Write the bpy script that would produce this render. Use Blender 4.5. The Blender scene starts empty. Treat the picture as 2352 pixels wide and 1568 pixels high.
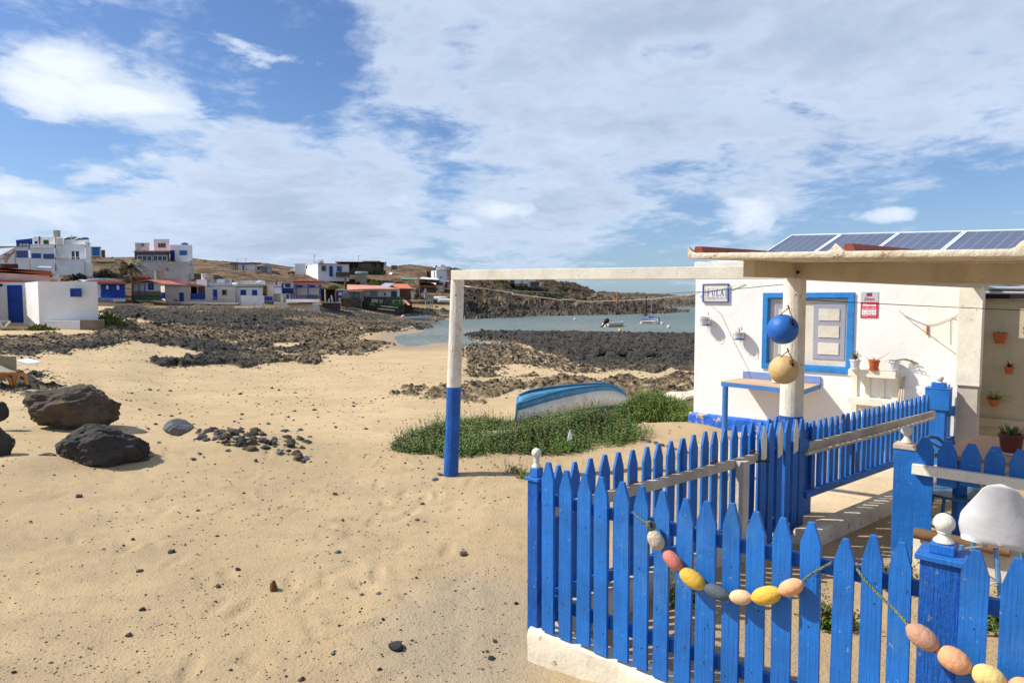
import bpy, bmesh, math, random
import numpy as np
from mathutils import Vector, Matrix
from math import sin, cos, pi, radians, tan, atan
random.seed(7); RNG = np.random.default_rng(7)
sc = bpy.context.scene
COL = sc.collection
# ---------------------------------------------------------------- camera
PITCH = atan((784-686)/1568.0)
cam_d = bpy.data.cameras.new('camera'); cam = bpy.data.objects.new('camera', cam_d); COL.objects.link(cam)
cam.location = (0,0,0); cam.rotation_euler = (radians(90)-PITCH, 0, 0)
cam_d.sensor_width = 36; cam_d.lens = 24; cam_d.clip_start = .05; cam_d.clip_end = 12000
sc.camera = cam
sc.view_settings.view_transform = 'Standard'; sc.view_settings.look = 'None'
sc.view_settings.exposure = 0.22; sc.view_settings.gamma = 1
sc.cycles.use_denoising = True; sc.cycles.max_bounces = 6
# ---------------------------------------------------------------- sun
SUN = Vector((-1.0, .08, 1.0)).normalized()
sd = bpy.data.lights.new('sun', 'SUN'); sun = bpy.data.objects.new('sun', sd); COL.objects.link(sun)
sd.energy = 5.0; sd.angle = radians(.53); sd.color = (1.0, .95, .87)
sun.rotation_euler = (-SUN).to_track_quat('-Z','Y').to_euler(); sun.location = (-20,0,30)
# ---------------------------------------------------------------- world: Nishita sky with a cloud layer
world = bpy.data.worlds.new('World'); sc.world = world; world.use_nodes = True
def ns(nt):
    nt.nodes.clear(); return nt.nodes, nt.links
class NB:
    """tiny node helper"""
    def __init__(s, nt): s.nt = nt; s.n = nt.nodes; s.l = nt.links
    def add(s, t, ins=None, **kw):
        n = s.n.new(t)
        for k, v in kw.items(): setattr(n, k, v)
        for k, v in (ins or {}).items():
            if isinstance(v, bpy.types.NodeSocket): s.l.new(v, n.inputs[k])
            else: n.inputs[k].default_value = v
        return n
    def m(s, op, a, b=0.0, c=0.0, clamp=False):
        return s.add('ShaderNodeMath', {0:a, 1:b, 2:c}, operation=op, use_clamp=clamp).outputs[0]
    def v(s, op, a, b=(0,0,0)):
        n = s.add('ShaderNodeVectorMath', {0:a, 1:b}, operation=op)
        return n.outputs['Value'] if op in ('DOT_PRODUCT','LENGTH') else n.outputs[0]
    def noise(s, vec, scale, detail=4, rough=.55, dist=0.0, lac=2.0):
        return s.add('ShaderNodeTexNoise', {'Vector':vec, 'Scale':scale, 'Detail':detail, 'Roughness':rough, 'Distortion':dist, 'Lacunarity':lac}).outputs[0]
    def ramp(s, f, stops, interp='LINEAR'):
        r = s.add('ShaderNodeValToRGB', {0:f}); cr = r.color_ramp; cr.interpolation = interp
        while len(cr.elements) < len(stops): cr.elements.new(.5)
        for e, (p, c) in zip(cr.elements, stops):
            e.position = p; e.color = (c if len(c) == 4 else (*c, 1)) if hasattr(c, '__len__') else (c, c, c, 1)
        return r.outputs[0]
    def mix(s, f, a, b, blend='MIX'):
        n = s.add('ShaderNodeMix', data_type='RGBA', blend_type=blend)
        for k, v in ((0,f),(6,a),(7,b)):
            if isinstance(v, bpy.types.NodeSocket): s.l.new(v, n.inputs[k])
            else: n.inputs[k].default_value = (*v,1) if (hasattr(v,'__len__') and len(v)==3) else v
        return n.outputs[2]
    def ss(s, x, a, b):
        return s.add('ShaderNodeMapRange', {0:x,1:a,2:b,3:0.0,4:1.0}, interpolation_type='SMOOTHSTEP').outputs[0]
ns(world.node_tree); W = NB(world.node_tree)
def DIR(u, v):
    xc = (u-1176)/1568; yc = (784-v)/1568
    return Vector((xc, cos(PITCH)+yc*sin(PITCH), yc*cos(PITCH)-sin(PITCH)))
sky = W.add('ShaderNodeTexSky'); sky.sky_type = 'NISHITA'; sky.sun_disc = False
sky.sun_elevation = radians(45); sky.sun_rotation = math.atan2(SUN.x, SUN.y)
sky.air_density = 1.0; sky.dust_density = .6; sky.ozone_density = 1.6
tc = W.add('ShaderNodeTexCoord').outputs['Generated']
d = W.v('NORMALIZE', tc)
sep = W.add('ShaderNodeSeparateXYZ', {0:d})
zz = W.m('ADD', W.m('MAXIMUM', sep.outputs[2], 0.0), .16)
pl = W.add('ShaderNodeCombineXYZ', {0:W.m('DIVIDE', sep.outputs[0], zz), 1:W.m('DIVIDE', sep.outputs[1], zz), 2:0.0}).outputs[0]
pl2 = W.v('MULTIPLY', pl, (1.0, 1.0, 1))
n1 = W.noise(W.v('ADD', pl2, (3.3,1.7,0)), 1.9, 10, .60, .5)
n2 = W.noise(W.v('ADD', pl, (9.1,4.2,2)), 4.6, 8, .62, .4)
big = W.noise(W.v('ADD', pl, (1.1,8.2,5)), .5, 3, .5, .1)
dens = W.m('ADD', W.m('MULTIPLY', n1, .74), W.m('MULTIPLY', n2, .50))
dens = W.m('ADD', dens, W.m('MULTIPLY', W.m('SUBTRACT', W.noise(W.v('ADD', pl, (2.1,7.2,8)), 13, 7, .65, .6), .5), .22))
dens = W.m('ADD', dens, W.m('MULTIPLY', W.m('SUBTRACT', big, .5), .35))
def blob(u, v, rad, amp):
    """cloud cover varies over the sky: more of it (or less) around one direction"""
    global dens
    c = DIR(u, v).normalized(); k = 1.0/(rad/1568.0)**2
    e = W.m('MULTIPLY', W.m('SUBTRACT', W.v('DOT_PRODUCT', d, tuple(c)), 1.0), 2*k)
    g = W.m('EXPONENT', e)
    dens = W.m('ADD', dens, W.m('MULTIPLY', g, amp*.78))
for b in SKYBLOBS if 'SKYBLOBS' in globals() else [
    (1250,40,260,.16),(900,10,200,.12),(1800,260,420,.20),(1300,260,330,.14),(2250,150,330,.22),(2350,-50,400,.15),(1000,230,150,.05),
    (150,195,75,.30),(250,215,80,.28),(370,245,55,.22),(60,205,60,.22),
    (560,55,110,-.12),(120,330,160,-.10),(650,240,90,-.10),(600,150,70,.10),(350,100,110,.05),(200,440,120,.12),(60,470,110,.14),(330,440,90,.10),(500,380,170,.12),(650,450,180,.14),(850,500,150,.10),(1120,500,110,.14),(1350,520,110,.10),
    (780,85,110,-.20),(900,150,80,-.15),(1060,110,60,-.14),(640,215,85,-.16),(740,240,50,-.14),(560,60,90,-.08),(40,330,130,-.22),(250,325,120,-.20),(480,250,60,-.16),(300,60,60,-.08),
    (1750,55,36,-.24),(1690,95,36,-.26),(1625,120,36,-.26),(1560,128,30,-.2),(1490,125,34,-.24),(150,300,150,-.14),
    (1040,420,80,-.20),(1170,415,70,-.14),(1020,300,60,-.12),
    (1180,600,120,-.16),(1500,610,130,-.22),(1600,470,90,-.18),(1900,480,220,-.30),(2300,430,180,-.30),(2150,530,200,-.16),(2050,490,70,.15),(1730,470,70,.22),(1400,640,160,-.16),(1000,560,60,-.12),(500,520,200,.16),(750,540,160,.16),(1250,540,150,.12),(150,540,160,.10)]:
    blob(*b)
cover = W.m('MULTIPLY', W.ss(dens, .52, .79), .95)
# thickness decides how grey the cloud base is
sh = W.noise(W.v('ADD', pl, (5.5,2.2,9)), 2.2, 6, .6, .3)
thick = W.m('ADD', W.m('MULTIPLY', W.ss(dens, .62, 1.05), .75), W.m('MULTIPLY', W.m('SUBTRACT', sh, .5), .9), clamp=True)
ccol = W.mix(thick, (.57,.67,.83), (.37,.45,.60))
# low heaped clouds with firm edges
pv = W.v('MULTIPLY', d, (1,1,2.6))
pf = W.m('ADD', W.noise(pv, 9, 8, .6, .2), W.m('MULTIPLY', W.noise(pv, 30, 5, .6), .18)); pcov = None
for (u_,v_,ru,rv,am) in ((110,205,120,46,.55),(230,225,150,38,.55),(340,245,90,22,.45),(150,160,70,40,.45),(215,410,80,38,.36),(330,440,110,34,.34),(90,430,80,30,.30),(15,420,60,30,.30),(640,150,100,40,.26),(1150,480,120,34,.34),(1060,520,60,40,.28),(1730,480,90,50,.36),(2050,492,60,18,.30),(930,470,70,40,.26),(420,370,120,24,.26),(1900,500,90,22,.24),(100,500,260,40,.22)):
    c_=DIR(u_,v_).normalized(); rt_=c_.cross(Vector((0,0,1))).normalized(); up_=rt_.cross(c_)
    a_=W.m('DIVIDE', W.v('DOT_PRODUCT', d, tuple(rt_)), ru/1568); b_=W.m('DIVIDE', W.v('DOT_PRODUCT', d, tuple(up_)), rv/1568)
    q_=W.m('ADD', W.m('MULTIPLY', a_, a_), W.m('MULTIPLY', b_, b_)); g_=W.m('MULTIPLY', W.m('EXPONENT', W.m('MULTIPLY', q_, -.9)), am)
    g_=W.m('MULTIPLY', g_, W.m('GREATER_THAN', W.v('DOT_PRODUCT', d, tuple(c_)), 0.0)); pcov = g_ if pcov is None else W.m('MAXIMUM', pcov, g_)
pden = W.m('ADD', W.m('SUBTRACT', pf, .62), pcov)
puff = W.ss(pden, .14, .27)
ptop = W.ss(pden, .18, .50)
cb = W.m('EXPONENT', W.m('MULTIPLY', W.m('SUBTRACT', W.v('DOT_PRODUCT', d, tuple(DIR(210,205).normalized())), 1.0), 2/(230/1568)**2))
ccol = W.mix(W.m('MULTIPLY', cb, .5), ccol, (.74,.81,.9))
skyc = W.v('MULTIPLY', sky.outputs[0], (.066,.082,.108))
low = W.ss(sep.outputs[2], .30, .0)
skyc2 = W.mix(W.m('MULTIPLY', low, .30), skyc, (.36,.53,.78))
tot = W.mix(cover, skyc2, ccol)
tot = W.mix(W.m('MULTIPLY', puff, .88), tot, W.mix(ptop, (.56,.66,.82), (.80,.87,.95)))
bg = W.add('ShaderNodeBackground', {'Color':tot, 'Strength':1.0})
bg_out = W.add('ShaderNodeOutputWorld', {0:bg.outputs[0]})

# ---------------------------------------------------------------- pixel <-> world helpers
def P(u, v, Y):
    r = DIR(u, v); return r * (Y / r.y)
def G(u, v, z):
    r = DIR(u, v); return r * (z / r.z)
def ZV(v, Y): return P(1176, v, Y).z
class Line:
    """a vertical plane standing on a ground line"""
    def __init__(s, p, dr):
        s.p = Vector((p[0], p[1], 0)); s.d = Vector((dr[0], dr[1], 0)).normalized(); s.n = Vector((s.d.y, -s.d.x, 0))
        if s.n.dot(s.p) > 0: s.n = -s.n              # towards the camera
    def at(s, u, v, off=0.0):
        r = DIR(u, v); k = (s.p + s.n*off).dot(s.n) / r.dot(s.n); return r*k
    def frame(s, o):
        m = Matrix.Identity(4)
        zz_ = Vector((0,0,1)); dx = s.d; ny = zz_.cross(dx)
        for i, a in enumerate((dx, ny, zz_)):
            for j in range(3): m[j][i] = a[j]
        m.translation = o; return m
def SR(r, g, b):
    f = lambda c: ((c/255+.055)/1.055)**2.4 if c > 10 else c/255/12.92
    return (f(r), f(g), f(b))

# ---------------------------------------------------------------- materials
MATS = {}
def mat(name, col, rough=.7, var=.12, scale=6.0, bump=.15, bscale=30.0, wear=None, wamt=.0, wscale=9.0, metal=0.0, grain=None, spec=.4, dirt=None, damt=.0, stretch=(1,1,1)):
    if name in MATS: return MATS[name]
    m = bpy.data.materials.new(name); m.use_nodes = True; ns(m.node_tree); B = NB(m.node_tree)
    co = B.add('ShaderNodeTexCoord').outputs['Object']
    co = B.v('MULTIPLY', co, stretch)
    n = B.noise(co, scale, 5, .6)
    c0 = tuple(max(0, c*(1-var*2)) for c in col); c1 = tuple(min(1, c*(1+var*1.3)) for c in col)
    c = B.mix(B.ss(n, .3, .7), c0, c1)
    if dirt:
        dn = B.noise(B.v('ADD', co, (7,3,1)), scale*.45, 7, .68)
        c = B.mix(B.m('MULTIPLY', B.ss(dn, .5, .72), damt), c, dirt)
    if wear:
        wn = B.noise(B.v('ADD', co, (1,13,5)), wscale, 8, .7)
        c = B.mix(B.ss(wn, 1-wamt-.02, 1-wamt+.02), c, wear)
    oi = B.add('ShaderNodeObjectInfo').outputs['Random']; c = B.mix(1.0, c, B.ramp(oi, [(0,.88),(1,1.0)]), 'MULTIPLY')
    h = B.noise(co, bscale, 6, .6)
    if grain:                                     # wood grain: noise stretched along z
        gn = B.noise(B.v('MULTIPLY', co, grain), 14, 5, .65)
        c = B.mix(B.m('MULTIPLY', B.ss(gn, .45, .75), .35), c, tuple(x*.62 for x in col))
        h = B.m('ADD', B.m('MULTIPLY', h, .4), gn)
    bp = B.add('ShaderNodeBump', {'Strength':bump, 'Distance':.02, 'Height':h}).outputs[0]
    rr = B.m('ADD', B.m('MULTIPLY', n, .2), rough-.1)
    p = B.add('ShaderNodeBsdfPrincipled', {'Base Color':c, 'Roughness':rr, 'Metallic':metal, 'Normal':bp, 'Specular IOR Level':spec})
    B.add('ShaderNodeOutputMaterial', {0:p.outputs[0]})
    MATS[name] = m; return m
BLUE = SR(24,98,200)
M_BLUE = mat('blue_paint', SR(30,112,196), .5, .10, 4, .35, 40, SR(130,155,185), .345, 34, grain=(7,7,.35), dirt=SR(92,142,190), damt=.5)
M_BLUEV = mat('blue_paint_rough', SR(24,98,190), .55, .12, 5, .9, 30, SR(110,140,170), .36, 26, grain=(9,9,.5), dirt=SR(70,110,165), damt=.3)
M_WHITEP = mat('white_wood', SR(238,230,210), .65, .05, 6, .16, 30, SR(150,120,90), .35, 22, grain=(.5,5,5), dirt=SR(190,175,145), damt=.35)
M_WHITEV = mat('white_pole_wood', SR(234,226,208), .65, .06, 6, .5, 26, SR(150,105,60), .37, 16, grain=(5,5,.4), dirt=SR(180,160,130), damt=.5)
M_GREYW = mat('grey_wood', SR(208,196,178), .8, .10, 5, .4, 30, grain=(.6,6,6), dirt=SR(150,138,122), damt=.4)
M_PLASTER = mat('house_plaster', SR(247,245,240), .85, .02, 1.6, .35, 7, SR(190,170,135), .31, 9, dirt=SR(236,226,204), damt=.5)
M_WALLW = mat('low_wall_plaster', SR(226,214,190), .9, .07, 3, .5, 14, SR(150,125,100), .37, 10, dirt=SR(170,148,118), damt=.6)
M_WHITEB = mat('ball_paint', SR(225,218,200), .6, .05, 8, .3, 40, SR(170,140,100), .34, 20)
M_FAR = mat('village_white', SR(240,238,234), .85, .04, .7, .3, 3, dirt=SR(200,192,180), damt=.4)
M_FARC = mat('village_cream', SR(222,212,196), .85, .08, .7, .3, 3, dirt=SR(150,135,115), damt=.5)
M_FARP = mat('village_pink', SR(206,180,176), .85, .06, .7, .3, 3, dirt=SR(170,150,140), damt=.4)
M_FARB = mat('village_blue', SR(18,62,150), .6, .10, 2, .2, 5)
M_FARB2 = mat('village_light_blue', SR(40,120,185), .6, .10, 2, .2, 5)
M_TERRA = mat('terracotta', SR(190,110,80), .8, .12, 2, .4, 8, dirt=SR(150,95,75), damt=.5)
M_RED = mat('red_trim', SR(168,72,32), .7, .08, 1.5, .2, 4)
M_PINKR = mat('pink_roofing', SR(205,140,122), .8, .10, 1.2, .3, 5, dirt=SR(165,120,105), damt=.5)
M_DARKG = mat('dark_glass', SR(42,46,54), .15, .1, 2, .02, 4, spec=.6)
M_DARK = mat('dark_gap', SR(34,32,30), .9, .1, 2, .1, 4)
M_BROWN = mat('brown_board', SR(120,92,66), .85, .15, 2, .4, 6, dirt=SR(80,62,48), damt=.5)
M_PANEL = mat('solar_glass', SR(82,90,112), .35, .05, 1, .01, 3, spec=.6)
M_STONEW = mat('dry_stone', SR(104,94,82), .9, .3, 3, 1.0, 6, dirt=SR(40,36,33), damt=.8)
M_GREENP = mat('green_paint', SR(50,96,60), .6, .1, 2, .2, 5)
M_GLASSG = mat('reflecting_glass', SR(120,140,150), .2, .25, 2, .02, 4, spec=.6)
M_METAL = mat('pale_metal', SR(180,184,190), .4, .05, 3, .1, 8, metal=.3)
M_TANK = mat('tank_grey', SR(168,156,140), .8, .1, 2, .3, 6, dirt=SR(120,105,90), damt=.5)
M_TANKG = mat('tank_green', SR(120,146,128), .6, .1, 2, .2, 6)
M_BARREL = mat('barrel_blue', SR(30,90,175), .5, .05, 2, .1, 6)

# ---------------------------------------------------------------- mesh builder
def rootloc(o):
    v = Vector((0,0,0))
    while o is not None: v += Vector(o.location); o = o.parent
    return v
def tag(o, label=None, cat=None, group=None, kind=None):
    if label: o['label'] = label
    if cat: o['category'] = cat
    if group: o['group'] = group
    if kind: o['kind'] = kind
    return o
def thing(name, label, cat, loc, group=None):
    o = bpy.data.objects.new(name, None); COL.objects.link(o); o.location = loc; o.empty_display_size = .1
    return tag(o, label, cat, group)
class MB:
    def __init__(s, M=None): s.v = []; s.f = []; s.fm = []; s.M = M; s.mi = 0
    def add(s, vs, fs):
        k = len(s.v)
        for p in vs:
            p = Vector(p); s.v.append(s.M @ p if s.M else p)
        for f in fs: s.f.append(tuple(i+k for i in f)); s.fm.append(s.mi)
        return s
    def box(s, x0, x1, y0, y1, z0, z1):
        return s.add([(x0,y0,z0),(x1,y0,z0),(x1,y1,z0),(x0,y1,z0),(x0,y0,z1),(x1,y0,z1),(x1,y1,z1),(x0,y1,z1)],
              [(3,2,1,0),(4,5,6,7),(0,1,5,4),(1,2,6,5),(2,3,7,6),(3,0,4,7)])
    def hexa(s, b, t):                                # 4 bottom, 4 top points
        return s.add(list(b)+list(t), [(3,2,1,0),(4,5,6,7),(0,1,5,4),(1,2,6,5),(2,3,7,6),(3,0,4,7)])
    def prism(s, poly, d):                            # polygon of 3D points extruded by vector d
        n = len(poly); d = Vector(d)
        return s.add(list(poly)+[Vector(p)+d for p in poly], [tuple(range(n-1,-1,-1)), tuple(range(n,2*n))]+[(i,(i+1)%n,n+(i+1)%n,n+i) for i in range(n)])
    def tube(s, pts, r, n=8, cap=True):
        pts = [Vector(p) for p in pts]; m = len(pts); rs = r if hasattr(r,'__len__') else [r]*m
        vs = []; fs = []; up = None
        for i, p in enumerate(pts):
            t = (pts[min(i+1,m-1)]-pts[max(i-1,0)]).normalized()
            a = t.cross(Vector((0,0,1)) if abs(t.z) < .95 else Vector((1,0,0))) if up is None else up - t*up.dot(t)
            if a.length < 1e-6: a = t.cross(Vector((0,1,0)))
            a.normalize(); up = a; b = t.cross(a)
            for k in range(n):
                q = 2*pi*k/n; vs.append(p + (a*cos(q)+b*sin(q))*rs[i])
        for i in range(m-1):
            for k in range(n): fs.append((i*n+k, i*n+(k+1)%n, (i+1)*n+(k+1)%n, (i+1)*n+k))
        if cap: fs += [tuple(range(n-1,-1,-1)), tuple(range((m-1)*n, m*n))]
        return s.add(vs, fs)
    def lathe(s, prof, o, n=20, axis=(0,0,1), sq=None):
        o = Vector(o); ax = Vector(axis).normalized(); a = ax.cross(Vector((1,0,0)) if abs(ax.x) < .9 else Vector((0,1,0))).normalized(); b = ax.cross(a)
        vs = []; fs = []; m = len(prof)
        for r, h in prof:
            for k in range(n):
                q = 2*pi*k/n; vs.append(o + ax*h + (a*cos(q)+b*sin(q))*r)
        for i in range(m-1):
            for k in range(n): fs.append((i*n+k, i*n+(k+1)%n, (i+1)*n+(k+1)%n, (i+1)*n+k))
        fs += [tuple(range(n-1,-1,-1)), tuple(range((m-1)*n, m*n))]
        return s.add(vs, fs)
    def build(s, name, m, parent=None, smooth=False, bevel=0, tagd=None, origin=None):
        vs = s.v
        if parent is None:
            if origin is None:
                a = np.array([tuple(p) for p in vs]); origin = Vector(((a[:,0].min()+a[:,0].max())/2, (a[:,1].min()+a[:,1].max())/2, a[:,2].min()))
            o0 = Vector(origin)
        else: o0 = rootloc(parent)
        me = bpy.data.meshes.new(name); me.from_pydata([tuple(p-o0) for p in vs], [], s.f)
        ml = m if isinstance(m, (list,tuple)) else [m]
        for x in ml: me.materials.append(x)
        if len(ml) > 1: me.polygons.foreach_set('material_index', s.fm)
        bm_ = bmesh.new(); bm_.from_mesh(me); bmesh.ops.recalc_face_normals(bm_, faces=bm_.faces); bm_.to_mesh(me); bm_.free()
        if smooth: me.polygons.foreach_set('use_smooth', [True]*len(me.polygons))
        o = bpy.data.objects.new(name, me); COL.objects.link(o)
        if parent is None: o.location = o0
        else: o.parent = parent
        if bevel:
            b = o.modifiers.new('bevel', 'BEVEL'); b.width = bevel; b.segments = 2; b.limit_method = 'ANGLE'
        if smooth and bevel == 0:
            try: me.set_sharp_from_angle(angle=radians(40))
            except Exception: pass
        if tagd: tag(o, *tagd)
        return o
# ================================================================ TERRAIN
def hash2(ix, iy, seed):
    h = (ix.astype(np.int64)*374761393 + iy.astype(np.int64)*668265263 + seed*974634777) & 0x7fffffff
    h = ((h ^ (h >> 13)) * 1274126177) & 0x7fffffff
    return ((h ^ (h >> 16)) & 0xffff) / 65535.0
def vnoise(x, y, seed=0):
    ix = np.floor(x); iy = np.floor(y); fx = x-ix; fy = y-iy
    fx = fx*fx*(3-2*fx); fy = fy*fy*(3-2*fy)
    a = hash2(ix,iy,seed); b = hash2(ix+1,iy,seed); c = hash2(ix,iy+1,seed); e = hash2(ix+1,iy+1,seed)
    return (a*(1-fx)+b*fx)*(1-fy) + (c*(1-fx)+e*fx)*fy
def fbm(x, y, oct=4, seed=0, gain=.5):
    s = 0; a = 1; t = 0
    for i in range(oct):
        s = s + a*vnoise(x, y, seed+i*17); t += a; a *= gain; x = x*2.03+5.1; y = y*2.03+1.7
    return s/t
def worley(x, y, seed=0):
    ix = np.floor(x); iy = np.floor(y); best = np.full(x.shape, 9.0); second = best.copy(); bid = np.zeros(x.shape)
    for dx in (-1,0,1):
        for dy in (-1,0,1):
            cx = ix+dx; cy = iy+dy; px = cx+hash2(cx,cy,seed); py = cy+hash2(cx,cy,seed+5)
            dd = np.hypot(px-x, py-y); nb = dd < best
            second = np.where(nb, best, np.minimum(second, dd)); bid = np.where(nb, hash2(cx,cy,seed+9), bid); best = np.where(nb, dd, best)
    return best, second, bid
PROF = {  # columns of the land seen along one bearing: (distance, height relative to the camera)
 -400:[(1,-1.86),(24,-1.75),(40,-1.6),(50,-.8),(75,1.5),(110,4.6),(150,9),(200,9),(600,6)],
 0:[(1,-1.86),(8,-1.86),(14,-1.8),(24,-1.76),(39,-1.66),(50,-1.0),(75,1.0),(108,3.9),(114,4.4),(150,9.0),(200,9),(600,5)],
 150:[(1,-1.86),(8,-1.88),(14,-1.84),(24,-1.8),(39,-1.66),(60,-1.0),(80,-.3),(95,1.2),(112,4.0),(130,6.0),(155,9.4),(200,9),(600,5)],
 250:[(1,-1.86),(8,-1.9),(15,-1.95),(25,-1.9),(39,-1.75),(60,-1.1),(84,-.4),(95,.6),(112,2.6),(135,6.4),(160,9.8),(200,9.5),(600,6)],
 400:[(1,-1.86),(8,-1.9),(16,-2.15),(24,-2.3),(35,-2.32),(50,-2.0),(70,-1.4),(84,-.9),(95,-.7),(103,.6),(118,3.6),(140,6.8),(160,9.7),(200,9),(600,6)],
 600:[(1,-1.86),(8,-1.9),(16,-2.2),(28,-2.75),(40,-2.9),(60,-2.4),(80,-1.5),(92,-1.0),(98,-.7),(108,1.3),(122,3.6),(135,5.0),(165,8.6),(200,8),(600,5)],
 700:[(1,-1.86),(8,-1.9),(16,-2.2),(28,-2.8),(41,-3.0),(60,-2.8),(85,-2.0),(94,-1.3),(100,-1.0),(112,.8),(130,3.3),(142,4.6),(165,7.4),(200,8),(600,5)],
 800:[(1,-1.86),(8,-1.9),(16,-2.2),(28,-2.8),(42,-3.1),(60,-3.15),(90,-2.9),(105,-2.0),(112,-1.6),(122,-1.2),(135,2.0),(146,4.2),(175,7.8),(200,8),(600,5)],
 940:[(1,-1.86),(8,-1.88),(16,-2.15),(28,-2.75),(45,-3.35),(52,-3.55),(64,-3.6),(75,-3.36),(95,-3.36),(105,-3.5),(112,-3.3),(118,-2.5),(126,-1.2),(142,2.4),(160,5.8),(185,9.2),(220,8),(600,5)],
 1040:[(1,-1.86),(8,-1.88),(16,-2.15),(28,-2.78),(45,-3.32),(54,-3.46),(62,-3.75),(75,-3.8),(95,-3.6),(110,-3.7),(118,-3.3),(126,-2.0),(136,.2),(160,4.6),(185,8.2),(220,8),(600,4)],
 1110:[(1,-1.86),(8,-1.86),(14,-2.1),(28,-2.85),(45,-3.3),(56,-3.4),(60,-3.15),(66,-3.2),(68,-4.0),(90,-4.3),(124,-3.9),(132,-3.3),(142,-1.6),(152,.4),(175,5.2),(200,7.4),(230,6),(300,-4.5),(600,2)],
 1240:[(1,-1.86),(8,-1.86),(13,-2.0),(24,-2.6),(33,-2.95),(42,-3.05),(60,-3.15),(66,-3.2),(68.5,-4.1),(120,-4.3),(140,-3.9),(147,-3.2),(155,-1.4),(170,2.2),(190,6.0),(205,6.6),(225,3),(260,-4.5),(600,2)],
 1320:[(1,-1.84),(8,-1.84),(13,-1.98),(24,-2.6),(32,-2.95),(42,-3.05),(60,-3.15),(65,-3.2),(67.5,-4.1),(130,-4.3),(146,-3.9),(152,-3.2),(160,-1.6),(178,1.8),(198,4.6),(210,3.5),(240,-4.5),(300,-4.5),(350,.6),(400,3.6),(600,1)],
 1400:[(1,-1.8),(8,-1.8),(13,-1.95),(24,-2.6),(32,-2.95),(42,-3.0),(60,-3.15),(64,-3.2),(66.5,-4.1),(140,-4.3),(150,-3.9),(156,-3.2),(168,-1.2),(190,.9),(205,-.5),(230,-4.5),(285,-4.5),(303,-3.3),(345,-.6),(420,4.0),(600,1)],
 1480:[(1,-1.76),(8,-1.74),(13,-1.9),(24,-2.55),(32,-2.95),(42,-3.0),(62,-3.2),(64.5,-4.1),(150,-4.3),(160,-3.7),(166,-2.9),(180,-1.9),(194,-2.8),(205,-4.3),(285,-4.5),(303,-3.3),(345,-.6),(420,3.1),(600,-1)],
 1560:[(1,-1.74),(8,-1.70),(13,-1.86),(24,-2.55),(32,-2.9),(42,-3.0),(62,-3.2),(64.5,-4.1),(170,-4.3),(178,-3.65),(184,-3.45),(190,-3.9),(205,-4.4),(285,-4.5),(303,-3.3),(345,-1.6),(420,1.7),(600,-3)],
 1620:[(1,-1.74),(8,-1.69),(14,-1.8),(24,-2.5),(32,-2.9),(42,-3.0),(62,-3.2),(64.5,-4.1),(170,-4.4),(285,-4.5),(303,-3.4),(345,-1.4),(420,2.6),(600,1)],
 1850:[(1,-1.74),(14,-1.74),(24,-2.4),(42,-3.0),(62,-3.2),(66,-4.3),(285,-4.5),(310,-3.6),(345,-3),(420,-1),(600,-3)],
 2800:[(1,-1.74),(14,-1.74),(30,-2.2),(62,-3.4),(80,-4.5),(600,-4.5)]}
PK = sorted(PROF); PS = np.array([(k-1176)/1568 for k in PK])
YLOG = np.linspace(math.log(1.0), math.log(600), 400)
PT = np.array([np.interp(YLOG, [math.log(a) for a,_ in PROF[k]], [b for _,b in PROF[k]]) for k in PK])
ker = np.array([1,2,3,2,1])/9.0
PT = np.array([np.convolve(np.pad(r,2,'edge'), ker, 'valid') for r in PT])
def base_h(s, Y):
    s = np.asarray(s,float); Y = np.asarray(Y,float)
    yi = np.clip((np.log(np.maximum(Y,1.0))-YLOG[0])/(YLOG[1]-YLOG[0]), 0, 398.999); y0 = yi.astype(int); fy = yi-y0
    sc_ = np.clip(s, PS[0], PS[-1]-1e-6); k = np.clip(np.searchsorted(PS, sc_, 'right')-1, 0, len(PS)-2)
    fs = (sc_-PS[k])/(PS[k+1]-PS[k]); fs = fs*fs*(3-2*fs)*.5+fs*.5
    a = PT[k,y0]*(1-fy)+PT[k,y0+1]*fy; b = PT[k+1,y0]*(1-fy)+PT[k+1,y0+1]*fy
    return a*(1-fs)+b*fs
def inpoly(u, v, poly):
    r = np.zeros(u.shape, bool); n = len(poly); j = n-1
    for i in range(n):
        x0,y0 = poly[i]; x1,y1 = poly[j]
        c = ((y0 > v) != (y1 > v)) & (u < (x1-x0)*(v-y0)/((y1-y0) or 1e-9)+x0); r ^= c; j = i
    return r.astype(np.float32)
SEA = -3.5
def blur(m, k):
    for ax in (0,1):
        c = np.cumsum(np.pad(m, [(k+1,k) if a == ax else (0,0) for a in (0,1)], 'edge'), axis=ax)
        m = (np.take(c, range(2*k+1, c.shape[ax]), axis=ax) - np.take(c, range(0, c.shape[ax]-2*k-1), axis=ax))/(2*k+1)
    return m
S1 = np.concatenate([np.linspace(-3,-.88,30)[:-1], np.linspace(-.88,.42,1050), np.linspace(.42,.9,120)[1:], np.linspace(.9,3,40)[1:]])
Y1 = np.exp(np.concatenate([np.linspace(math.log(1.2),math.log(22),330)[:-1], np.linspace(math.log(22),math.log(130),640)[:-1], np.linspace(math.log(130),math.log(600),200)]))
SS, YY = np.meshgrid(S1, Y1)
XX = SS*YY
H0 = base_h(SS, YY)
ZC = YY*cos(PITCH)-H0*sin(PITCH); UU = 1176+1568*XX/ZC; VV = 784-1568*(H0*cos(PITCH)+YY*sin(PITCH))/ZC
lf = np.clip(YY/40, .15, 2.0)
wob = (fbm(XX/(1.6*lf), YY/(2.6*lf), 4, 3)-.5)
Uw = UU + wob*90; Vw = VV + (fbm(XX/(1.3*lf)+9, YY/(2.4*lf), 4, 31)-.5)*26
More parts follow.
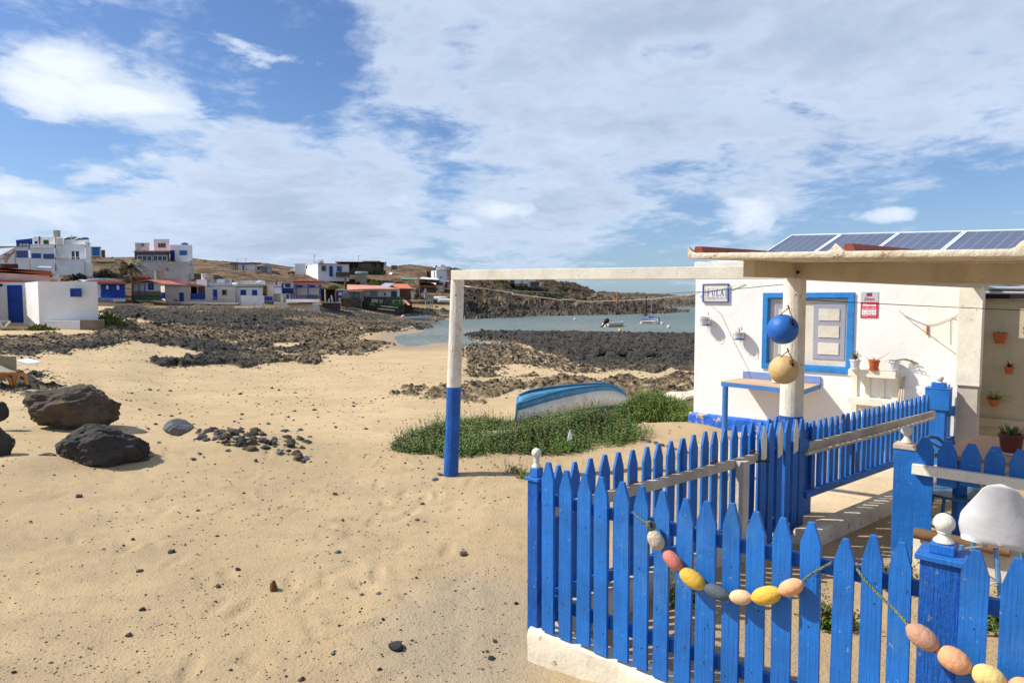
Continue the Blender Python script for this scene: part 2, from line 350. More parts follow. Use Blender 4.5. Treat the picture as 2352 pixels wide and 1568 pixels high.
POLY_A = [(-700,775),(-20,772),(100,772),(200,768),(248,758),(245,728),(300,724),(225,712),(300,706),(420,702),(700,704),(1050,706),(1056,730),(1010,748),(880,764),(815,768),(860,785),(905,790),(850,812),(740,815),(745,832),(600,837),(400,838),(352,831),(480,817),(470,806),(440,797),(370,786),(300,790),(180,798),(150,812),(0,816),(-700,820)]
POLY_B = [(1062,755),(1597,760),(2300,760),(2300,852),(1597,852),(1570,850),(1545,842),(1500,856),(1470,850),(1390,846),(1330,836),(1290,812),(1236,800),(1226,790),(1190,783),(1120,777),(1062,772)]
POLY_C = [(1062,784),(1110,780),(1190,786),(1230,802),(1290,815),(1335,838),(1450,850),(1330,858),(1200,842),(1150,852),(1180,868),(1080,862),(1062,850)]
POLY_D = [(893,906),(960,886),(1060,882),(1180,872),(1300,864),(1400,872),(1500,868),(1597,862),(2000,862),(2000,925),(1597,935),(1530,925),(1450,915),(1300,892),(1180,905),(1100,925),(1000,918),(930,914)]
POLY_E = [(-700,850),(0,846),(60,850),(110,868),(165,888),(90,905),(0,900),(-700,910)]
POLY_S = [(262,738),(330,735),(425,742),(330,748)]
POLY_S2 = [(600,788),(690,786),(790,797),(640,800)]
mA = blur(inpoly(Uw,Vw,POLY_A),2); mB = blur(inpoly(UU+wob*30,VV+wob*6,POLY_B),1); mC = blur(inpoly(Uw,Vw,POLY_C),3)
mD = blur(inpoly(Uw,Vw,POLY_D),2); mE = blur(inpoly(Uw,Vw,POLY_E),2)
mS = blur(np.maximum(inpoly(Uw,Vw,POLY_S), inpoly(UU,VV,POLY_S2)),1)
land = (YY > 92).astype(np.float32)
# hill mask: beyond the village front; far headland too
hill = np.clip((H0+1.9)/1.2, 0, 1)*(YY > 70) + 0.0
hill = np.maximum(hill, ((YY > 128) & (UU > 1040)).astype(float)); hill = np.clip(hill, 0, 1)
shore = np.clip(1-np.abs(H0+2.6)/1.6, 0, 1)*(YY > 100)*(UU > 980)    # dark lava band at the waterline
w1, w2, wid = worley(XX/1.1, YY/1.5, 4); r1 = np.clip(w2-w1,0,1)
w3, w4, wid2 = worley(XX/.38, YY/.55, 8); r2 = np.clip(w4-w3,0,1)
f1 = fbm(XX/2.4, YY/3.5, 5, 11); f2 = fbm(XX/.5, YY/.8, 4, 21); f3 = fbm(XX/7, YY/11, 4, 77)
reef = (f1-.46)*1.5 + (wid-.4)*.28*np.minimum(1,r1*4) + (f2-.5)*.45 + np.minimum(r2*3,1)*(wid2)*.14
rA = mA*(1-mS)
hA = np.clip(reef+.07, -.1, 1.2)*.42*np.clip((97-YY)/22,.25,1)*np.clip((UU-60)/260,.45,1)
w7,w8,wid4 = worley(XX/.16, YY/.26, 14); fine = np.clip(.6-w7,0,1)*(wid4>.35)*.16*np.clip(YY/40,.3,1.6); hA = hA+fine
f4 = fbm(XX/.9, YY/1.5, 5, 61, .62); f5 = fbm(XX/.22, YY/.4, 4, 63, .6)
hB = .04 + fine*.8 + (f4-.5)*.20 + (f5-.5)*.10 + (wid2-.5)*.12*np.minimum(1,r2*4)
cobble = np.where(wid2 > .5, np.clip(.55-w3,0,1)*.40, 0) + (f2-.5)*.1
hC = cobble*.7+fine-.03
hD = fine*.7+(f2-.42)*.34 + (f1-.45)*.30 + (f5-.5)*.22 + np.minimum(r2*3,1)*wid2*.05
hE = np.where(wid2 > .3, np.clip(.6-w3,0,1)*.3, 0) + (f5-.5)*.1
duneg = (fbm(XX/1.7, YY/1.7, 3, 5)-.5)*.05*np.clip((60-YY)/50,0,1) + (fbm(XX/.33, YY/.33, 3, 15)-.5)*.016*np.clip((14-YY)/8,0,1) + (fbm(XX/.11, YY/.13, 3, 25)-.5)*.008*np.clip((9-YY)/6,0,1)
# footprints and scuffs in the near sand
for k in range(260):
    px, py = RNG.uniform(-4.5, 1.0), RNG.uniform(3.2, 9.5)
    if px > -.1 and py < 7.0 and px > -.1+.0*(py): px -= 1.6
    a = RNG.uniform(0, pi); ex = (XX-px)*cos(a)+(YY-py)*sin(a); ey = -(XX-px)*sin(a)+(YY-py)*cos(a)
    q = np.exp(-((ex/.13)**2+(ey/.05)**2)**1.6)
    q2 = np.exp(-((ex/.19)**2+(ey/.095)**2))
    duneg += (-q*.022 + (q2-q)*.010)*RNG.uniform(.15,.6)
def sandpile(u, v, z, rx, ry, h):
    g = G(u, v, z); return h*np.exp(-((XX-g.x)/rx)**2-((YY-g.y)/ry)**2)
piles = sandpile(560,1030,-1.9,.95,.75,.24) + sandpile(330,1050,-1.9,.5,.45,.10) + sandpile(1200,1030,-1.9,1.5,1.0,.20) + sandpile(1520,1000,-1.75,1.0,.8,.09) + sandpile(70,1085,-1.9,.6,.5,.12)
sand = H0 + duneg + piles
hcl = np.clip((YY-95)/80, .25, 1.6)
w5,w6,wid3 = worley(XX/2.2, YY/2.8, 44)
hH = (fbm(XX/9,YY/9,5,55)-.5)*2.4*hcl + (fbm(XX/2.0,YY/2.6,4,56,.6)-.5)*1.1*hcl + np.where(wid3>.45, np.clip(.6-w5,0,1)*1.3, 0)*np.clip((UU-1000)/120,.12,1)
z = sand + hill*hH*np.clip((H0+3.3)/1.0, 0, 1)*np.where(UU<1000,.45,.8)
rocky = np.zeros_like(z)
for m_, h_ in ((rA,hA),(mC,hC),(mD,hD),(mE,hE)):
    zz_ = H0 + h_*m_ + (m_-1)*.12
    up_ = (zz_ > z) & (m_ > .02); rocky = np.where(up_, np.clip((zz_-z)/.03,0,1), rocky); z = np.where(up_, zz_, z)
zb = H0 + .0 + hB; kb = (mB > .5) & (YY>20); z = np.where(kb, np.maximum(zb, H0-.05)+.10*np.clip((YY-30)/14,0,1), z); rocky = np.where(blur(kb.astype(float),2)>.02, 1.0, rocky)
z = np.where((mB<=.5)&(UU>1062)&(YY<70), z-.12*np.clip((YY-30)/14,0,1), z)
lavab_ = np.clip((.4-H0)/1.2 + (f1-.5)*3.0,0,1)*(YY>118)*(UU>1045)*(H0>-3.9)
z = z + lavab_*(np.clip(.62-w3,0,1)*1.3*(wid2>.25) + np.clip(.6-w5,0,1)*1.5*(wid3>.4))
rocky = np.maximum(rocky, np.maximum(lavab_, shore*np.clip(hill+.3,0,1)))
brown = np.clip(mD*.9+mC*.55+rA*np.clip((f3-.36)*5,0,.85)*(VV>730)+hill*(1-shore)*.6, 0, 1)
brown = np.where(kb, np.clip((VV-835)/30,0,.45), brown)
algae = np.clip(1-np.abs(z+3.25)/.28,0,1)*np.clip((f3-.4)*4,0,1)*(YY>40)*(UU<1060)
# bring the land under the yard and terrace down a little: they are sheets of their own
xs = XX; ys = YY
nR, nC = XX.shape
co = np.stack([XX, YY, z], -1).reshape(-1,3)
back = np.stack([S1*14, np.full(nC,-18.0), np.full(nC,-1.9)], -1)
mid = np.stack([S1*6, np.full(nC,.2), np.full(nC,-1.87)], -1)
co = np.concatenate([back, mid, co]); R = nR+2
idx = np.arange(R*nC).reshape(R,nC)
fa = np.stack([idx[:-1,:-1], idx[:-1,1:], idx[1:,1:], idx[1:,:-1]], -1).reshape(-1,4)
me = bpy.data.meshes.new('ground'); me.vertices.add(len(co)); me.vertices.foreach_set('co', co.astype(np.float32).ravel())
me.loops.add(fa.size); me.loops.foreach_set('vertex_index', fa.astype(np.int32).ravel())
me.polygons.add(len(fa)); me.polygons.foreach_set('loop_start', np.arange(0,fa.size,4,dtype=np.int32)); me.polygons.foreach_set('loop_total', np.full(len(fa),4,dtype=np.int32))
me.polygons.foreach_set('use_smooth', np.ones(len(fa), bool)); me.update(); me.validate()
at = me.attributes.new('zone', 'FLOAT_COLOR', 'POINT')
gravel = np.clip(mC+mE+inpoly(UU,VV,[(-100,770),(230,752),(380,765),(300,800),(0,815),(-400,810)])*.8,0,1)
zc = np.stack([rocky, brown, algae, np.clip(hill*(1-shore),0,1)], -1).reshape(-1,4)
zc = np.concatenate([np.zeros((2*nC,4)), zc]); at.data.foreach_set('color', zc.astype(np.float32).ravel())
m = bpy.data.materials.new('beach_ground'); m.use_nodes = True; ns(m.node_tree); B = NB(m.node_tree)
za = B.add('ShaderNodeAttribute', attribute_name='zone'); sp = B.add('ShaderNodeSeparateColor', {0:za.outputs['Color']})
pos = B.add('ShaderNodeNewGeometry').outputs['Position']
rk, br, al, hl = sp.outputs[0], sp.outputs[1], sp.outputs[2], za.outputs['Alpha']
sx = B.add('ShaderNodeSeparateXYZ', {0:pos}); Yc = sx.outputs[1]; Zc = sx.outputs[2]
nl = B.noise(pos, .55, 5, .6); nm = B.noise(pos, 3.2, 5, .65); nf = B.noise(pos, 60, 3, .7); nff = B.noise(pos, 17, 4, .7)
sandc = B.mix(B.ss(nl, .35, .65), SR(184,160,122), SR(198,173,134))
sandc = B.mix(B.m('MULTIPLY', B.ss(nm, .42, .72), .35), sandc, SR(158,136,106))
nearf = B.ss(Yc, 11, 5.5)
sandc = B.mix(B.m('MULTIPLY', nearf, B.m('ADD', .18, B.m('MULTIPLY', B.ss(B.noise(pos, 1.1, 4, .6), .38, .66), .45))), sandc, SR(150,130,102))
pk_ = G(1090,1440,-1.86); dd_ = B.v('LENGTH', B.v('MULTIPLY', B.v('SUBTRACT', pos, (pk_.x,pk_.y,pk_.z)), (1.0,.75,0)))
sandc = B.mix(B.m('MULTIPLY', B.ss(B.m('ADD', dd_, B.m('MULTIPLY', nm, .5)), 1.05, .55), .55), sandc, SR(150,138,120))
# dark grit in the sand
grit = B.m('MULTIPLY', B.ss(nf, .60, .66), B.m('ADD', .25, B.m('MULTIPLY', B.ss(nm, .4, .6), .6)))
sandc = B.mix(B.m('MULTIPLY', grit, B.m('ADD', .35, B.m('MULTIPLY', nearf, .4))), sandc, SR(92,84,76))
grit2 = B.ss(nff, .645, .68)
sandc = B.mix(B.m('MULTIPLY', grit2, .45), sandc, SR(110,98,84))
# damp sand close to sea level
sandc = B.mix(B.m('MULTIPLY', B.ss(Zc, -3.15, -3.45), .65), sandc, SR(140,118,88))
vor = B.add('ShaderNodeTexVoronoi', {'Vector':pos, 'Scale':3.2}); vr = vor.outputs['Distance']
lavad = B.mix(B.ss(B.noise(pos, 2.2, 6, .7), .35, .7), SR(45,43,40), SR(100,93,83))
lavab = B.mix(B.ss(B.noise(pos, 1.8, 6, .7), .35, .7), SR(92,74,54), SR(168,146,112))
lava = B.mix(br, lavad, lavab)
lava = B.mix(B.m('MULTIPLY', al, .7), lava, SR(112,92,40))
pock = B.m('MULTIPLY', B.ss(B.noise(pos, 1.6, 6, .75, .6), .56, .62), B.m('MULTIPLY', B.ss(Yc, 90, 60), B.ss(br, .1, .5)))
lava = B.mix(B.m('MULTIPLY', pock, .7), lava, SR(196,166,122))
hsoil = B.mix(B.ss(B.noise(pos, .25, 6, .65), .38, .62), SR(74,57,41), SR(130,105,76))
hsoil = B.mix(B.m('MULTIPLY', B.ss(B.noise(pos, .9, 6, .75), .52, .60), .8), hsoil, SR(52,44,38))
hsoil = B.mix(B.m('MULTIPLY', B.ss(B.noise(B.v('ADD',pos,(30,3,3)), .12, 4, .6), .60, .68), .5), hsoil, SR(92,96,40))
xr_ = B.ss(sx.outputs[0], -25, 0)
hsoil = B.mix(B.m('MULTIPLY', xr_, .55), hsoil, SR(62,50,40))
farf = B.ss(Yc, 190, 230)
hsoil = B.mix(B.m('MULTIPLY', farf, .6), hsoil, SR(74,62,52))
c = B.mix(rk, sandc, lava)
c = B.mix(B.m('MULTIPLY', hl, B.m('SUBTRACT', 1.0, B.m('MULTIPLY', rk, .9))), c, hsoil)
hh = B.m('ADD', B.m('MULTIPLY', B.noise(pos, 9, 6, .7), B.m('ADD', .12, B.m('MULTIPLY', rk, .9))), B.m('MULTIPLY', B.noise(pos, 3.0, 6, .75), B.m('MULTIPLY', B.m('ADD', rk, hl), 1.5)))
hh = B.m('ADD', hh, B.m('MULTIPLY', nf, .12))
bp = B.add('ShaderNodeBump', {'Strength':.8, 'Distance':.14, 'Height':hh}).outputs[0]
wet = B.m('MULTIPLY', B.ss(Zc, -3.2, -3.45), .5)
p = B.add('ShaderNodeBsdfPrincipled', {'Base Color':c, 'Roughness':B.m('SUBTRACT', .92, wet), 'Normal':bp, 'Specular IOR Level':.2})
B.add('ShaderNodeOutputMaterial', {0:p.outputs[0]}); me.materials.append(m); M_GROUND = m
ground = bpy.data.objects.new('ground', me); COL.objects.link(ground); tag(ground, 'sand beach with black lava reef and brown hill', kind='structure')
def gz(x, y):
    """real height of the ground mesh"""
    s = x/max(y,1.2); j = int(np.clip(np.searchsorted(S1, s), 1, nC-1)); i = int(np.clip(np.searchsorted(Y1, y), 1, nR-1))
    return float(z[i,j])
# ---- sea
m = bpy.data.materials.new('sea_water'); m.use_nodes = True; ns(m.node_tree); B = NB(m.node_tree)
pos = B.add('ShaderNodeNewGeometry').outputs['Position']; Yc = B.add('ShaderNodeSeparateXYZ', {0:pos}).outputs[1]
pw = B.v('MULTIPLY', pos, (1,.6,1))
c = B.mix(B.ss(Yc, 62, 135), SR(126,128,118), SR(82,98,96)); c = B.mix(B.ss(B.noise(pw, .07, 4, .6), .35, .65), c, SR(98,112,108)); c = B.mix(B.ss(Yc, 400, 900), c, SR(30,70,110))
h = B.m('ADD', B.noise(pw, 1.6, 6, .65), B.m('MULTIPLY', B.noise(pw, .35, 4, .6), 1.5))
bp = B.add('ShaderNodeBump', {'Strength':.9, 'Distance':.4, 'Height':h}).outputs[0]
p = B.add('ShaderNodeBsdfPrincipled', {'Base Color':c, 'Roughness':.45, 'Normal':bp, 'Specular IOR Level':.25})
B.add('ShaderNodeOutputMaterial', {0:p.outputs[0]})
b = MB(); b.add([(-60,44,SEA),(4000,44,SEA),(4000,6000,SEA),(-60,6000,SEA)], [(0,1,2,3)])
# ---- far: the sea is one flat sheet; a strip of land continues left of it
sea = b.build('sea', m, tagd=(None,None,None,'structure'))
b = MB(); b.add([(-2600,590,4.2),(40,590,3.6),(40,1600,-8),(-2600,1600,2)], [(0,1,2,3)]); b.build('far_ground', M_GROUND, tagd=(None,None,None,'structure'))
# ================================================================ FOREGROUND
def B1(x, y): return 1177.1+x/2.783, 1004.9+y/2.783
def B2(x, y): return 1763.4+x/2.783, 1004.9+y/2.783
def A1(x, y): return 1561.9+x/5.461, 516.8+y/5.461
def A2(x, y): return 1950+x/5.461, 516.8+y/5.461
def A3(x, y): return 1561.9+x/5.461, 775.2+y/5.461
def A4(x, y): return 1950+x/5.461, 775.2+y/5.461
def D1(x, y): return 2009.8+x/5.461, 775.2+y/5.461
def D2(x, y): return 2067.2+x/4.550, 1033.6+y/4.550
DW = Vector((.755,-.655,0)); DG = Vector((.78,.626,0))
C1 = P(1236,1500,3.40)
L1 = Line(C1, DW); L2 = Line(C1, DG)
YARD = -1.76; TERR = -1.63
# --- yard sand and terrace (sheets over the beach)
def sheet(name, pts, z0, m, th=.25, bumpy=.012):
    poly = [Vector((x,y)) for x,y in pts]
    x0,x1 = min(p.x for p in poly),max(p.x for p in poly); y0,y1 = min(p.y for p in poly),max(p.y for p in poly)
    bm_ = bmesh.new(); vs_ = [bm_.verts.new((p.x,p.y,z0)) for p in poly]; bm_.faces.new(vs_)
    st = .12
    k = x0+st
    while k < x1: bmesh.ops.bisect_plane(bm_, geom=bm_.verts[:]+bm_.edges[:]+bm_.faces[:], plane_co=(k,0,0), plane_no=(1,0,0)); k += st
    k = y0+st
    while k < y1: bmesh.ops.bisect_plane(bm_, geom=bm_.verts[:]+bm_.edges[:]+bm_.faces[:], plane_co=(0,k,0), plane_no=(0,1,0)); k += st
    xs_ = np.array([v_.co.x for v_ in bm_.verts]); ys_ = np.array([v_.co.y for v_ in bm_.verts])
    hs = (fbm(xs_*2.2, ys_*2.2, 4, 91)-.5)*bumpy*2
    for v_, h_ in zip(bm_.verts, hs): v_.co.z += h_
    bmesh.ops.recalc_face_normals(bm_, faces=bm_.faces)
    if sum(f.normal.z for f in bm_.faces) < 0: bmesh.ops.reverse_faces(bm_, faces=bm_.faces)
    e_ = bmesh.ops.extrude_edge_only(bm_, edges=[e for e in bm_.edges if e.is_boundary])
    for g_ in e_['geom']:
        if isinstance(g_, bmesh.types.BMVert): g_.co.z = z0-th
    me_ = bpy.data.meshes.new(name); bm_.to_mesh(me_); bm_.free(); me_.materials.append(m)
    o = bpy.data.objects.new(name, me_); COL.objects.link(o); return tag(o, kind='structure')
M_CONC = mat('path_concrete', SR(206,182,146), .9, .08, 1.5, .5, 18, SR(160,138,108), .25, 14, dirt=SR(176,150,116), damt=.6)
M_TERR = mat('terrace_sand', SR(168,140,106), .95, .10, 2.0, .6, 22, SR(120,100,80), .27, 30, dirt=SR(166,140,108), damt=.6)
cA = G(1852,1258,YARD); cB = G(2125,1108,YARD+.0); LC = Line(cA, DG)
yc = L1.at(1236,1500); 
yp = [(C1+DG*.03-L1.n*.02), (C1+DG*3.2), (C1+DG*6.5), (C1+DG*6.5+DW*5), (C1-L1.n*.02+DW*5)]
sheet('yard_sand', [(p.x,p.y) for p in yp], YARD, M_TERR, .3)
# --- terrace on which the cottage stands
HL = Line(P(1597,900,8.9), DW)         # front of the cottage
hr0 = HL.at(1597,900); hr1 = HL.at(2212,900)
NW = HL.n
pth = G(1470,975,-1.70)
tp = [cA-DG*.0+NW*.0, cA+DG*3.4, hr1+DW*3.5-NW*1.5, hr1+DW*3.5-NW*4, hr0-NW*4-DW*.12, hr0-DW*.12, G(1560,985,-1.66), G(1475,975,-1.70), G(1500,1005,-1.70), G(1640,1035,-1.68), G(1700,1150,-1.70)]
sheet('terrace', [(p.x,p.y) for p in tp], TERR-.03, M_CONC, .22, .008)

# --- pickets
def add_picket(mb, w, h, th, tip, flat=.30, z0=0, lean=0, x=0, y=0):
    a = [(-w/2,z0),(w/2,z0),(w/2,h-tip),(w*flat/2+.002,h),(-w*flat/2,h),(-w/2,h-tip)]
    return mb.prism([(x+px+lean*pz, y, pz) for px,pz in a], (0,th,0))
def fence_root(name, label, loc, group=None): return thing(name, label, 'fence', loc, group)
def ball_finial(mb, o, r, h, taper=True):
    """turned finial: foot ring, neck and ball, h = total height"""
    prof = [(r*.86,0),(r*.98,h*.05),(r*.86,h*.12),(r*.62,h*.2),(r*.50,h*.30),(r*.66,h*.36),(r*.60,h*.40)]
    cz = h-r; 
    for k in range(1,12):
        a = -pi/2*.62 + (pi/2*.62+pi/2)*k/11; prof.append((max(r*cos(a),.001), cz+r*sin(a)))
    mb.lathe(prof, o, 24)
M_NAIL = mat('nail_hole', SR(30,50,80), .9, .1, 9, .1)
f1 = fence_root('picket_fence', 'bright blue picket fence with float garlands, standing on the low cream wall in the foreground', C1)
zb1 = L1.at(*B1(225,1215)).z
wl1 = [((240,155),1),((350,207),1),((468,225),1),((580,250),1),((712,280),1),((838,308),1),((968,338),1),((1108,382),1),((1252,402),1),((1417,415),1),((1577,470),1),
       ((115,510),2),((297,538),2),((492,638),2),((684,618),2),((865,665),2),((1325,712),2),((1600,765),2)]
ws1 = [.070,.072,.074,.072,.075,.070,.069,.072,.083,.070,.073,.072,.073,.068,.067,.069,.078,.080]
pr = random.Random(3)
zr = {}
for i, ((bx,by),q) in enumerate(wl1):
    u,v = (B1 if q==1 else B2)(bx,by); p = L1.at(u,v,.02); M = L1.frame(Vector((p.x,p.y,zb1))); mb = MB(M)
    lx = 0
    add_picket(mb, ws1[i], p.z-zb1+.0, -.018, .088+pr.uniform(-.008,.01), .26, pr.uniform(-.008,.008) if i<16 else 0, pr.uniform(-.012,.012))
    for q_ in range(pr.randint(3,6)):
        mb.mi = 1; hx=pr.uniform(-.022,.022); hz=pr.choice((.10,.13,.17,.60,.66,.30,.45))+pr.uniform(-.02,.02); rr_0=pr.uniform(.0016,.0038)
        mb.add([(hx+cos(a_)*rr_0,-.0186,hz+sin(a_)*rr_0*1.3) for a_ in np.linspace(0,2*pi,7)[:-1]],[(0,1,2,3,4,5)])
    mb.mi = 0
    mb.build('picket', [M_BLUE,M_NAIL], f1)
for i in (1,2,3):     # further pickets beyond the frame edge
    p = L1.at(*B2(1600,765),.02)+DW*.118*i; mb = MB(L1.frame(Vector((p.x,p.y,zb1)))); add_picket(mb, .075, -.86-zb1+.004*i, -.018, .09, .26); mb.build('picket', M_BLUE, f1, bevel=.0022)
# rails behind the pickets
e0 = L1.at(1245,1400,-.012); e1 = L1.at(*B2(1600,765),-.012)+DW*.45
def rail(root, pa, pb, z0, z1, th, m, name='rail', line=None):
    mb = MB(); d_ = (pb-pa); d_.z = 0; d_.normalize(); n_ = Vector((d_.y,-d_.x,0))*th/2
    def q(p, zz): return Vector((p.x,p.y,zz))
    mb.hexa([q(pa+n_,z0[0]),q(pb+n_,z0[1]),q(pb-n_,z0[1]),q(pa-n_,z0[0])],[q(pa+n_,z1[0]),q(pb+n_,z1[1]),q(pb-n_,z1[1]),q(pa-n_,z1[0])])
    return mb.build(name, m, root, bevel=.003)
def zat(line, u, v, off=0): return line.at(u,v,off).z
zt = zat(L1,*B1(1100,560),-.01); zt2 = zt-.055
rail(f1, e0, e1, (zt2-.0,zt2-.0), (zt,zt), .028, M_BLUE)
zt = zat(L1,*B1(500,1095),-.01); rail(f1, e0, e1, (zt-.06,zt-.06), (zt,zt), .028, M_BLUE)
# corner post
def square_post(root, line, o, w, z0, z1, capz, blkw, blkz, finr, finz, m=M_BLUEV, ov=.010, name='post'):
    M = line.frame(Vector((o.x,o.y,0))); mb = MB(M); mb.box(-w/2,w/2,-w/2,w/2,z0,z1); po = mb.build(name, m, root, bevel=.004)
    c = MB(M); c.box(-w/2-ov,w/2+ov,-w/2-ov,w/2+ov,z1+.0005,capz); c.build('post_cap', M_BLUE, po, bevel=.003)
    if blkz: c = MB(M); c.box(-blkw/2,blkw/2,-blkw/2,blkw/2,capz+.0005,blkz); c.build('cap_block', M_BLUE, po, bevel=.003)
    top = blkz or capz
    c = MB(M); ball_finial(c, (0,0,top), finr, finz-top); c.build('ball_finial', M_WHITEB, po, smooth=True)
    return po
cp = L1.at(*B1(152,700),-.01)
square_post(f1, L1, cp, .066, zat(L1,*B1(140,1268)), zat(L1,*B1(150,272)), zat(L1,*B1(150,250)), .050, zat(L1,*B1(180,200)), .0245, zat(L1,*B1(190,76)))
bp_ = L1.at(*B2(1115,900),-.035)
square_post(f1, L1, bp_, .118, zb1-.08, zat(L1,*B2(1115,800),.02), zat(L1,*B2(1115,762),.02), .074, zat(L1,*B2(1130,690),0), .033, zat(L1,*B2(1140,497),-.01), ov=.014)
# low wall under it
w0 = L1.at(*B1(97,1270),.03)-DW*.0; zt = zat(L1,*B1(170,1245),.05)
lw = MB(); a = L1.at(*B1(97,1270),.05); n_ = L1.n*.14
ws = [a, a+DW*3.2]; 
mb = MB(); N = 60
for k in range(N):
    for (oa, ob) in ((0,1),):
        pass
vs=[];fs=[]
for k in range(N+1):
    p = a+DW*3.2*k/N
    for j,(off,zz_) in enumerate(((0,-2.1),(0,-1.9),(0,-1.82),(0,zt-.03),(0.006,zt-.008),(.02,zt),(.07,zt+.003),(.125,zt-.004),(.14,zt-.03),(.14,-2.1))):
        w_ = (fbm(np.array([k*.4+j*3.1]),np.array([j*1.7]),3,7)[0]-.5)*.018
        vs.append((p.x-L1.n.x*(off+w_)*1.0, p.y-L1.n.y*(off+w_), zz_+(w_*.6 if j>2 else 0)))
for k in range(N):
    for j in range(9): fs.append((k*10+j,k*10+j+1,(k+1)*10+j+1,(k+1)*10+j))
fs.append(tuple(range(10))); fs.append(tuple(range(N*10+9,N*10-1,-1)))
mb.add(vs,fs); mb.build('low_wall', M_WALLW, smooth=True, tagd=('low cream plastered wall under the foreground blue picket fence','wall'))
# second low wall under the side fence
def simple_wall(name, p0, p1, th, z0, z1, label, m=M_WALLW, cat='wall', seed=0):
    d_ = (Vector(p1)-Vector(p0)); d_.z=0; L_ = d_.length; d_.normalize(); n_ = Vector((d_.y,-d_.x,0)); N = max(4,int(L_/.08)); vs=[];fs=[]
    prof = [(0,z0),(0,(z0+z1)/2),(0,z1-.025),(.01,z1-.004),(.03,z1),(th-.03,z1),(th-.01,z1-.004),(th,z1-.025),(th,z0)]; K=len(prof)
    for k in range(N+1):
        p = Vector(p0)+d_*L_*k/N
        for j,(o_,zz_) in enumerate(prof):
            w_ = (fbm(np.array([k*.3+j*3.1+seed]),np.array([j*1.7]),3,17)[0]-.5)*.016
            vs.append((p.x+n_.x*(o_-th/2+w_), p.y+n_.y*(o_-th/2+w_), zz_+(w_*.7 if 1<j<8 else 0)))
    for k in range(N):
        for j in range(K-1): fs.append((k*K+j,k*K+j+1,(k+1)*K+j+1,(k+1)*K+j))
    fs.append(tuple(range(K))); fs.append(tuple(range(N*K+K-1,N*K-1,-1)))
    b_ = MB(); b_.add(vs,fs); return b_.build(name, m, smooth=True, tagd=(label,cat))
simple_wall('low_wall', C1+DG*.16, C1+DG*2.02, .14, -2.0, -1.60, 'low cream plinth wall under the side run of blue pickets, seen through the front fence', seed=4)
simple_wall('low_wall', cA-DG*.05, cA+DG*2.55, .15, -1.95, zat(LC,1852,1215,0), 'cream kerb wall holding the terrace behind the blue gate', seed=9)
# ---- side fence (second run), seen from its shaded side
f2 = fence_root('picket_fence', 'shaded blue picket run with weathered white top rail between the corner post and the gate', C1+DG*.1)
t2 = [B1(*p) for p in ((295,178),(405,155),(503,133),(596,110),(690,93),(780,78),(862,60),(940,38),(1018,23),(1092,8))]
t2 += [A3(*p) for p in ((45,1265),(190,1217),(325,1177),(447,1177),(575,1147),(700,1102),(820,1095),(920,1070),(1030,1060))]
zb2 = -1.70
for i,(u,v) in enumerate(t2):
    p = L2.at(u,v,-.02)
    mb = MB(L2.frame(Vector((p.x,p.y,zb2)))); add_picket(mb, .070+pr.uniform(-.004,.004), p.z-zb2, .018, .085, .24, 0, pr.uniform(-.01,.01)); mb.build('picket', M_BLUE, f2, bevel=.002)
r0 = L2.at(*B1(285,400),.02); r1_ = L2.at(*A3(1010,1420),.02)
zt = zat(L2,*B1(1000,243),.02); zt_b = zat(L2,*B1(1000,305),.02); h_ = .058
rail(f2, C1+DG*.05+L2.n*.02, C1+DG*2.08+L2.n*.02, (zt-h_,zt-h_), (zt,zt), .035, M_GREYW)
rail(f2, C1+DG*.05+L2.n*.02, C1+DG*2.08+L2.n*.02, (-1.56,-1.56), (-1.50,-1.50), .035, M_BLUE)
for (x_,y_) in ((525,343),(775,291),(1015,231),(1290,156),(1535,91)):
    q=L2.at(*B1(x_,y_),.03); mb=MB(); mb.tube([q-DG*.036,q-DG*.018+Vector((0,0,.006)),q+DG*.018+Vector((0,0,.006)),q+DG*.036],.006,6); mb.build('rusty_tie', mat('rust', SR(128,72,46), .9,.15,30,.6), f2, smooth=True)
# grey stake before the gate
p = L2.at(*B1(1462,600),.07); mb = MB(L2.frame(Vector((p.x,p.y,0)))); mb.box(-.032,.032,-.03,.03,YARD-.05,zat(L2,*B1(1462,150),.07)); mb.build('post', M_GREYW, f2, bevel=.003)
# ---- gate
gt = thing('picket_gate', 'dark blue picket gate with white-painted tips between the two side fences', 'gate', C1+DG*2.1)
gp = [((1060,1100),1),((1160,1075),0),((1265,1060),1),((1368,1040),0),((1462,1020),1),((1545,1015),0)]
for (x,y),wt in gp:
    u,v = A3(x,y); p = L2.at(u,v,.06); mb = MB(L2.frame(Vector((p.x,p.y,YARD+.06)))); h_ = p.z-YARD-.06
    add_picket(mb, .070, h_, .018, .085, .26); pk = mb.build('picket', M_BLUE, gt, bevel=.002)
    if wt:
        ft = MB(L2.frame(Vector((p.x,p.y,YARD+.06)))); w_=.066; y0=-.0025
        ft.prism([(a_,y0,b_) for a_,b_ in ((-w_/2,h_-.25),(w_/2,h_-.23),(w_/2,h_-.088),(w_*.12,h_-.004),(-w_*.12,h_-.004),(-w_/2,h_-.088))],(0,.002,0)); ft.build('white_tip', M_WHITEP, pk)
for (x,y) in ((1130,1020),(1225,985),(1600,1060),(1640,1075)):
    u,v = A3(x,y); p = L2.at(u,v,-.05); mb = MB(L2.frame(Vector((p.x,p.y,YARD+.06)))); add_picket(mb, .070, p.z-YARD-.06, .018, .085, .26); mb.build('picket', M_BLUE, gt, bevel=.002)
g0 = L2.at(*A3(1000,1300),.02); g1 = L2.at(*A3(1600,1300),.02)
for zz_ in (-1.05,-1.55): rail(gt, g0, g1, (zz_-.06,)*2, (zz_,)*2, .035, M_BLUE)
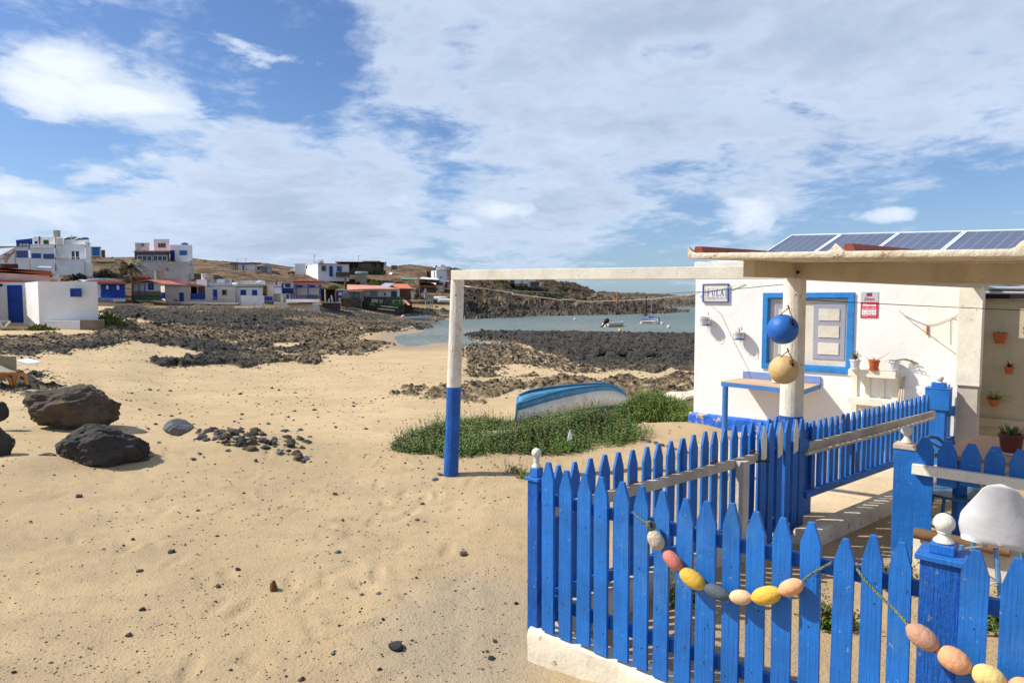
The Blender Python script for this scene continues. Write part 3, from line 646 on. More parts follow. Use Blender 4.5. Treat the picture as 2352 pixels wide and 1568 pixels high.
mb = MB(); mb.tube([L2.at(*A3(960,1555),.10), L2.at(*A3(1010,1545),.10), L2.at(*A3(1110,1550),.10)], .008, 6); mb.build('latch', M_DARK, gt)
# ---- fence 3 on the terrace side
L3 = Line(C1+DG*2.5, DG)
f3 = fence_root('picket_fence', 'long blue picket run with bare wood rail, farthest back, beside the cottage', C1+DG*2.6)
t3 = [A3(*p) for p in ((1690,1042),(1770,1025),(1840,1005),(1915,992),(1983,980),(2060,960),(2125,945),(2190,932))]
t3 += [A4(*p) for p in ((72,932),(140,910),(207,895),(263,887),(322,873),(385,858),(443,845),(508,830),(564,815),(622,803),(680,790),(738,772),(793,760),(850,747),(902,735),(953,719),(1002,716))]
for i,(u,v) in enumerate(t3):
    p = L3.at(u,v,-.02); zb = -1.50
    mb = MB(L3.frame(Vector((p.x,p.y,zb)))); add_picket(mb, .058, p.z-zb, .018, .07, .30, 0, pr.uniform(-.006,.006)); mb.build('picket', M_BLUE, f3, bevel=.0015)
ra = L3.at(*A3(1585,1320),.02); rb = L3.at(*A4(1060,915),.02)
zt = ra.z; rail(f3, ra, rb, (zt-.085,rb.z-.08), (zt,rb.z), .035, M_GREYW, 'top_rail')
ra2 = L3.at(*B2(235,345),.02); rb2 = L3.at(*B2(818,142),.02)
rail(f3, ra2, rb2, (ra2.z-.05,rb2.z-.05), (ra2.z,rb2.z), .035, M_BLUE)
pa = L3.at(*A3(1585,1460),.075); pb = L3.at(*A4(1060,1010),.075); mb = MB(); mb.tube([pa,(pa+pb)/2+Vector((0,0,-.012)),pb], .013, 8); mb.build('pole', M_GREYW, f3, smooth=True)
# post at its end, with a box sleeve and a ball
pe = L3.at(*D1(795,800),-.06); fr = L3.frame(Vector((pe.x,pe.y,0))); LP = Line(pe+HL.n*.07, DW)
M = LP.frame(Vector((pe.x,pe.y,0)))
mb = MB(M); mb.box(-.072,.072,-.07,.07,YARD,zat(LP,*D1(790,660))); po = mb.build('post', M_BLUE, f3, bevel=.004)
zz0, zz1 = zat(LP,*D1(790,905)), zat(LP,*D1(790,648))
mb = MB(M); mb.box(-.105,.105,-.088,.08,zz0,zz1); mb.build('sleeve', M_BLUE, po, bevel=.003)
mb = MB(M); mb.box(-.108,.108,-.092,.084,zz1+.001,zat(LP,*D1(790,632))); mb.build('post_cap', M_BLUE, po, bevel=.003)
zc_ = zat(LP,*D1(790,632)); zb_ = zat(LP,*D1(800,572)); mb = MB(M); mb.box(-.06,.06,-.05,.05,zc_+.001,zb_); mb.build('cap_block', M_BLUE, po, bevel=.003)
mb = MB(M); ball_finial(mb, (0.005,0,zb_), .034, zat(LP,*D1(810,478))-zb_); mb.build('ball_finial', M_WHITEB, po, smooth=True)
# ---- small gate by the cottage
g2 = thing('picket_gate', 'small blue picket gate closing the gap beside the cottage corner column', 'gate', pe+DG*.4)
L4 = Line(pe+DG*.05, DG)
for (x,y) in ((900,570),(948,562),(998,550),(1042,536),(1098,529),(1142,529)):
    u,v = D1(x,y); p = L4.at(u,v,-.02); mb = MB(L4.frame(Vector((p.x,p.y,-1.62)))); add_picket(mb, .062, p.z+1.62, .018, .07, .3); mb.build('picket', M_BLUE, g2, bevel=.0015)
ra = L4.at(*D1(895,872),.02); rb = L4.at(*D1(1175,815),.02); rail(g2, ra, rb, (ra.z-.10,rb.z-.09),(ra.z,rb.z), .03, M_BLUE)
rail(g2, ra, rb, (-1.5,-1.5),(-1.42,-1.42), .03, M_BLUE)
mb = MB(); q = L4.at(*D1(1180,850),.05); mb.tube([q+Vector((-.05,-.02,.02)),q,q+Vector((.05,0,-.02))], .010, 6); mb.build('latch', M_DARK, g2)
# ---- right inner fence
L5 = Line(G(2078,1277,-1.70), DW)
f4 = fence_root('picket_fence', 'short blue pickets with a white rail around the cafe table, behind the white chair shell', L5.p+Vector((0,0,-1.7)))
pp = L5.at(2078,1150,-.06)
pz1 = zat(L5,*B2(870,75)); mb = MB(L5.frame(Vector((pp.x,pp.y,0)))); mb.box(-.062,.062,-.06,.06,-1.8,pz1); po = mb.build('post', M_BLUE, f4, bevel=.004)
mb = MB(L5.frame(Vector((pp.x,pp.y,0)))); mb.box(-.068,.068,-.066,.066,pz1+.0005,pz1+.032); mb.build('post_cap', mat('pale_cap', SR(200,180,165), .7,.08,5,.3), po, bevel=.003)
mb = MB(L5.frame(Vector((pp.x,pp.y,0)))); 
fz = zat(L5,*A4(730,1125))-pz1-.033; prof=[(.030,0),(.034,.008),(.030,.02),(.019,.035),(.016,.06),(.020,.075)]+[(max(.038*cos(a_),.001), fz-.034+.034*sin(a_)) for a_ in np.linspace(-1.1,pi/2,12)]
mb.lathe(prof,(0,0,pz1+.033),24); mb.build('ball_finial', M_WHITEB, po, smooth=True)
zr1 = zat(L5,*B2(1050,178),.03)
for (x,y) in ((1005,0),(1150,22),(1303,40),(1455,58),(1618,78)):
    u,v = B2(x,y); p = L5.at(u,v,0); zb = zat(L5,*B2(x,215),0)
    if x == 1005: zb = -1.62
    mb = MB(L5.frame(Vector((p.x,p.y,zb-.10 if x != 1005 else zb)))); add_picket(mb, .105, p.z-(zb-.10 if x != 1005 else zb), .02, .075, .36); mb.build('picket', M_BLUE, f4, bevel=.002)
for i in (1,2,3):
    p = L5.at(*B2(1618,78),0)+DW*.145*i; mb = MB(L5.frame(Vector((p.x,p.y,zr1-.08)))); add_picket(mb, .105, p.z-zr1+.08, .02, .075, .36); mb.build('picket', M_BLUE, f4, bevel=.002)
ra = L5.at(*B2(925,165),.025); rb = L5.at(*B2(1638,252),.025)+DW*.6
rail(f4, ra, rb, (ra.z-.065,)*2, (ra.z,)*2, .04, M_WHITEP, 'top_rail')
simple_wall('low_wall', L5.at(2085,1250,-.05)+DW*.05, L5.at(2085,1250,-.05)+DW*2.4, .22, -1.9, zat(L5,*B2(1000,640),.05), 'cream block wall carrying a loose timber under the short pickets by the cafe table', seed=14)
ta = L5.at(*B2(937,600),.10); mb = MB(); mb.tube([ta, ta+DW*.16, ta+DW*.5], [.036,.035,.036], 12)
zw = zat(L5,*B2(1000,640),.05)
for k in range(len(mb.v)): mb.v[k].z += zw+.037-ta.z
mb.build('timber', M_BROWN, smooth=True, tagd=('weathered round timber lying on the block wall beside the inner blue post','timber'))

# ================================================================ FLOATS on the front fence
def FL(bx,by,q,off=.075): return L1.at(*(B1 if q==1 else B2)(bx,by),off)
def float_mesh(pa, pb, r, ridge=False):
    pa=Vector(pa);pb=Vector(pb); L_=(pb-pa).length; ax=(pb-pa).normalized(); prof=[]
    n=22
    for k in range(n+1):
        t=k/n; x=2*t-1; rr=r*(1-abs(x)**2.5)**.62 if abs(x)<1 else 0; rr=max(rr,r*.20)
        if ridge and abs(x)<.05: rr*=1.025
        prof.append((rr,t*L_))
    prof=[(r*.10,.006)]+prof+[(r*.10,L_-.006)]
    b_=MB(); b_.lathe(prof,pa,28,ax); return b_
def foam(n,c,d=None): return mat(n, c, .75, .06, 9, .35, 60, d or tuple(x*.7 for x in c), .35, 24, dirt=tuple(x*.8 for x in c), damt=.5)
F_W=mat('float_white', SR(208,192,168), .8, .10, 10, .8, 40, SR(140,110,85), .38, 30, dirt=SR(170,135,100), damt=.7)
F_P=foam('float_pink',SR(210,128,110)); F_Y=foam('float_yellow',SR(226,182,72),SR(150,130,80)); F_G=foam('float_grey',SR(84,94,104)); F_C=foam('float_cream',SR(226,186,142)); F_O=foam('float_peach',SR(232,168,122),SR(214,190,140)); F_B=foam('float_brown_pink',SR(196,148,120)); F_YL=foam('float_pale_yellow',SR(226,200,126))
M_ROPE=mat('green_rope', SR(128,140,110), .9, .2, 60, .8, 120, dirt=SR(90,100,80), damt=.6)
def rope_mesh(pts, r=.0048, tw=26):
    pts=[Vector(p) for p in pts]; b_=MB()
    # three twisted strands
    dense=[]; 
    for i in range(len(pts)-1):
        for k in range(14): dense.append(pts[i].lerp(pts[i+1],k/14))
    dense.append(pts[-1]); L_=0
    for s_ in range(3):
        out=[]; L_=0
        for i,p in enumerate(dense):
            t=(dense[min(i+1,len(dense)-1)]-dense[max(i-1,0)]).normalized(); a=t.cross(Vector((0,0,1))); a.normalize(); b2=t.cross(a)
            if i: L_+=(p-dense[i-1]).length
            q=L_*2*pi*tw+s_*2*pi/3; out.append(p+(a*cos(q)+b2*sin(q))*r*.55)
        b_.tube(out, r*.6, 5)
    return b_
# first swag
fl = [((882,592),(952,716),.0335,F_W,'rough white float, topmost below the knot'),((968,724),(1082,842),.030,F_P,'salmon pink float'),((1070,845),(1232,958),.0345,F_Y,'yellow float between the pink and the grey one'),
      ((1224,952),(1390,1020),.0285,F_G,'dark grey float'),((1388,1014),(1532,1022),.0285,F_C,'cream float at the bottom of the swag'),((1530,1028),(1718,985),.034,F_Y,'yellow float between the cream and the peach one'),((1704,985),(1858,925),.030,F_O,'peach float on the right end of the swag')]
g1r = thing('float_garland','string of seven floats with two yellow and one grey, sagging across the blue fence','garland',FL(1300,1000,1))
ya=0
for (a_,b_2,r,m_,lb) in fl:
    o=float_mesh(FL(*a_,1),FL(*b_2,1),r).build('float', m_, g1r, smooth=True); o['label']=lb
rope_mesh([FL(772,472,1,.025),FL(790,495,1,.04),FL(830,528,1,.05),FL(868,553,1,.065),FL(885,585,1,.075)]).build('rope', M_ROPE, g1r, smooth=True)
rope_mesh([FL(225,912,2,.072),FL(290,862,2,.05),FL(350,830,2,.04),FL(412,795,2,.02)]).build('rope', M_ROPE, g1r, smooth=True)
kb=MB(); kr=random.Random(5); kc=FL(884,560,1,.075)
for k in range(5):
    pts=[]; ph=kr.uniform(0,6); ax=Vector((kr.uniform(-1,1),kr.uniform(-.4,.4),kr.uniform(-1,1))).normalized(); bx_=ax.cross(Vector((0,1,.3))).normalized()
    for j in range(13): q=2*pi*j/12+ph; pts.append(kc+(ax*cos(q)*.017+bx_*sin(q)*.020)+Vector((kr.uniform(-1,1),kr.uniform(-1,1),kr.uniform(-1,1)))*.002)
    kb.tube(pts,.0045,6)
kb.build('knot', M_ROPE, g1r, smooth=True)
g2r = thing('float_garland','string of brownish, peach and pale yellow floats passing the big blue post','garland',FL(1000,1200,2))
for (a_,b_2,r,m_,lb) in [((888,1198),(1092,1350),.0355,F_B,'brownish pink float, highest of the string'),((1084,1352),(1304,1488),.038,F_O,'peach float crossing the big post'),((1298,1482),(1530,1580),.037,F_YL,'pale yellow float'),((1530,1582),(1740,1640),.036,F_O,None)]:
    o=float_mesh(FL(*a_,2,.10),FL(*b_2,2,.10),r,True).build('float', m_, g2r, smooth=True)
    if lb: o['label']=lb
rope_mesh([FL(556,815,2,.02),FL(580,850,2,.035),FL(625,915,2,.045),FL(690,985,2,.05),FL(790,1078,2,.06),FL(850,1140,2,.08),FL(900,1200,2,.10)]).build('rope', M_ROPE, g2r, smooth=True)

# ================================================================ PORCH (posts, beams, roof)
porch = thing('porch','white timber porch with thin sheet roof, round blue-footed posts and a long open beam','porch',P(1810,980,5.06))
def round_post(pa, pb, r0, r1, zsplit, name='post', seed=1, blue=M_BLUEV):
    """trunk post, white above, blue below the split height"""
    pa=Vector(pa);pb=Vector(pb)
    for part,(za,zb_) in (('upper',(zsplit,pb.z)),('lower',(pa.z,zsplit))):
        n=26; m_=30; vs=[];fs=[]
        for i in range(n+1):
            zz_=za+(zb_-za)*i/n; t=(zz_-pa.z)/(pb.z-pa.z); c=pa.lerp(pb,t); r=r0+(r1-r0)*t
            r*=1+.03*(fbm(np.array([zz_*2.3+seed]),np.array([seed*1.]),3,5)[0]-.5)*2
            for k in range(m_):
                q=2*pi*k/m_; w_=1+.05*(fbm(np.array([cos(q)*1.3+seed+5]),np.array([sin(q)*1.3+zz_*.5]),3,9)[0]-.5)
                if abs(((q-4.3+.12*sin(zz_*2.)) )%(2*pi))<.12 : w_-=.05
                vs.append((c.x+cos(q)*r*w_, c.y+sin(q)*r*w_, zz_))
        for i in range(n):
            for k in range(m_): fs.append((i*m_+k,i*m_+(k+1)%m_,(i+1)*m_+(k+1)%m_,(i+1)*m_+k))
        fs.append(tuple(range(m_-1,-1,-1))); fs.append(tuple(range(n*m_,(n+1)*m_)))
        b_=MB(); b_.add(vs,fs)
        if part=='upper': o=b_.build(name, M_WHITEV, porch, smooth=True)
        else: b_.build('blue_foot', blue, o, smooth=True)
    return o
PY=7.1
lp0=P(1035,1098,PY); lp1=P(1051,643,PY); lp0.z-=.05
round_post(lp0, lp1, .078, .070, P(1040,888,PY).z, seed=2)
QY=5.06
q0=P(1812,1150,QY); q0.z=YARD-.02; q1=P(1826,640,QY)
round_post(q0, q1, .089, .078, P(1815,953,QY).z, seed=7)
pil=Vector((q1.x,q1.y,0))
def beam(pa,pb,h0,h1,w,m,name='beam',par=porch,bev=.004):
    """square timber whose bottom edge runs pa->pb"""
    pa=Vector(pa);pb=Vector(pb); d_=(pb-pa);d_.z=0;d_.normalize(); n_=Vector((d_.y,-d_.x,0))*w/2; N=12; vs=[];fs=[]
    for i in range(N+1):
        t=i/N;p=pa.lerp(pb,t);h_=h0+(h1-h0)*t
        for a_,b_ in ((1,0),(1,1),(-1,1),(-1,0)): vs.append(p+n_*a_+Vector((0,0,h_*b_)))
    for i in range(N):
        for k in range(4): fs.append((i*4+k,i*4+(k+1)%4,(i+1)*4+(k+1)%4,(i+1)*4+k))
    fs.append((3,2,1,0));fs.append((N*4,N*4+1,N*4+2,N*4+3))
    b2=MB();b2.add(vs,fs);return b2.build(name,m,par,bevel=bev)
# long open beam from left post to the pillar
lb0=P(1041,643,PY-.05)+Vector((-.005,0,0)); lb1=P(1722,640.5,5.35)
beam(lb0, P(1830,640,5.16)+Vector((0,.02,0)), .100, .100, .06, M_WHITEP)
# beam A (towards the cottage), beam B (to the right)
zA=P(1735,636,4.47).z
a0=P(1719,638,4.47); a0b=Vector((pil.x,pil.y,zA))
aend=HL.at(2262,670,.10); bA=Vector((aend.x,aend.y,P(2262,662,aend.y).z))
M_BEAM=mat('beam_paint', SR(206,190,160), .75, .05, 5, .15, 30, grain=(.5,5,5), dirt=SR(165,140,105), damt=.5)
a0.z=P(1719,636,a0.y).z
beam(a0, pil+Vector((0,0,P(1826,639,pil.y).z))-DG*.03, .112, .114, .075, M_BEAM)
beam(pil+Vector((0,0,P(1826,642,pil.y).z))+DG*.04, bA, .112, .10, .075, M_BEAM)
b1=P(2352,655,4.05); b1e=pil+(Vector((b1.x,b1.y,0))-pil)*1.5
zb0=P(1840,640.5,pil.y-.04).z; zb1_=b1.z
beam(Vector((pil.x,pil.y,zb0))+HL.n*.045+DW*.0, Vector((b1e.x,b1e.y,zb0+(zb1_-zb0)*1.5))+HL.n*.045, .118,.130,.07, M_BEAM)
mb=MB(); q=P(*A1(1470,592),pil.y-.11); mb.lathe([(.012,0),(.012,.012)],q-Vector((0,.01,0)),12,(-.3,-1,0)); mb.build('bolt', M_DARK, porch)
# second rafter parallel to beam A, seen past beam B, and one behind
beam(Vector((b1e.x,b1e.y,zb0+.02)), Vector((b1e.x,b1e.y,zb0+.02))+DG*3.4, .10,.10,.07, M_BEAM)
# cottage corner column and back wall post
cB_=HL.at(2228,800,.17); cz1=P(2228,658,cB_.y).z
mb=MB(HL.frame(Vector((cB_.x,cB_.y,0)))); mb.box(-.10,.10,-.085,.085,P(2228,884,cB_.y).z,cz1); col=mb.build('column', M_WHITEP, porch, bevel=.003)
mb=MB(HL.frame(Vector((cB_.x,cB_.y,0)))); mb.box(-.085,.085,-.065,.07,TERR-.05,P(2228,884,cB_.y).z); mb.build('column_foot', mat('shaded_post', SR(196,186,170), .8,.06,4,.2), col)  # shade on the lower column is put into this greyer colour
# roof sheet
M_ROOFE=mat('roof_sheet', SR(232,218,190), .8, .05, 8, .6, 22, SR(170,96,50), .40, 9, dirt=SR(190,160,120), damt=.5)
M_ROOFU=mat('roof_underside', SR(232,216,184), .8, .05, 5, .3, 12)
M_RIB=mat('red_ridge', SR(142,66,52), .6, .1, 5, .2, 12)
r0=P(*A1(100,420),4.25); rE=P(*A2(2195,388),3.20); 
ftop=P(*A1(100,352),4.25).z-r0.z; 
rE2=r0+(rE-r0)*1.45
N=120; vs=[];fs=[]
LEN=2.9
rise=(P(*A1(760,470),4.25).z)  # underside rises gently away
for i in range(N+1):
    t=i/N; p=r0.lerp(rE2,t); w_=(fbm(np.array([i*.5]),np.array([1.]),3,3)[0]-.5)
    th=ftop*(1.0+.10*w_)
    lump=0
    for tt,ww in ((.0,.008),(.352,.010),(.69,.013)):
        lump=max(lump, math.exp(-((t-tt)/ww)**2*1.2))
    zf=th+lump*.045
    for (oy,oz) in ((0,.0+.004*w_),(-.006,.5*th),(0,zf),(.03,zf-.01 if lump>.3 else th),(.06,th*.98)):
        vs.append(p+DG*oy+Vector((0,0,oz)))
    vs.append(p+DG*LEN+Vector((0,0,th*.9+.03)));vs.append(p+DG*LEN+Vector((0,0,.03)))
K=7
for i in range(N):
    for k in range(K): fs.append((i*K+k,i*K+(k+1)%K,(i+1)*K+(k+1)%K,(i+1)*K+k))
fs.append(tuple(range(K-1,-1,-1)));fs.append(tuple(range(N*K,N*K+K)))
b_=MB();b_.add(vs,fs);roof=b_.build('roof_panel', M_ROOFE, porch, smooth=True)
tot=(rE2-r0)
for tt in (.016,.370,.71,1.0):
    p=r0+tot*tt+Vector((0,0,ftop))
    dd=tot.normalized()
    b_=MB(); b_.prism([p+DG*.04-dd*.03-Vector((0,0,.005)),p+DG*.04+dd*.035-Vector((0,0,.005)),p+DG*.04+dd*.022+Vector((0,0,.042)),p+DG*.04-dd*.018+Vector((0,0,.042))], DG*(LEN-.1)+Vector((0,0,.02))); b_.build('rib', M_RIB, roof)
# ---- hanging buoys
def ball_buoy(u,v,rad_u,Y,m,label,hook,holes):
    c=P(u,v,Y); r=rad_u/1568*(c-Vector((0,0,0))).length*.985
    root=thing('ball_buoy',label,'buoy',c,None)
    bm_=bmesh.new(); bmesh.ops.create_uvsphere(bm_,u_segments=48,v_segments=32,radius=r)
    hd=Vector(holes).normalized()
    for v_ in bm_.verts:
        n_=v_.co.normalized(); a=n_.dot(hd)
        if a>.955: v_.co*= 1-.16*min(1,(a-.955)/.03)
        v_.co*=1+.006*math.exp(-((n_.dot(Vector((.5,.3,.8)).normalized())+.35)/.012)**2)
    me_=bpy.data.meshes.new('sphere'); bm_.to_mesh(me_); bm_.free(); me_.materials.append(m); me_.polygons.foreach_set('use_smooth',[True]*len(me_.polygons))
    o=bpy.data.objects.new('sphere',me_); COL.objects.link(o); o.parent=root
    o2=MB(); hp=c+hd*r*.92; o2.lathe([(r*.13,0),(r*.13,.004)],hp-hd*.012,14,hd); o2.build('hole', M_DARK, root)
    hk=P(*hook,Y-.02); cd=MB(); cd.tube([hp,hp.lerp(hk,.5)+Vector((.004,0,0)),hk],.0035,6); cd.tube([hk,hk.lerp(c+Vector((-r*.35,-r*.2,r*.9)),.5),c+Vector((-r*.38,-r*.25,r*.86))],.0035,6); cd.tube([hk+Vector((-.006,0,.02)),hk+Vector((.006,0,-.008))],.005,6); cd.build('cord', mat('tarred_cord', SR(96,70,50), .9,.1,30,.3), root)
    return root
M_BB=mat('buoy_blue', SR(36,104,190), .5, .06, 5, .25, 40, SR(110,120,130), .36, 5, dirt=SR(20,80,170), damt=.5)
M_BC=mat('buoy_cream', SR(214,180,124), .6, .05, 5, .3, 40, SR(190,150,100), .26, 10, dirt=SR(200,160,105), damt=.5)
ball_buoy(1798,756,32.5,QY-.20,M_BB,'blue plastic ball buoy hanging higher on the porch post','%s'and A1(1362,1040),(.45,-.75,.42))
ball_buoy(1800,849,31.0,QY-.20,M_BC,'cream plastic ball buoy hanging lower on the porch post, above the wall table',A3(1355,168),(.42,-.75,.50))
# ================================================================ COTTAGE
def hs(px, off=0.0, L=HL):
    p = L.at(px[0], px[1], off); return (p-L.p).dot(L.d), p.z
FRH = HL.frame(HL.p.copy())
def hbox(mb, a, b, y0, y1, L=HL):
    """box on the wall from pixel corner a (top left) to b (bottom right), standing from y0 to y1 out of the wall"""
    s0, z1 = hs(a, y0, L); s1, z0 = hs(b, y0, L); return mb.box(min(s0,s1), max(s0,s1), -y1, -y0, min(z0,z1), max(z0,z1))
cot = thing('cottage', 'low white plastered cottage with blue window frame and peeling blue plinth on the right', 'house', hr0+Vector((0,0,TERR)))
S0 = hs((1597,700))[0]; SR_ = hs((2250,800))[0]; ZT = P(1612,607,8.9).z+.0
ws0, wz1 = hs(A1(1085,888)); ws1_, wz0 = hs(A3(2125,432))
mb = MB(FRH); D_ = 4.2; zb_ = TERR-.2
X = [S0, ws0, ws1_, SR_]; Zs = [zb_, wz0, wz1, ZT]
vs = [(x,0,z_) for z_ in Zs for x in X]; fs = []
for j in range(3):
    for i in range(3):
        if not (i==1 and j==1): fs.append((j*4+i, j*4+i+1, (j+1)*4+i+1, (j+1)*4+i))
mb.add(vs, fs)
mb.add([(ws0,0,wz0),(ws1_,0,wz0),(ws1_,0,wz1),(ws0,0,wz1),(ws0,.10,wz0),(ws1_,.10,wz0),(ws1_,.10,wz1),(ws0,.10,wz1)],[(0,1,5,4),(1,2,6,5),(2,3,7,6),(3,0,4,7),(4,5,6,7)])
mb.add([(S0,0,zb_),(S0,D_,zb_),(S0,D_,ZT),(S0,0,ZT),(SR_,0,zb_),(SR_,D_,zb_),(SR_,D_,ZT),(SR_,0,ZT)],[(0,1,2,3),(4,5,6,7),(1,5,6,2),(3,2,6,7)])
wall = mb.build('wall', M_PLASTER, cot)
# uneven parapet crown
mb = MB(FRH); N=50
vs=[];fs=[]
for k in range(N+1):
    x=S0-.015+(SR_-S0)*k/N; w_=(fbm(np.array([k*.7]),np.array([3.]),3,8)[0]-.5)*.03
    for (y_,z_) in ((-.015,ZT-.05),(-.022+w_*.4,ZT+.02+w_),(.10,ZT+.035+w_),(.2,ZT-.02)): vs.append((x,y_,z_))
for k in range(N):
    for j in range(3): fs.append((k*4+j,k*4+j+1,(k+1)*4+j+1,(k+1)*4+j))
fs += [(0,1,2,3),(N*4+3,N*4+2,N*4+1,N*4)]
mb.add(vs,fs); mb.build('roof_edge', M_PLASTER, cot, smooth=True)
M_PLINTH = mat('peeling_plinth', SR(36,100,200), .75, .08, 4, .8, 14, SR(190,166,132), .43, 3.2, dirt=SR(60,120,205), damt=.4)
# plinth as an uneven band
pz = hs(A3(150,940))[1]; mb = MB(FRH); vs=[];fs=[];N=90
for k in range(N+1):
    x=S0-.05+(SR_-S0)*k/N; w_=(fbm(np.array([k*.45]),np.array([9.]),4,8)[0]-.5)
    for (y_,z_) in ((-.055+.02*w_,TERR-.15),(-.05+.03*w_,TERR+.05),(-.045-.02*w_,pz-.015+.03*w_),(-.02,pz+.008+.03*w_),(.01,pz+.012)): vs.append((x,y_,z_))
for k in range(N):
    for j in range(4): fs.append((k*5+j,k*5+j+1,(k+1)*5+j+1,(k+1)*5+j))
mb.add(vs,fs); mb.box(S0-.05,S0-.002,-.0,D_,TERR-.15,pz); mb.build('plinth', M_PLINTH, cot, smooth=False)
# window
M_WFR = mat('window_blue', SR(44,128,196), .55, .08, 6, .5, 20, SR(110,160,205), .22, 30)
win = MB(FRH); a_ = hs(A1(1048,850)); b_ = hs(A3(2165,460)); s0_,z1_ = a_; s1_,z0_ = b_
fw = .062
for (x0,x1,q0_,q1_) in ((s0_,s1_,z1_-fw,z1_),(s0_,s1_,z0_,z0_+fw),(s0_,s0_+fw,z0_+fw,z1_-fw),(s1_-fw,s1_,z0_+fw,z1_-fw)): win.box(x0,x1,-.022,.0,q0_,q1_)
wn = win.build('window', M_WFR, cot, bevel=.004)
iw = MB(FRH); X0,X1,Z0,Z1 = s0_+fw-.01, s1_-fw+.01, z0_+fw-.01, z1_-fw+.01; f_=.024
for (x0,x1,q0_,q1_) in ((X0,X1,Z1-f_,Z1),(X0,X1,Z0,Z0+f_),(X0,X0+f_,Z0+f_,Z1-f_),(X1-f_,X1,Z0+f_,Z1-f_)): iw.box(x0,x1,-.012,.05,q0_,q1_)
iw.build('inner_frame', M_WFR, wn, bevel=.003)
M_SHUT = mat('shutter_cream', SR(216,208,190), .7, .05, 4, .3, 20, dirt=SR(180,160,130), damt=.4)
M_SHG = mat('shutter_grey', SR(162,162,174), .6, .05, 4, .1, 20)
pb_ = MB(FRH); pb_.box(X0+f_,X1-f_,.03,.05,Z0+f_,Z1-f_); sh_ = pb_.build('shutter', M_SHUT, wn)
for (xa,xb) in ((1190,1440),(1672,2050)):
    g_ = MB(FRH); sa,za = hs(A1(xa,985)); sb,zb2_ = hs(A3(xb,285)); g_.box(sa,sb,.022,.0298,zb2_,za); gp_ = g_.build('panel', M_SHG, sh_)
    w3_ = (sb-sa); h3 = (za-zb2_)
    for k in range(3):
        g_ = MB(FRH); zc2 = za-h3*(.20+.305*k); g_.box(sa+w3_*.17,sb-w3_*.17,.014,.0218,zc2-h3*.105,zc2+h3*.105); g_.build('pane', M_SHUT, sh_, bevel=.003)
# porch side wall right of the column (set back a little)
HB = Line(HL.p-HL.n*.22, DW); FRB = HB.frame(HB.p.copy())
s_l = hs((2248,800),0,HB)[0]; zt_ = hs(A2(1900,925),0,HB)[1]
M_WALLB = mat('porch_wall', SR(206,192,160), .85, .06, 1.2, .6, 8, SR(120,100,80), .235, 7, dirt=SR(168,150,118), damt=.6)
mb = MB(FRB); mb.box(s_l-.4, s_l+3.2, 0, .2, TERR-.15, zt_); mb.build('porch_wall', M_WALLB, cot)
mb = MB(FRB); za = hs(D1(1300,990),0,HB)[1]; mb.box(s_l-.05, s_l+3.2, -.03, 0, za-.09, za); mb.build('ledge', M_WALLB, cot, bevel=.006)
mb = MB(FRB); za = hs(A2(1900,855),0,HB)[1]; mb.box(s_l-.1, s_l+3.2, -.06, .15, zt_+.001, za); mb.build('gap_shade', M_DARK, cot)  # dark strip stands in for the shaded gap above the porch wall
for (y_,r_) in ((787,.016),(845,.014)):
    q = HB.at(*A2(1675,y_),.25); q2 = HB.at(*A2(2190,y_+4),.25); mb = MB(); mb.tube([q, q2+(q2-q)*1.0], r_, 10); mb.build('pipe', M_METAL, cot, smooth=True)
mb = MB(FRB); mb.box(s_l-.1, s_l+3.2, .3, 3.5, zt_+.05, zt_+.12); mb.build('back_roof', M_BROWN, cot)
# roof slab for solar panels
TA = P(1820,543,12.2); VP_ = (P(2221,534.5,9.9)-TA)/3; DP = VP_.normalized(); LW = VP_.length/.865; HN = Vector((DP.y,-DP.x,0)).normalized(); HN = HN if HN.y < 0 else -HN
Vsl = Vector((HN.x*1.15, HN.y*1.15, -.50))
for k in range(-1,4):
    a0_ = TA+VP_*(k+1)
    nrm = Vsl.cross(DP).normalized(); nrm = nrm if nrm.z > 0 else -nrm
    fr_ = MB(); w_ = .018
    def q4(s0,s1,t0,t1,h0,h1): 
        f = lambda s,t,h: a0_+DP*(.85*LW*s)+Vsl*t+nrm*h
        fr_.hexa([f(s0,t0,h0),f(s1,t0,h0),f(s1,t1,h0),f(s0,t1,h0)],[f(s0,t0,h1),f(s1,t0,h1),f(s1,t1,h1),f(s0,t1,h1)])
    q4(0,1,0,.022,0,.035); q4(0,1,.978,1,0,.035); q4(0,.026,.022,.978,0,.035); q4(.974,1,.022,.978,0,.035); root = fr_.build('solar_panel', mat('white_alu', SR(222,226,232), .35,.03,4,.05), cot)
    fr_ = MB(); q4(.026,.974,.022,.978,0,.024); gl = fr_.build('glass', M_PANEL, root)
    fr_ = MB()
    for j in range(1,6): q4(.026+.948*j/6-.0035,.026+.948*j/6+.0035,.022,.978,.0242,.0255)
    for j in range(1,9): q4(.03,.97,.022+.956*j/9-.0012,.022+.956*j/9+.0012,.0256,.0262)
    fr_.build('cell_lines', mat('cell_line', SR(150,160,180), .4,.03,4,.05), root)
    fr_ = MB(); p_=a0_+DP*.4; fr_.tube([p_+Vector((0,0,-.02)), Vector((p_.x,p_.y,ZT-.1))],.02,6); fr_.build('strut', M_METAL, root)
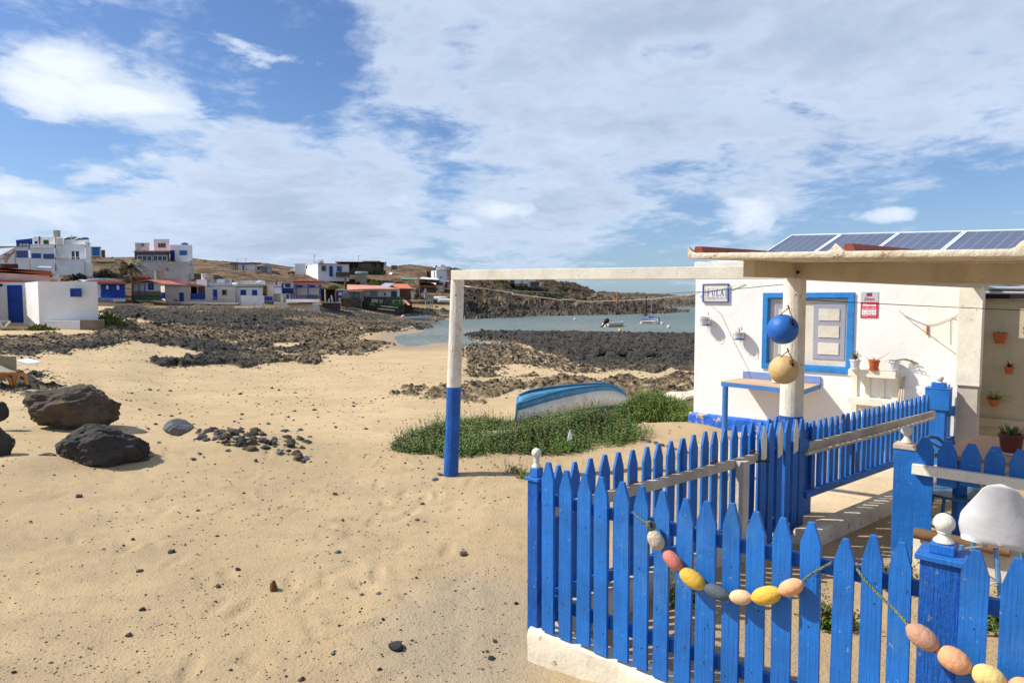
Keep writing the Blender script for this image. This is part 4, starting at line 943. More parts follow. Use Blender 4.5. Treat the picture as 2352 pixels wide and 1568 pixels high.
# ---------------------------------------------------------------- writing
def text_obj(s, box_, m, parent, L, off, shear=0, bold=0, name='lettering'):
    """text fitted to the pixel box ((x0,y0),(x1,y1)) on wall line L"""
    cu = bpy.data.curves.new('t', 'FONT'); cu.body = s; cu.size = 1; cu.shear = shear; cu.offset = bold; cu.extrude = .0
    to = bpy.data.objects.new('t', cu); COL.objects.link(to); dg = bpy.context.evaluated_depsgraph_get(); me_ = bpy.data.meshes.new_from_object(to.evaluated_get(dg))
    bpy.data.objects.remove(to)
    c = np.zeros(len(me_.vertices)*3); me_.vertices.foreach_get('co', c); c = c.reshape(-1,3)
    x0,x1,y0,y1 = c[:,0].min(),c[:,0].max(),c[:,1].min(),c[:,1].max()
    sa,za = hs(box_[0],off,L); sb,zb_ = hs(box_[1],off,L)
    F = L.frame(L.p.copy()); b_ = MB(F)
    b_.add([(sa+(p[0]-x0)/(x1-x0)*(sb-sa), -off, zb_+(p[1]-y0)/(y1-y0)*(za-zb_)) for p in c], [tuple(p.vertices) for p in me_.polygons])
    return b_.build(name, m, parent)
M_SBL = mat('sign_blue', SR(48,92,186), .5, .05, 8, .2, 30); M_SW = mat('tile_white', SR(226,226,226), .35, .03, 8, .05); M_SN = mat('tile_navy', SR(44,44,120), .4, .05, 8, .05); M_SBR = mat('tile_brown', SR(140,110,110), .5,.1,20,.05)
sg = thing('name_sign', 'blue framed tile name sign reading FULA on the white cottage wall', 'sign', HL.at(*A1(450,960)))
mb = MB(FRH); hbox(mb, A1(297,742), A1(608,965), .0, .018); mb.build('board', M_SHUT, sg)
s0_,z1_ = hs(A1(293,738)); s1_,z0_ = hs(A1(613,968)); fw=.012; mb = MB(FRH)
for (x0,x1,q0_,q1_) in ((s0_,s1_,z1_-fw,z1_),(s0_,s1_,z0_,z0_+fw),(s0_,s0_+fw,z0_+fw,z1_-fw),(s1_-fw,s1_,z0_+fw,z1_-fw)): mb.box(x0,x1,-.028,.0,q0_,q1_)
mb.build('frame', M_SBL, sg, bevel=.002)
mb = MB(FRH); hbox(mb, A1(318,788), A1(582,915), .018, .024); ti = mb.build('tile', M_SW, sg)
def letter(strokes, name='letter'):
    mb_ = MB(FRH)
    for pts in strokes:
        q = [hs(A1(x,y),.025) for x,y in pts]; mb_.prism([(s_,-.024,z_) for s_,z_ in q],(0,-.0015,0))
    return mb_.build(name, M_SN, ti)
R_ = lambda x0,y0,x1,y1: [(x0,y0),(x1,y0),(x1,y1),(x0,y1)]
letter([R_(346,820,357,882), R_(340,815,384,820), R_(340,882,363,888), R_(357,846,376,850), R_(380,820,384,832), R_(374,840,377,856)])
letter([R_(401,820,410,872), R_(429,820,434,872), R_(396,815,415,820), R_(424,815,438,820), [(401,872),(410,872),(418,883),(424,881),(429,872),(434,872),(428,888),(408,888)]])
letter([R_(457,820,467,882), R_(452,815,473,820), R_(452,882,494,888), R_(490,870,494,882)])
letter([[(524,815),(532,815),(548,882),(537,882)], [(524,815),(528,822),(513,882),(508,882)], R_(517,858,538,862), R_(503,882,519,888), R_(532,882,553,888)])
mb = MB(FRH)
for cx in (360,415,470,525):
    for yy in (797,903):
        for dx in (-14,-5,5,14): hbox(mb, A1(cx+dx-3.5,yy-3+abs(dx)*.2), A1(cx+dx+3.5,yy+4), .024, .0255)
mb.build('ornament', M_SBR, ti)
mb = MB(FRH)
for yy in range(812,900,17):
    for cx in (324,572): hbox(mb, A1(cx-4,yy-5), A1(cx+4,yy+4), .024, .0255)
mb.build('ornament', M_SN, ti)
M_AR = mat('sign_red', SR(206,44,56), .45,.04,6,.05); M_AG = mat('sign_grey', SR(190,192,196), .45,.04,6,.05); M_AW = mat('sign_white', SR(232,232,232), .45,.02,6,.05); M_AK = mat('sign_black', SR(50,30,36), .5,.02,6,.05)
al = thing('alarm_sign', 'red and grey alarm warning sign reading Alarma on the white cottage wall', 'sign', HL.at(*A2(255,1165)))
mb = MB(FRH); hbox(mb, A2(151,838), A2(362,1167), 0, .006); pl_ = mb.build('plate', M_AG, al)
mb = MB(FRH); hbox(mb, A2(151,966), A2(362,1163), .006, .008); mb.build('red_field', M_AR, pl_)
mb = MB(FRH); hbox(mb, A2(222,853), A2(289,893), .006, .008); mb.build('emblem', M_AK, pl_)
mb = MB(FRH)
for k in range(3): hbox(mb, A2(228+20*k,862), A2(244+20*k,878), .008, .0092)
mb.build('emblem_square', M_AR, pl_)
text_obj('SECURITAS'[:9], (A2(226,882),A2(285,890)), M_AG, pl_, HL, .0095)
text_obj('Direct', (A2(190,905),A2(322,948)), M_AR, pl_, HL, .0085, shear=.35, bold=.01)
text_obj('Alarma', (A2(166,984),A2(343,1021)), M_AW, pl_, HL, .0095, bold=.035)
text_obj('con aviso a Policía', (A2(163,1028),A2(343,1045)), M_AW, pl_, HL, .0095, bold=.015)
for k,(xa,xb) in enumerate(((163,217),(223,277),(285,339))):
    mb = MB(FRH); hbox(mb, A2(xa,1053), A2(xb,1126), .0082, .0092); ic = mb.build('icon', M_AW, pl_)
    mb = MB(FRH); hbox(mb, A2(xa+8,1058), A2(xb-8,1064), .0094, .0100)
    if k==0: mb.tube([(hs(A2(xa+8,1095),.01)[0],-.01,hs(A2(0+xa,1088))[1]),(hs(A2(xa+25,1095),.01)[0],-.01,hs(A2(xa,1105))[1]),(hs(A2(xb-8,1095),.01)[0],-.01,hs(A2(xa,1100))[1])],.0012,5)
    elif k==1: hbox(mb, A2(xa+18,1080), A2(xb-18,1086), .0094, .0100); hbox(mb, A2(xa+14,1100), A2(xb-14,1106), .0094, .0100)
    else:
        cx,cz_ = hs(A2((xa+xb)/2,1095),.01); rr=.0085
        mb.tube([(cx+rr*cos(t_),-.0098,cz_+rr*sin(t_)) for t_ in np.linspace(0,2*pi,17)],.0011,5); mb.tube([(cx-rr*.7,-.0098,cz_+rr*.7),(cx+rr*.7,-.0098,cz_-rr*.7)],.0011,5)
    mb.build('mark', M_SN, ic)
text_obj('902 00 00 00', (A2(163,1134),A2(245,1145)), M_AW, pl_, HL, .0095) if False else None
mb = MB(FRH); hbox(mb, A2(163,1136), A2(240,1143), .008, .0092); hbox(mb, A2(255,1138), A2(338,1142), .008, .0092); mb.build('small_print', M_AW, pl_)
# ---------------------------------------------------------------- wall table
tb = thing('wall_table', 'tan fold table fixed to the cottage wall with pale blue edge and round blue leg', 'table', HL.at(*A3(1200,1050)))
zt_ = hs(A3(800,505))[1]; BL = HL.at(*A3(798,505)); BR_ = HL.at(*A3(1765,577)); BR_.z = zt_; BL.z = zt_
FLp = G(*A3(513,548),zt_); FRp = G(*A3(1545,655),zt_)
v3 = lambda p,z_: Vector((p.x,p.y,z_))
mb = MB(); mb.prism([v3(BL,zt_-.004),v3(FLp,zt_-.004),v3(FRp,zt_-.004),v3(BR_,zt_-.004)],(0,0,.006)); mb.build('table_top', mat('table_tan', SR(198,166,136), .7,.05,3,.2,dirt=SR(170,140,115),damt=.4), tb)
M_TBL = mat('table_blue', SR(66,124,192), .6,.07,5,.3,20,SR(110,150,190),.24,25)
mb = MB()
def edge(pa,pb,z0,z1,t=.02):
    d_=(pb-pa);d_.z=0;d_.normalize();n_=Vector((d_.y,-d_.x,0))*t
    mb.hexa([v3(pa,z0),v3(pb,z0),v3(pb-n_,z0),v3(pa-n_,z0)],[v3(pa,z1),v3(pb,z1),v3(pb-n_,z1),v3(pa-n_,z1)])
edge(FLp,FRp,zt_-.055,zt_-.0045); edge(FRp,BR_,zt_-.055,zt_-.0045); edge(BL,FLp,zt_-.055,zt_-.0045); mb.build('apron', M_TBL, tb, bevel=.003)
c_ = FLp+(FRp-FLp).normalized()*.05+(BL-FLp).normalized()*.02; mb = MB(); mb.lathe([(.034,0),(.034,zt_-.056-TERR+.06)],(c_.x,c_.y,TERR-.06),20); mb.build('leg', M_TBL, tb, smooth=True)
mb = MB(FRH); hbox(mb, A3(797,418), A3(1768,572), 0, .02); sa,za = hs(A3(797,418)); sb,_=hs(A3(1768,572)); mb = MB(FRH); mb.box(sa,sb,-.022,0,zt_+.004,za); mb.build('backboard', mat('board_lilac', SR(126,150,204), .7,.06,4,.3,20,SR(170,185,210),.22,20), tb, bevel=.003)
# ---------------------------------------------------------------- pots and plants
M_PW = mat('pot_white', SR(226,226,224), .4,.03,8,.05); M_PT = mat('pot_terracotta', SR(192,96,54), .6,.05,8,.2,dirt=SR(170,120,90),damt=.3); M_PB = mat('pot_brown', SR(112,52,40), .45,.05,8,.1); M_SOIL = mat('soil', SR(70,56,44), .95,.2,40,.8)
M_SUC = mat('succulent_green', SR(116,126,50), .5,.12,10,.1,dirt=SR(176,110,50),damt=.7); M_ALOE = mat('aloe_green', SR(70,104,56), .45,.1,12,.1); M_SPI = mat('spider_green', SR(130,150,60), .45,.1,12,.1); M_REDL = mat('dark_red_leaf', SR(82,34,38), .4,.1,12,.1); M_PINKL = mat('pink_leaf', SR(206,70,70), .4,.1,12,.1)
def pot(label, c, r0, r1, h, m, group=None, tilt=None, saucer=None, cat='flower pot'):
    t_ = thing('flower_pot', label, cat, c, group); ax = Vector(tilt).normalized() if tilt else Vector((0,0,1))
    mb_ = MB(); c = Vector(c)
    prof = [(r0*.9,0),(r0,.004),(r0+(r1-r0)*.82,h*.82),(r1*.99,h*.83),(r1*1.08,h*.84),(r1*1.10,h*.99),(r1*1.02,h),(r1*.97,h*.98),(r1*.92,h*.88)]
    mb_.lathe(prof, c+ax*.002, 28, ax); mb_.build('pot', m, t_, smooth=True)
    mb_ = MB(); mb_.lathe([(r1*.925,h*.86),(r1*.92,h*.9),(.001,h*.91)], c, 20, ax); mb_.build('soil', M_SOIL, t_)
    if saucer: mb_ = MB(); mb_.lathe([(r0*1.0,-.006),(r0*1.25,0),(r0*1.3,.012),(r0*1.22,.012)], c, 24, ax); mb_.build('saucer', saucer, t_, smooth=True)
    return t_, c+ax*h*.92
def leaf(mb_, base, dr, L_, w, droop=.4, n=6, up=Vector((0,0,1))):
    """a curved tapering leaf with a fold"""
    base=Vector(base);dr=Vector(dr).normalized(); side=dr.cross(up); side = side.normalized() if side.length>1e-3 else Vector((1,0,0)); vs=[];fs=[]; p=base.copy(); d_=dr.copy()
    for i in range(n+1):
        t=i/n; ww=w*(1-t)**.7*(.55+.9*t*(1-t)*2) if i<n else .0008
        nn=side.cross(d_).normalized()
        vs+= [p-side*ww/2, p+nn*(-ww*.22), p+side*ww/2, p+nn*ww*.12]
        p=p+d_*(L_/n); d_=(d_-up*(droop/n)).normalized()
    for i in range(n):
        for k in range(4): fs.append((i*4+k,i*4+(k+1)%4,(i+1)*4+(k+1)%4,(i+1)*4+k))
    fs+=[(3,2,1,0),tuple(range(n*4,n*4+4))]; mb_.add(vs,fs)
rr_ = random.Random(11)
# two wire holders with white pots on the wall
for (x0,x1,y0,y1,lb,pl_) in ((258,390,1150,1256,'white pot tilted in a wire holder on the cottage wall, directly below the name sign',0),(672,812,1335,1432,'white pot with a pink leaf in a wire holder, left of the blue window',1)):
    pc = HL.at(*A1((x0+x1)/2, y1), .075); sc1 = (x1-x0)/2*(pc.length/1568/5.461)*1.02; h_ = (y1-y0)/5.461/1568*pc.y
    t_, top = pot(lb, pc, sc1*.62, sc1*.84, h_, M_PW, tilt=(.0,-.05,1) if pl_ else (-.16,-.1,1))
    wb = MB()
    for zz_ in (-.004, h_*.62): wb.tube([pc+Vector((cos(a_)*sc1*.92, sin(a_)*sc1*.92, zz_)) for a_ in np.linspace(0,2*pi,17)], .0022, 5)
    for a_ in (0,pi/2,pi,3*pi/2): wb.tube([pc+Vector((cos(a_)*sc1*.92,sin(a_)*sc1*.92,-.004)), pc+Vector((cos(a_)*sc1*.98,sin(a_)*sc1*.98,h_*.75))], .0022, 5)
    q = HL.at(*A1((x0+x1)/2+30, y0-30), .003); wb.tube([pc-HL.n*sc1*.9+Vector((0,0,h_*.7)), q, q+Vector((0,0,.03))], .0022, 5); wb.build('wire_holder', mat('dark_wire', SR(60,80,96), .5,.05,4,.1), t_)
    lb_ = MB()
    if pl_:
        for k in range(5): leaf(lb_, top, (rr_.uniform(-.3,.3),rr_.uniform(-.2,.2),1), rr_.uniform(.05,.085), .018, .1)
        lb_.build('leaf', M_PINKL, t_)
    mb = MB(); mb.lathe([(sc1*.66,.0),(sc1*.67,h_*.16)], pc-Vector((0,0,.003)), 20); mb.build('blue_base', M_SBL, t_)
# pot on the wall table
pc = (BL*.45+FRp*.30+BR_*.25); pc = G(*A3(1205,565), zt_+.004)
t_,_ = pot('small white pot standing on the tan wall table behind the cream buoy', pc, .045,.055,.085,M_PW)
# pallet shelf
shf = thing('pallet_shelf', 'white painted pallet used as a plant shelf on the cottage wall', 'shelf', HL.at(*A4(300,1000)))
def sh(ax,ay,bx,by,y0,y1,nm,AF=A4): 
    mb_=MB(FRH); s0,z1=hs(AF(ax,ay),y1); s1,z0=hs(AF(bx,by),y1); mb_.box(s0,s1,-y1,-y0,z0,z1); return mb_.build(nm, M_WHITEP, shf, bevel=.002)
s0,z1=hs(A4(-10,395),.15); s1,z0=hs(A4(583,500),.15); zq=hs(A4(-10,465),.15)[1]
mb=MB(FRH); mb.box(s0,s1,-.15,-.13,z1-.075,z1); mb.build('plank', M_WHITEP, shf, bevel=.002)
mb=MB(FRH); mb.box(s0,s1,-.1295,-.022,z1-.022,z1-.001); mb.build('plank', M_WHITEP, shf)
zl=hs(A4(-5,745),.15)[1]; mb=MB(FRH); mb.box(s0,s1+.01,-.15,-.13,zl-.075,zl); mb.build('plank', M_WHITEP, shf, bevel=.002)
mb=MB(FRH); mb.box(s0,s1,-.1295,-.022,zl-.022,zl-.001); mb.build('plank', M_WHITEP, shf)
for (xa,xb) in ((27,102),(187,265),(367,445),(540,622)):
    mb=MB(FRH); sa=hs(A4(xa,600),.02)[0]; sb=hs(A4(xb,600),.02)[0]; mb.box(sa,sb,-.021,0,TERR+.05,z1-.0235); mb.build('slat', M_WHITEP, shf, bevel=.002)
ztop=z1
def shelfpot(xa,xb,ya,yb,m,lb,sau=None):
    c_=G(*A4((xa+xb)/2,yb-4),ztop+.008); w=(xb-xa)/2/5.461/1568*c_.y*.96; return pot(lb,c_,w*.66,w*.88,(yb-ya)/5.461/1568*c_.y,m,None,None,sau)
t_,top=shelfpot(3,147,278,398,M_PW,'white pot with bushy orange-green succulent, leftmost on the pallet shelf',M_PW)
lb_=MB()
for k in range(90):
    a_=rr_.uniform(0,2*pi); e_=rr_.uniform(.1,1.3); d_=Vector((cos(a_)*cos(e_),sin(a_)*cos(e_),sin(e_)+.3)); q=top+d_*rr_.uniform(.02,.075); leaf(lb_, q, d_, .022, .014, .1, 3)
for k in range(12):
    a_=rr_.uniform(0,2*pi); lb_.tube([top, top+Vector((cos(a_)*.03,sin(a_)*.03,.07))], .003, 5)
lb_.build('foliage', M_SUC, t_)
t_,top=shelfpot(238,388,284,408,M_PT,'terracotta pot with one long aloe leaf, in the middle of the pallet shelf',M_PT)
lb_=MB(); leaf(lb_, top, (.55,-.35,.35), .22, .022, -.35, 10); leaf(lb_, top, (-.6,.1,.28), .15, .012, .1, 8); leaf(lb_, top, (-.25,-.1,.6), .05, .015, .0, 5); leaf(lb_, top, (.2,.1,.7), .05, .012, .0, 5); lb_.build('foliage', M_ALOE, t_)
t_,top=shelfpot(478,640,295,418,M_PW,'white pot with trailing stems hanging right, on the right end of the pallet shelf',M_PW)
lb_=MB()
for k in range(22):
    a_=rr_.uniform(-.5,.3) if k<9 else rr_.uniform(0,2*pi); L_=rr_.uniform(.16,.27) if k<9 else rr_.uniform(.05,.09); d_=Vector((cos(a_),sin(a_)-.5*(k<9),.55)); p=top.copy(); pts=[p.copy()]
    for j in range(14):
        p=p+d_.normalized()*L_/14; d_.z-=.10; pts.append(p.copy())
        for s_ in (-1,1): leaf(lb_, p, (rr_.uniform(-1,1),rr_.uniform(-1,1),.6), .014, .008, .1, 2)
    lb_.tube(pts,.0016,4)
lb_.build('foliage', mat('trailing_green', SR(150,140,80), .5,.1,12,.1), t_)
for (xa,ya,xb,yb,r_) in ((612,800,672,500,.011),(648,790,682,490,.009),(680,790,702,480,.006)):
    mb=MB(); mb.tube([HL.at(*A4(xa,yb+330),.14), HL.at(*A4(xb,yb),.02)], r_, 8); mb.build('cane', M_GREYW if r_<.01 else mat('bamboo', SR(196,172,130),.6,.08,9,.2), smooth=True, tagd=(['thick pale cane leaning on the wall beside the shelf','middle pale cane leaning on the wall beside the shelf','thinnest greenish cane leaning on the wall beside the shelf'][0 if r_>.01 else 1 if r_>.008 else 2],'cane'))
# hanging pots on porch wall
def wallpot(D,x0,x1,y0,y1,m,lb,tilt=None):
    c_=HB.at(*D((x0+x1)/2,y1),.09); w=(x1-x0)/2/5.461/1568*c_.y; return pot(lb,c_,w*.62,w*.9,(y1-y0)/5.461/1568*c_.y,m,'terracotta pots on the porch wall',tilt)
t_,top=wallpot(A2,1805,1975,1355,1490,M_PT,'terracotta pot with short green plant, highest on the shaded porch wall'); lb_=MB()
for k in range(14): a_=rr_.uniform(0,2*pi); leaf(lb_,top,(cos(a_),sin(a_)-.2,rr_.uniform(.2,1.2)),rr_.uniform(.05,.09),.012,.5)
lb_.build('foliage', M_ALOE, t_)
t_,top=wallpot(D1,1622,1738,368,458,M_PT,'small terracotta pot with dark red leaves on the porch wall'); lb_=MB()
for k in range(12): a_=rr_.uniform(0,2*pi); leaf(lb_,top,(cos(a_),sin(a_)-.2,rr_.uniform(.6,1.6)),rr_.uniform(.05,.10),.018,.3)
lb_.build('foliage', M_REDL, t_)
t_,top=wallpot(D1,1420,1575,745,852,M_PT,'tilted terracotta pot with a spider plant, lowest on the porch wall',(-.25,-.2,1)); lb_=MB()
for k in range(26): a_=rr_.uniform(0,2*pi); leaf(lb_,top,(cos(a_),sin(a_)-.25,rr_.uniform(.1,.9)),rr_.uniform(.12,.24),.013,1.1,9)
lb_.build('foliage', M_SPI, t_)
# cafe table and its pot
ZTB=-1.02
TN=G(*D1(745,1445),ZTB); TF=G(*D1(1280,1218),ZTB)
ct=thing('cafe_table','tan topped table under the porch behind the short blue pickets','table',(TN+TF)/2+Vector((.5,-.4,-.74)))
e=(TF-TN); 
mb=MB(); mb.prism([TN-Vector((0,0,.03)),TN+DW*1.5-Vector((0,0,.03)),TF+DW*1.5-Vector((0,0,.03)),TF-Vector((0,0,.03))],(0,0,.03)); mb.build('table_top', mat('cafe_tan', SR(190,152,118), .6,.05,2,.1,dirt=SR(165,130,100),damt=.3), ct, bevel=.003)
for (p_) in (TN+e*.12+DW*.12, TN+e*.88+DW*.12, TN+e*.12+DW*1.38, TN+e*.88+DW*1.38):
    mb=MB(); mb.box(p_.x-.03,p_.x+.03,p_.y-.03,p_.y+.03,YARD-.02,ZTB-.0305); mb.build('leg', M_BLUE, ct)
pc=G(*D1(1700,1452),ZTB+.004); w_=.5*(1850-1555)/5.461/1568*pc.y
t_,top=pot('large dark brown pot with spiky aloe standing on the tan cafe table',pc,w_*.72,w_*.90,(1455-1205)/5.461/1568*pc.y,M_PB,None,None,M_PW); lb_=MB()
for k in range(30): a_=rr_.uniform(0,2*pi); q=top+Vector((cos(a_),sin(a_),0))*rr_.uniform(0,w_*.7); leaf(lb_,q,(cos(a_)*.5,sin(a_)*.5,rr_.uniform(.7,1.3)),rr_.uniform(.05,.09),.022,-.2,5)
lb_.build('foliage', M_ALOE, t_)
# blue metal chair
M_CH=mat('chair_blue', SR(30,100,140), .4,.06,8,.1); cc_=G(2192,1130,-1.30)
ch=thing('garden_chair','blue metal chair with round seat and curved hoop back beside the cafe table','chair',(cc_.x,cc_.y,YARD))
mb=MB(); mb.lathe([(.001,0),(.17,0),(.19,.004),(.195,.012),(.19,.022),(.001,.018)],(cc_.x,cc_.y,-1.315),32); mb.build('seat', M_CH, ch, smooth=True)
hc=P(*D1(700,1330),cc_.y+.28)
mb=MB(); pts=[]
bx=(P(*D1(545,1400),cc_.y+.1)); tx=P(*D1(690,1243),cc_.y+.22); rx=P(*D1(870,1330),cc_.y+.36)
mb.tube([Vector((bx.x,bx.y,-1.30)),bx,bx.lerp(tx,.5)+Vector((-.02,0,.025)),tx,tx.lerp(rx,.5)+Vector((0,0,.02)),rx,Vector((rx.x,rx.y,-1.30))],.012,8)
mb.tube([bx+Vector((.05,.03,-.02)),tx+Vector((.0,0,-.035)),rx+Vector((-.03,0,-.03))],.009,8); mb.build('backrest', M_CH, ch, smooth=True)
for a_ in (.5,2.1,3.7,5.2):
    mb=MB(); mb.tube([(cc_.x+cos(a_)*.13,cc_.y+sin(a_)*.13,-1.316),(cc_.x+cos(a_)*.21,cc_.y+sin(a_)*.21,YARD)],.011,8); mb.build('leg', M_CH, ch, smooth=True)
mb=MB(); mb.tube([(cc_.x+cos(t_)*.165,cc_.y+sin(t_)*.165,-1.52) for t_ in np.linspace(0,2*pi,25)],.007,6); mb.build('stretcher', M_CH, ch, smooth=True)
# white shell chair seen from behind
SY=3.0; sh0=P(2296,1195,SY)
sc_=thing('shell_chair','white moulded shell chair seen from behind, grimy back, blue and white tube legs','chair',(sh0.x,sh0.y,YARD))
M_SHELL=mat('shell_white', SR(226,224,222), .45,.03,6,.1,30,SR(150,140,125),.27,34,dirt=SR(205,190,180),damt=.4)
vs=[];fs=[];NI,NJ=30,26
for i in range(NI+1):
    t=i/NI                                     # 0 top .. 1 front of the seat
    if t<.62: 
        q=t/.62; v_=1109+(1262-1109)*q; hw=max(2.0,np.interp(q,[0,.2,.5,.62,.8,1],[34,50,84,98,103,97])*math.sqrt(max(0,1-(1-min(1,q/.15))**2.2)))/1.2; pz_=P(2296,v_,SY).z; dy=.05*q-.02*(1-q)**2; hw=hw*SY/1568
    else:
        q=(t-.62)/.38; pz_=P(2296,1262,SY).z-.06*sin(q*pi/2); dy=.05+.40*q; hw=(95-30*q)/1.2*SY/1568
    for j in range(NJ+1):
        x=2*j/NJ-1; cx=sh0.x+x*hw; lift=0
        yy=sh0.y+dy+(abs(x)**2.4)*(.07*min(1,t*3.2) if t<.62 else .02)*(1 if t<.62 else (1-(t-.62)/.38)); 
        zz_=pz_
        pass
        lx_=cx-sh0.x; ly_=yy-sh0.y; vs.append((sh0.x+lx_*.755+ly_*.655, sh0.y-lx_*.655+ly_*.755, zz_))
for i in range(NI):
    for j in range(NJ): fs.append((i*(NJ+1)+j,i*(NJ+1)+j+1,(i+1)*(NJ+1)+j+1,(i+1)*(NJ+1)+j))
mb=MB();mb.add(vs,fs); so=mb.build('shell', M_SHELL, sc_, smooth=True); so.modifiers.new('s','SOLIDIFY').thickness=.006
so.data.polygons.foreach_set('use_smooth',[True]*len(so.data.polygons))
M_TB2=mat('leg_blue_chrome', SR(110,160,205), .3,.1,10,.1,metal=.3)
zs_=P(2296,1262,SY).z-.03
for (ax_,ay_,bx_,by_) in ((.06,.10,.09,.02),(-.07,.14,-.08,.10),(.16,.38,.14,.46),(.38,.36,.44,.40)):
    mb=MB(); mb.tube([(sh0.x+ax_,sh0.y+ay_,zs_),(sh0.x+bx_,sh0.y+by_,YARD)],.011,8); mb.build('leg', M_TB2, sc_, smooth=True)
for (a_,b_) in (((-.08,.1,0),(.02,.1,.01)),((-.13,.12,-.04),(.05,.06,-.14)),((.05,.06,-.14),(.07,.3,-.22)),((-.08,.12,-.24),(.05,.06,-.14)),((.15,.38,-.02),(.36,.36,-.02))): mb=MB(); mb.tube([sh0+Vector((a_[0],a_[1],zs_-sh0.z+a_[2])),sh0+Vector((b_[0],b_[1],zs_-sh0.z+b_[2]))],.005,6); mb.build('brace', M_METAL, sc_)
# ---------------------------------------------------------------- clothes lines
def line_thing(name,label,pts,r,m,cat='clothes line'):
    mb_=MB(); mb_.tube(pts,r,6); return mb_.build(name,m,smooth=True,tagd=(label,cat))
def Z4(x,y): return 1148.4+x/5.12, 597.2+y/5.12
def Z3(x,y): return 746.5+x/5.12, 562.7+y/5.12
M_LW=mat('line_white', SR(214,208,196), .7,.05,30,.1); M_LG=mat('line_green', SR(40,100,80), .6,.05,30,.1)
pts=[P(1062,656,7.02)]+[P(*Z3(x,y),7.05+(x-1885)/1000) for x,y in ((1700,490),(1885,515),(2200,560))]+[P(*Z4(x,y),7.2+1.5*x/2352) for x,y in ((150,400),(400,430),(640,457),(690,471),(740,465),(860,462),(930,485),(1050,490),(1300,480),(1500,474),(1800,458),(2100,420),(2240,416),(2352,386))]+[HL.at(*A1(205,848),.03),HL.at(*A1(520,800),.03),HL.at(*A1(815,733),.01)]
line_thing('clothes_line','white cord sagging from the left post to the cottage wall under the open beam',pts,.0045,M_LW)
pts=[P(1062,660,7.02),P(*Z3(1885,520),7.0),P(*Z4(300,368),6.8),P(*Z4(700,388),6.5),P(*Z4(1200,403),6.1),P(*Z4(1500,404),5.9),P(*Z4(1900,395),5.65),P(*Z4(2352,374),5.45),P(*A1(600,812),5.3),P(1800,653,5.10)]
line_thing('clothes_line','thin green line strung from the left post to the porch post',pts,.003,M_LG)
pts=[P(*A1(1568,942),5.02),P(*A1(1620,940),5.0)]+[P(*A2(x,y),5.0+.3*x/2195) for x,y in ((0,966),(700,1003),(1400,1035),(2195,1070))]+[P(2420,722,5.4)]
line_thing('clothes_line','thin dark line running right from the porch post across the cottage front',pts,.003,M_DARK)
for (q,lb) in ((P(*Z3(1873,505),7.0),'small orange-brown peg on the line just right of the left post'),(P(*Z4(1385,385),5.98),'small tan peg on the line in the middle of the bay view')):
    mb=MB(); w_=.011; mb.box(q.x-w_,q.x-.001,q.y-.006,q.y+.006,q.z-.085,q.z+.006); mb.box(q.x+.001,q.x+w_,q.y-.006,q.y+.006,q.z-.085,q.z+.006); mb.tube([q+Vector((-w_-.002,0,-.03)),q+Vector((w_+.002,0,-.03))],.004,6)
    mb.build('clothes_peg', mat('peg_wood', SR(196,140,84),.7,.08,20,.3), tagd=(lb,'peg'))
# old vine twig and peg on the wall
mb=MB()
for tr in (((630,1072),(700,1135),(830,1200),(990,1258)),((650,1090),(790,1220),(1000,1370),(1400,1660)),((990,1258),(1100,1240),(1290,1165),(1410,1100)),((1290,1165),(1360,1190)),((1275,1180),(1270,1500))):
    mb.tube([HL.at(*A2(x,y),.008) for x,y in tr],.0022,5)
mb.build('dry_twig', M_BROWN, tagd=('thin dry vine twig trained across the bare cottage wall','twig'))
mb=MB(); q=HL.at(*A2(985,1258),.012); mb.box(q.x-.009,q.x+.009,q.y-.006,q.y+.006,q.z-.10,q.z); mb.build('clothes_peg', mat('peg_wood', SR(196,140,84),.7,.08,20,.3), tagd=('pale wooden peg clipped on the twig on the cottage wall','peg'))
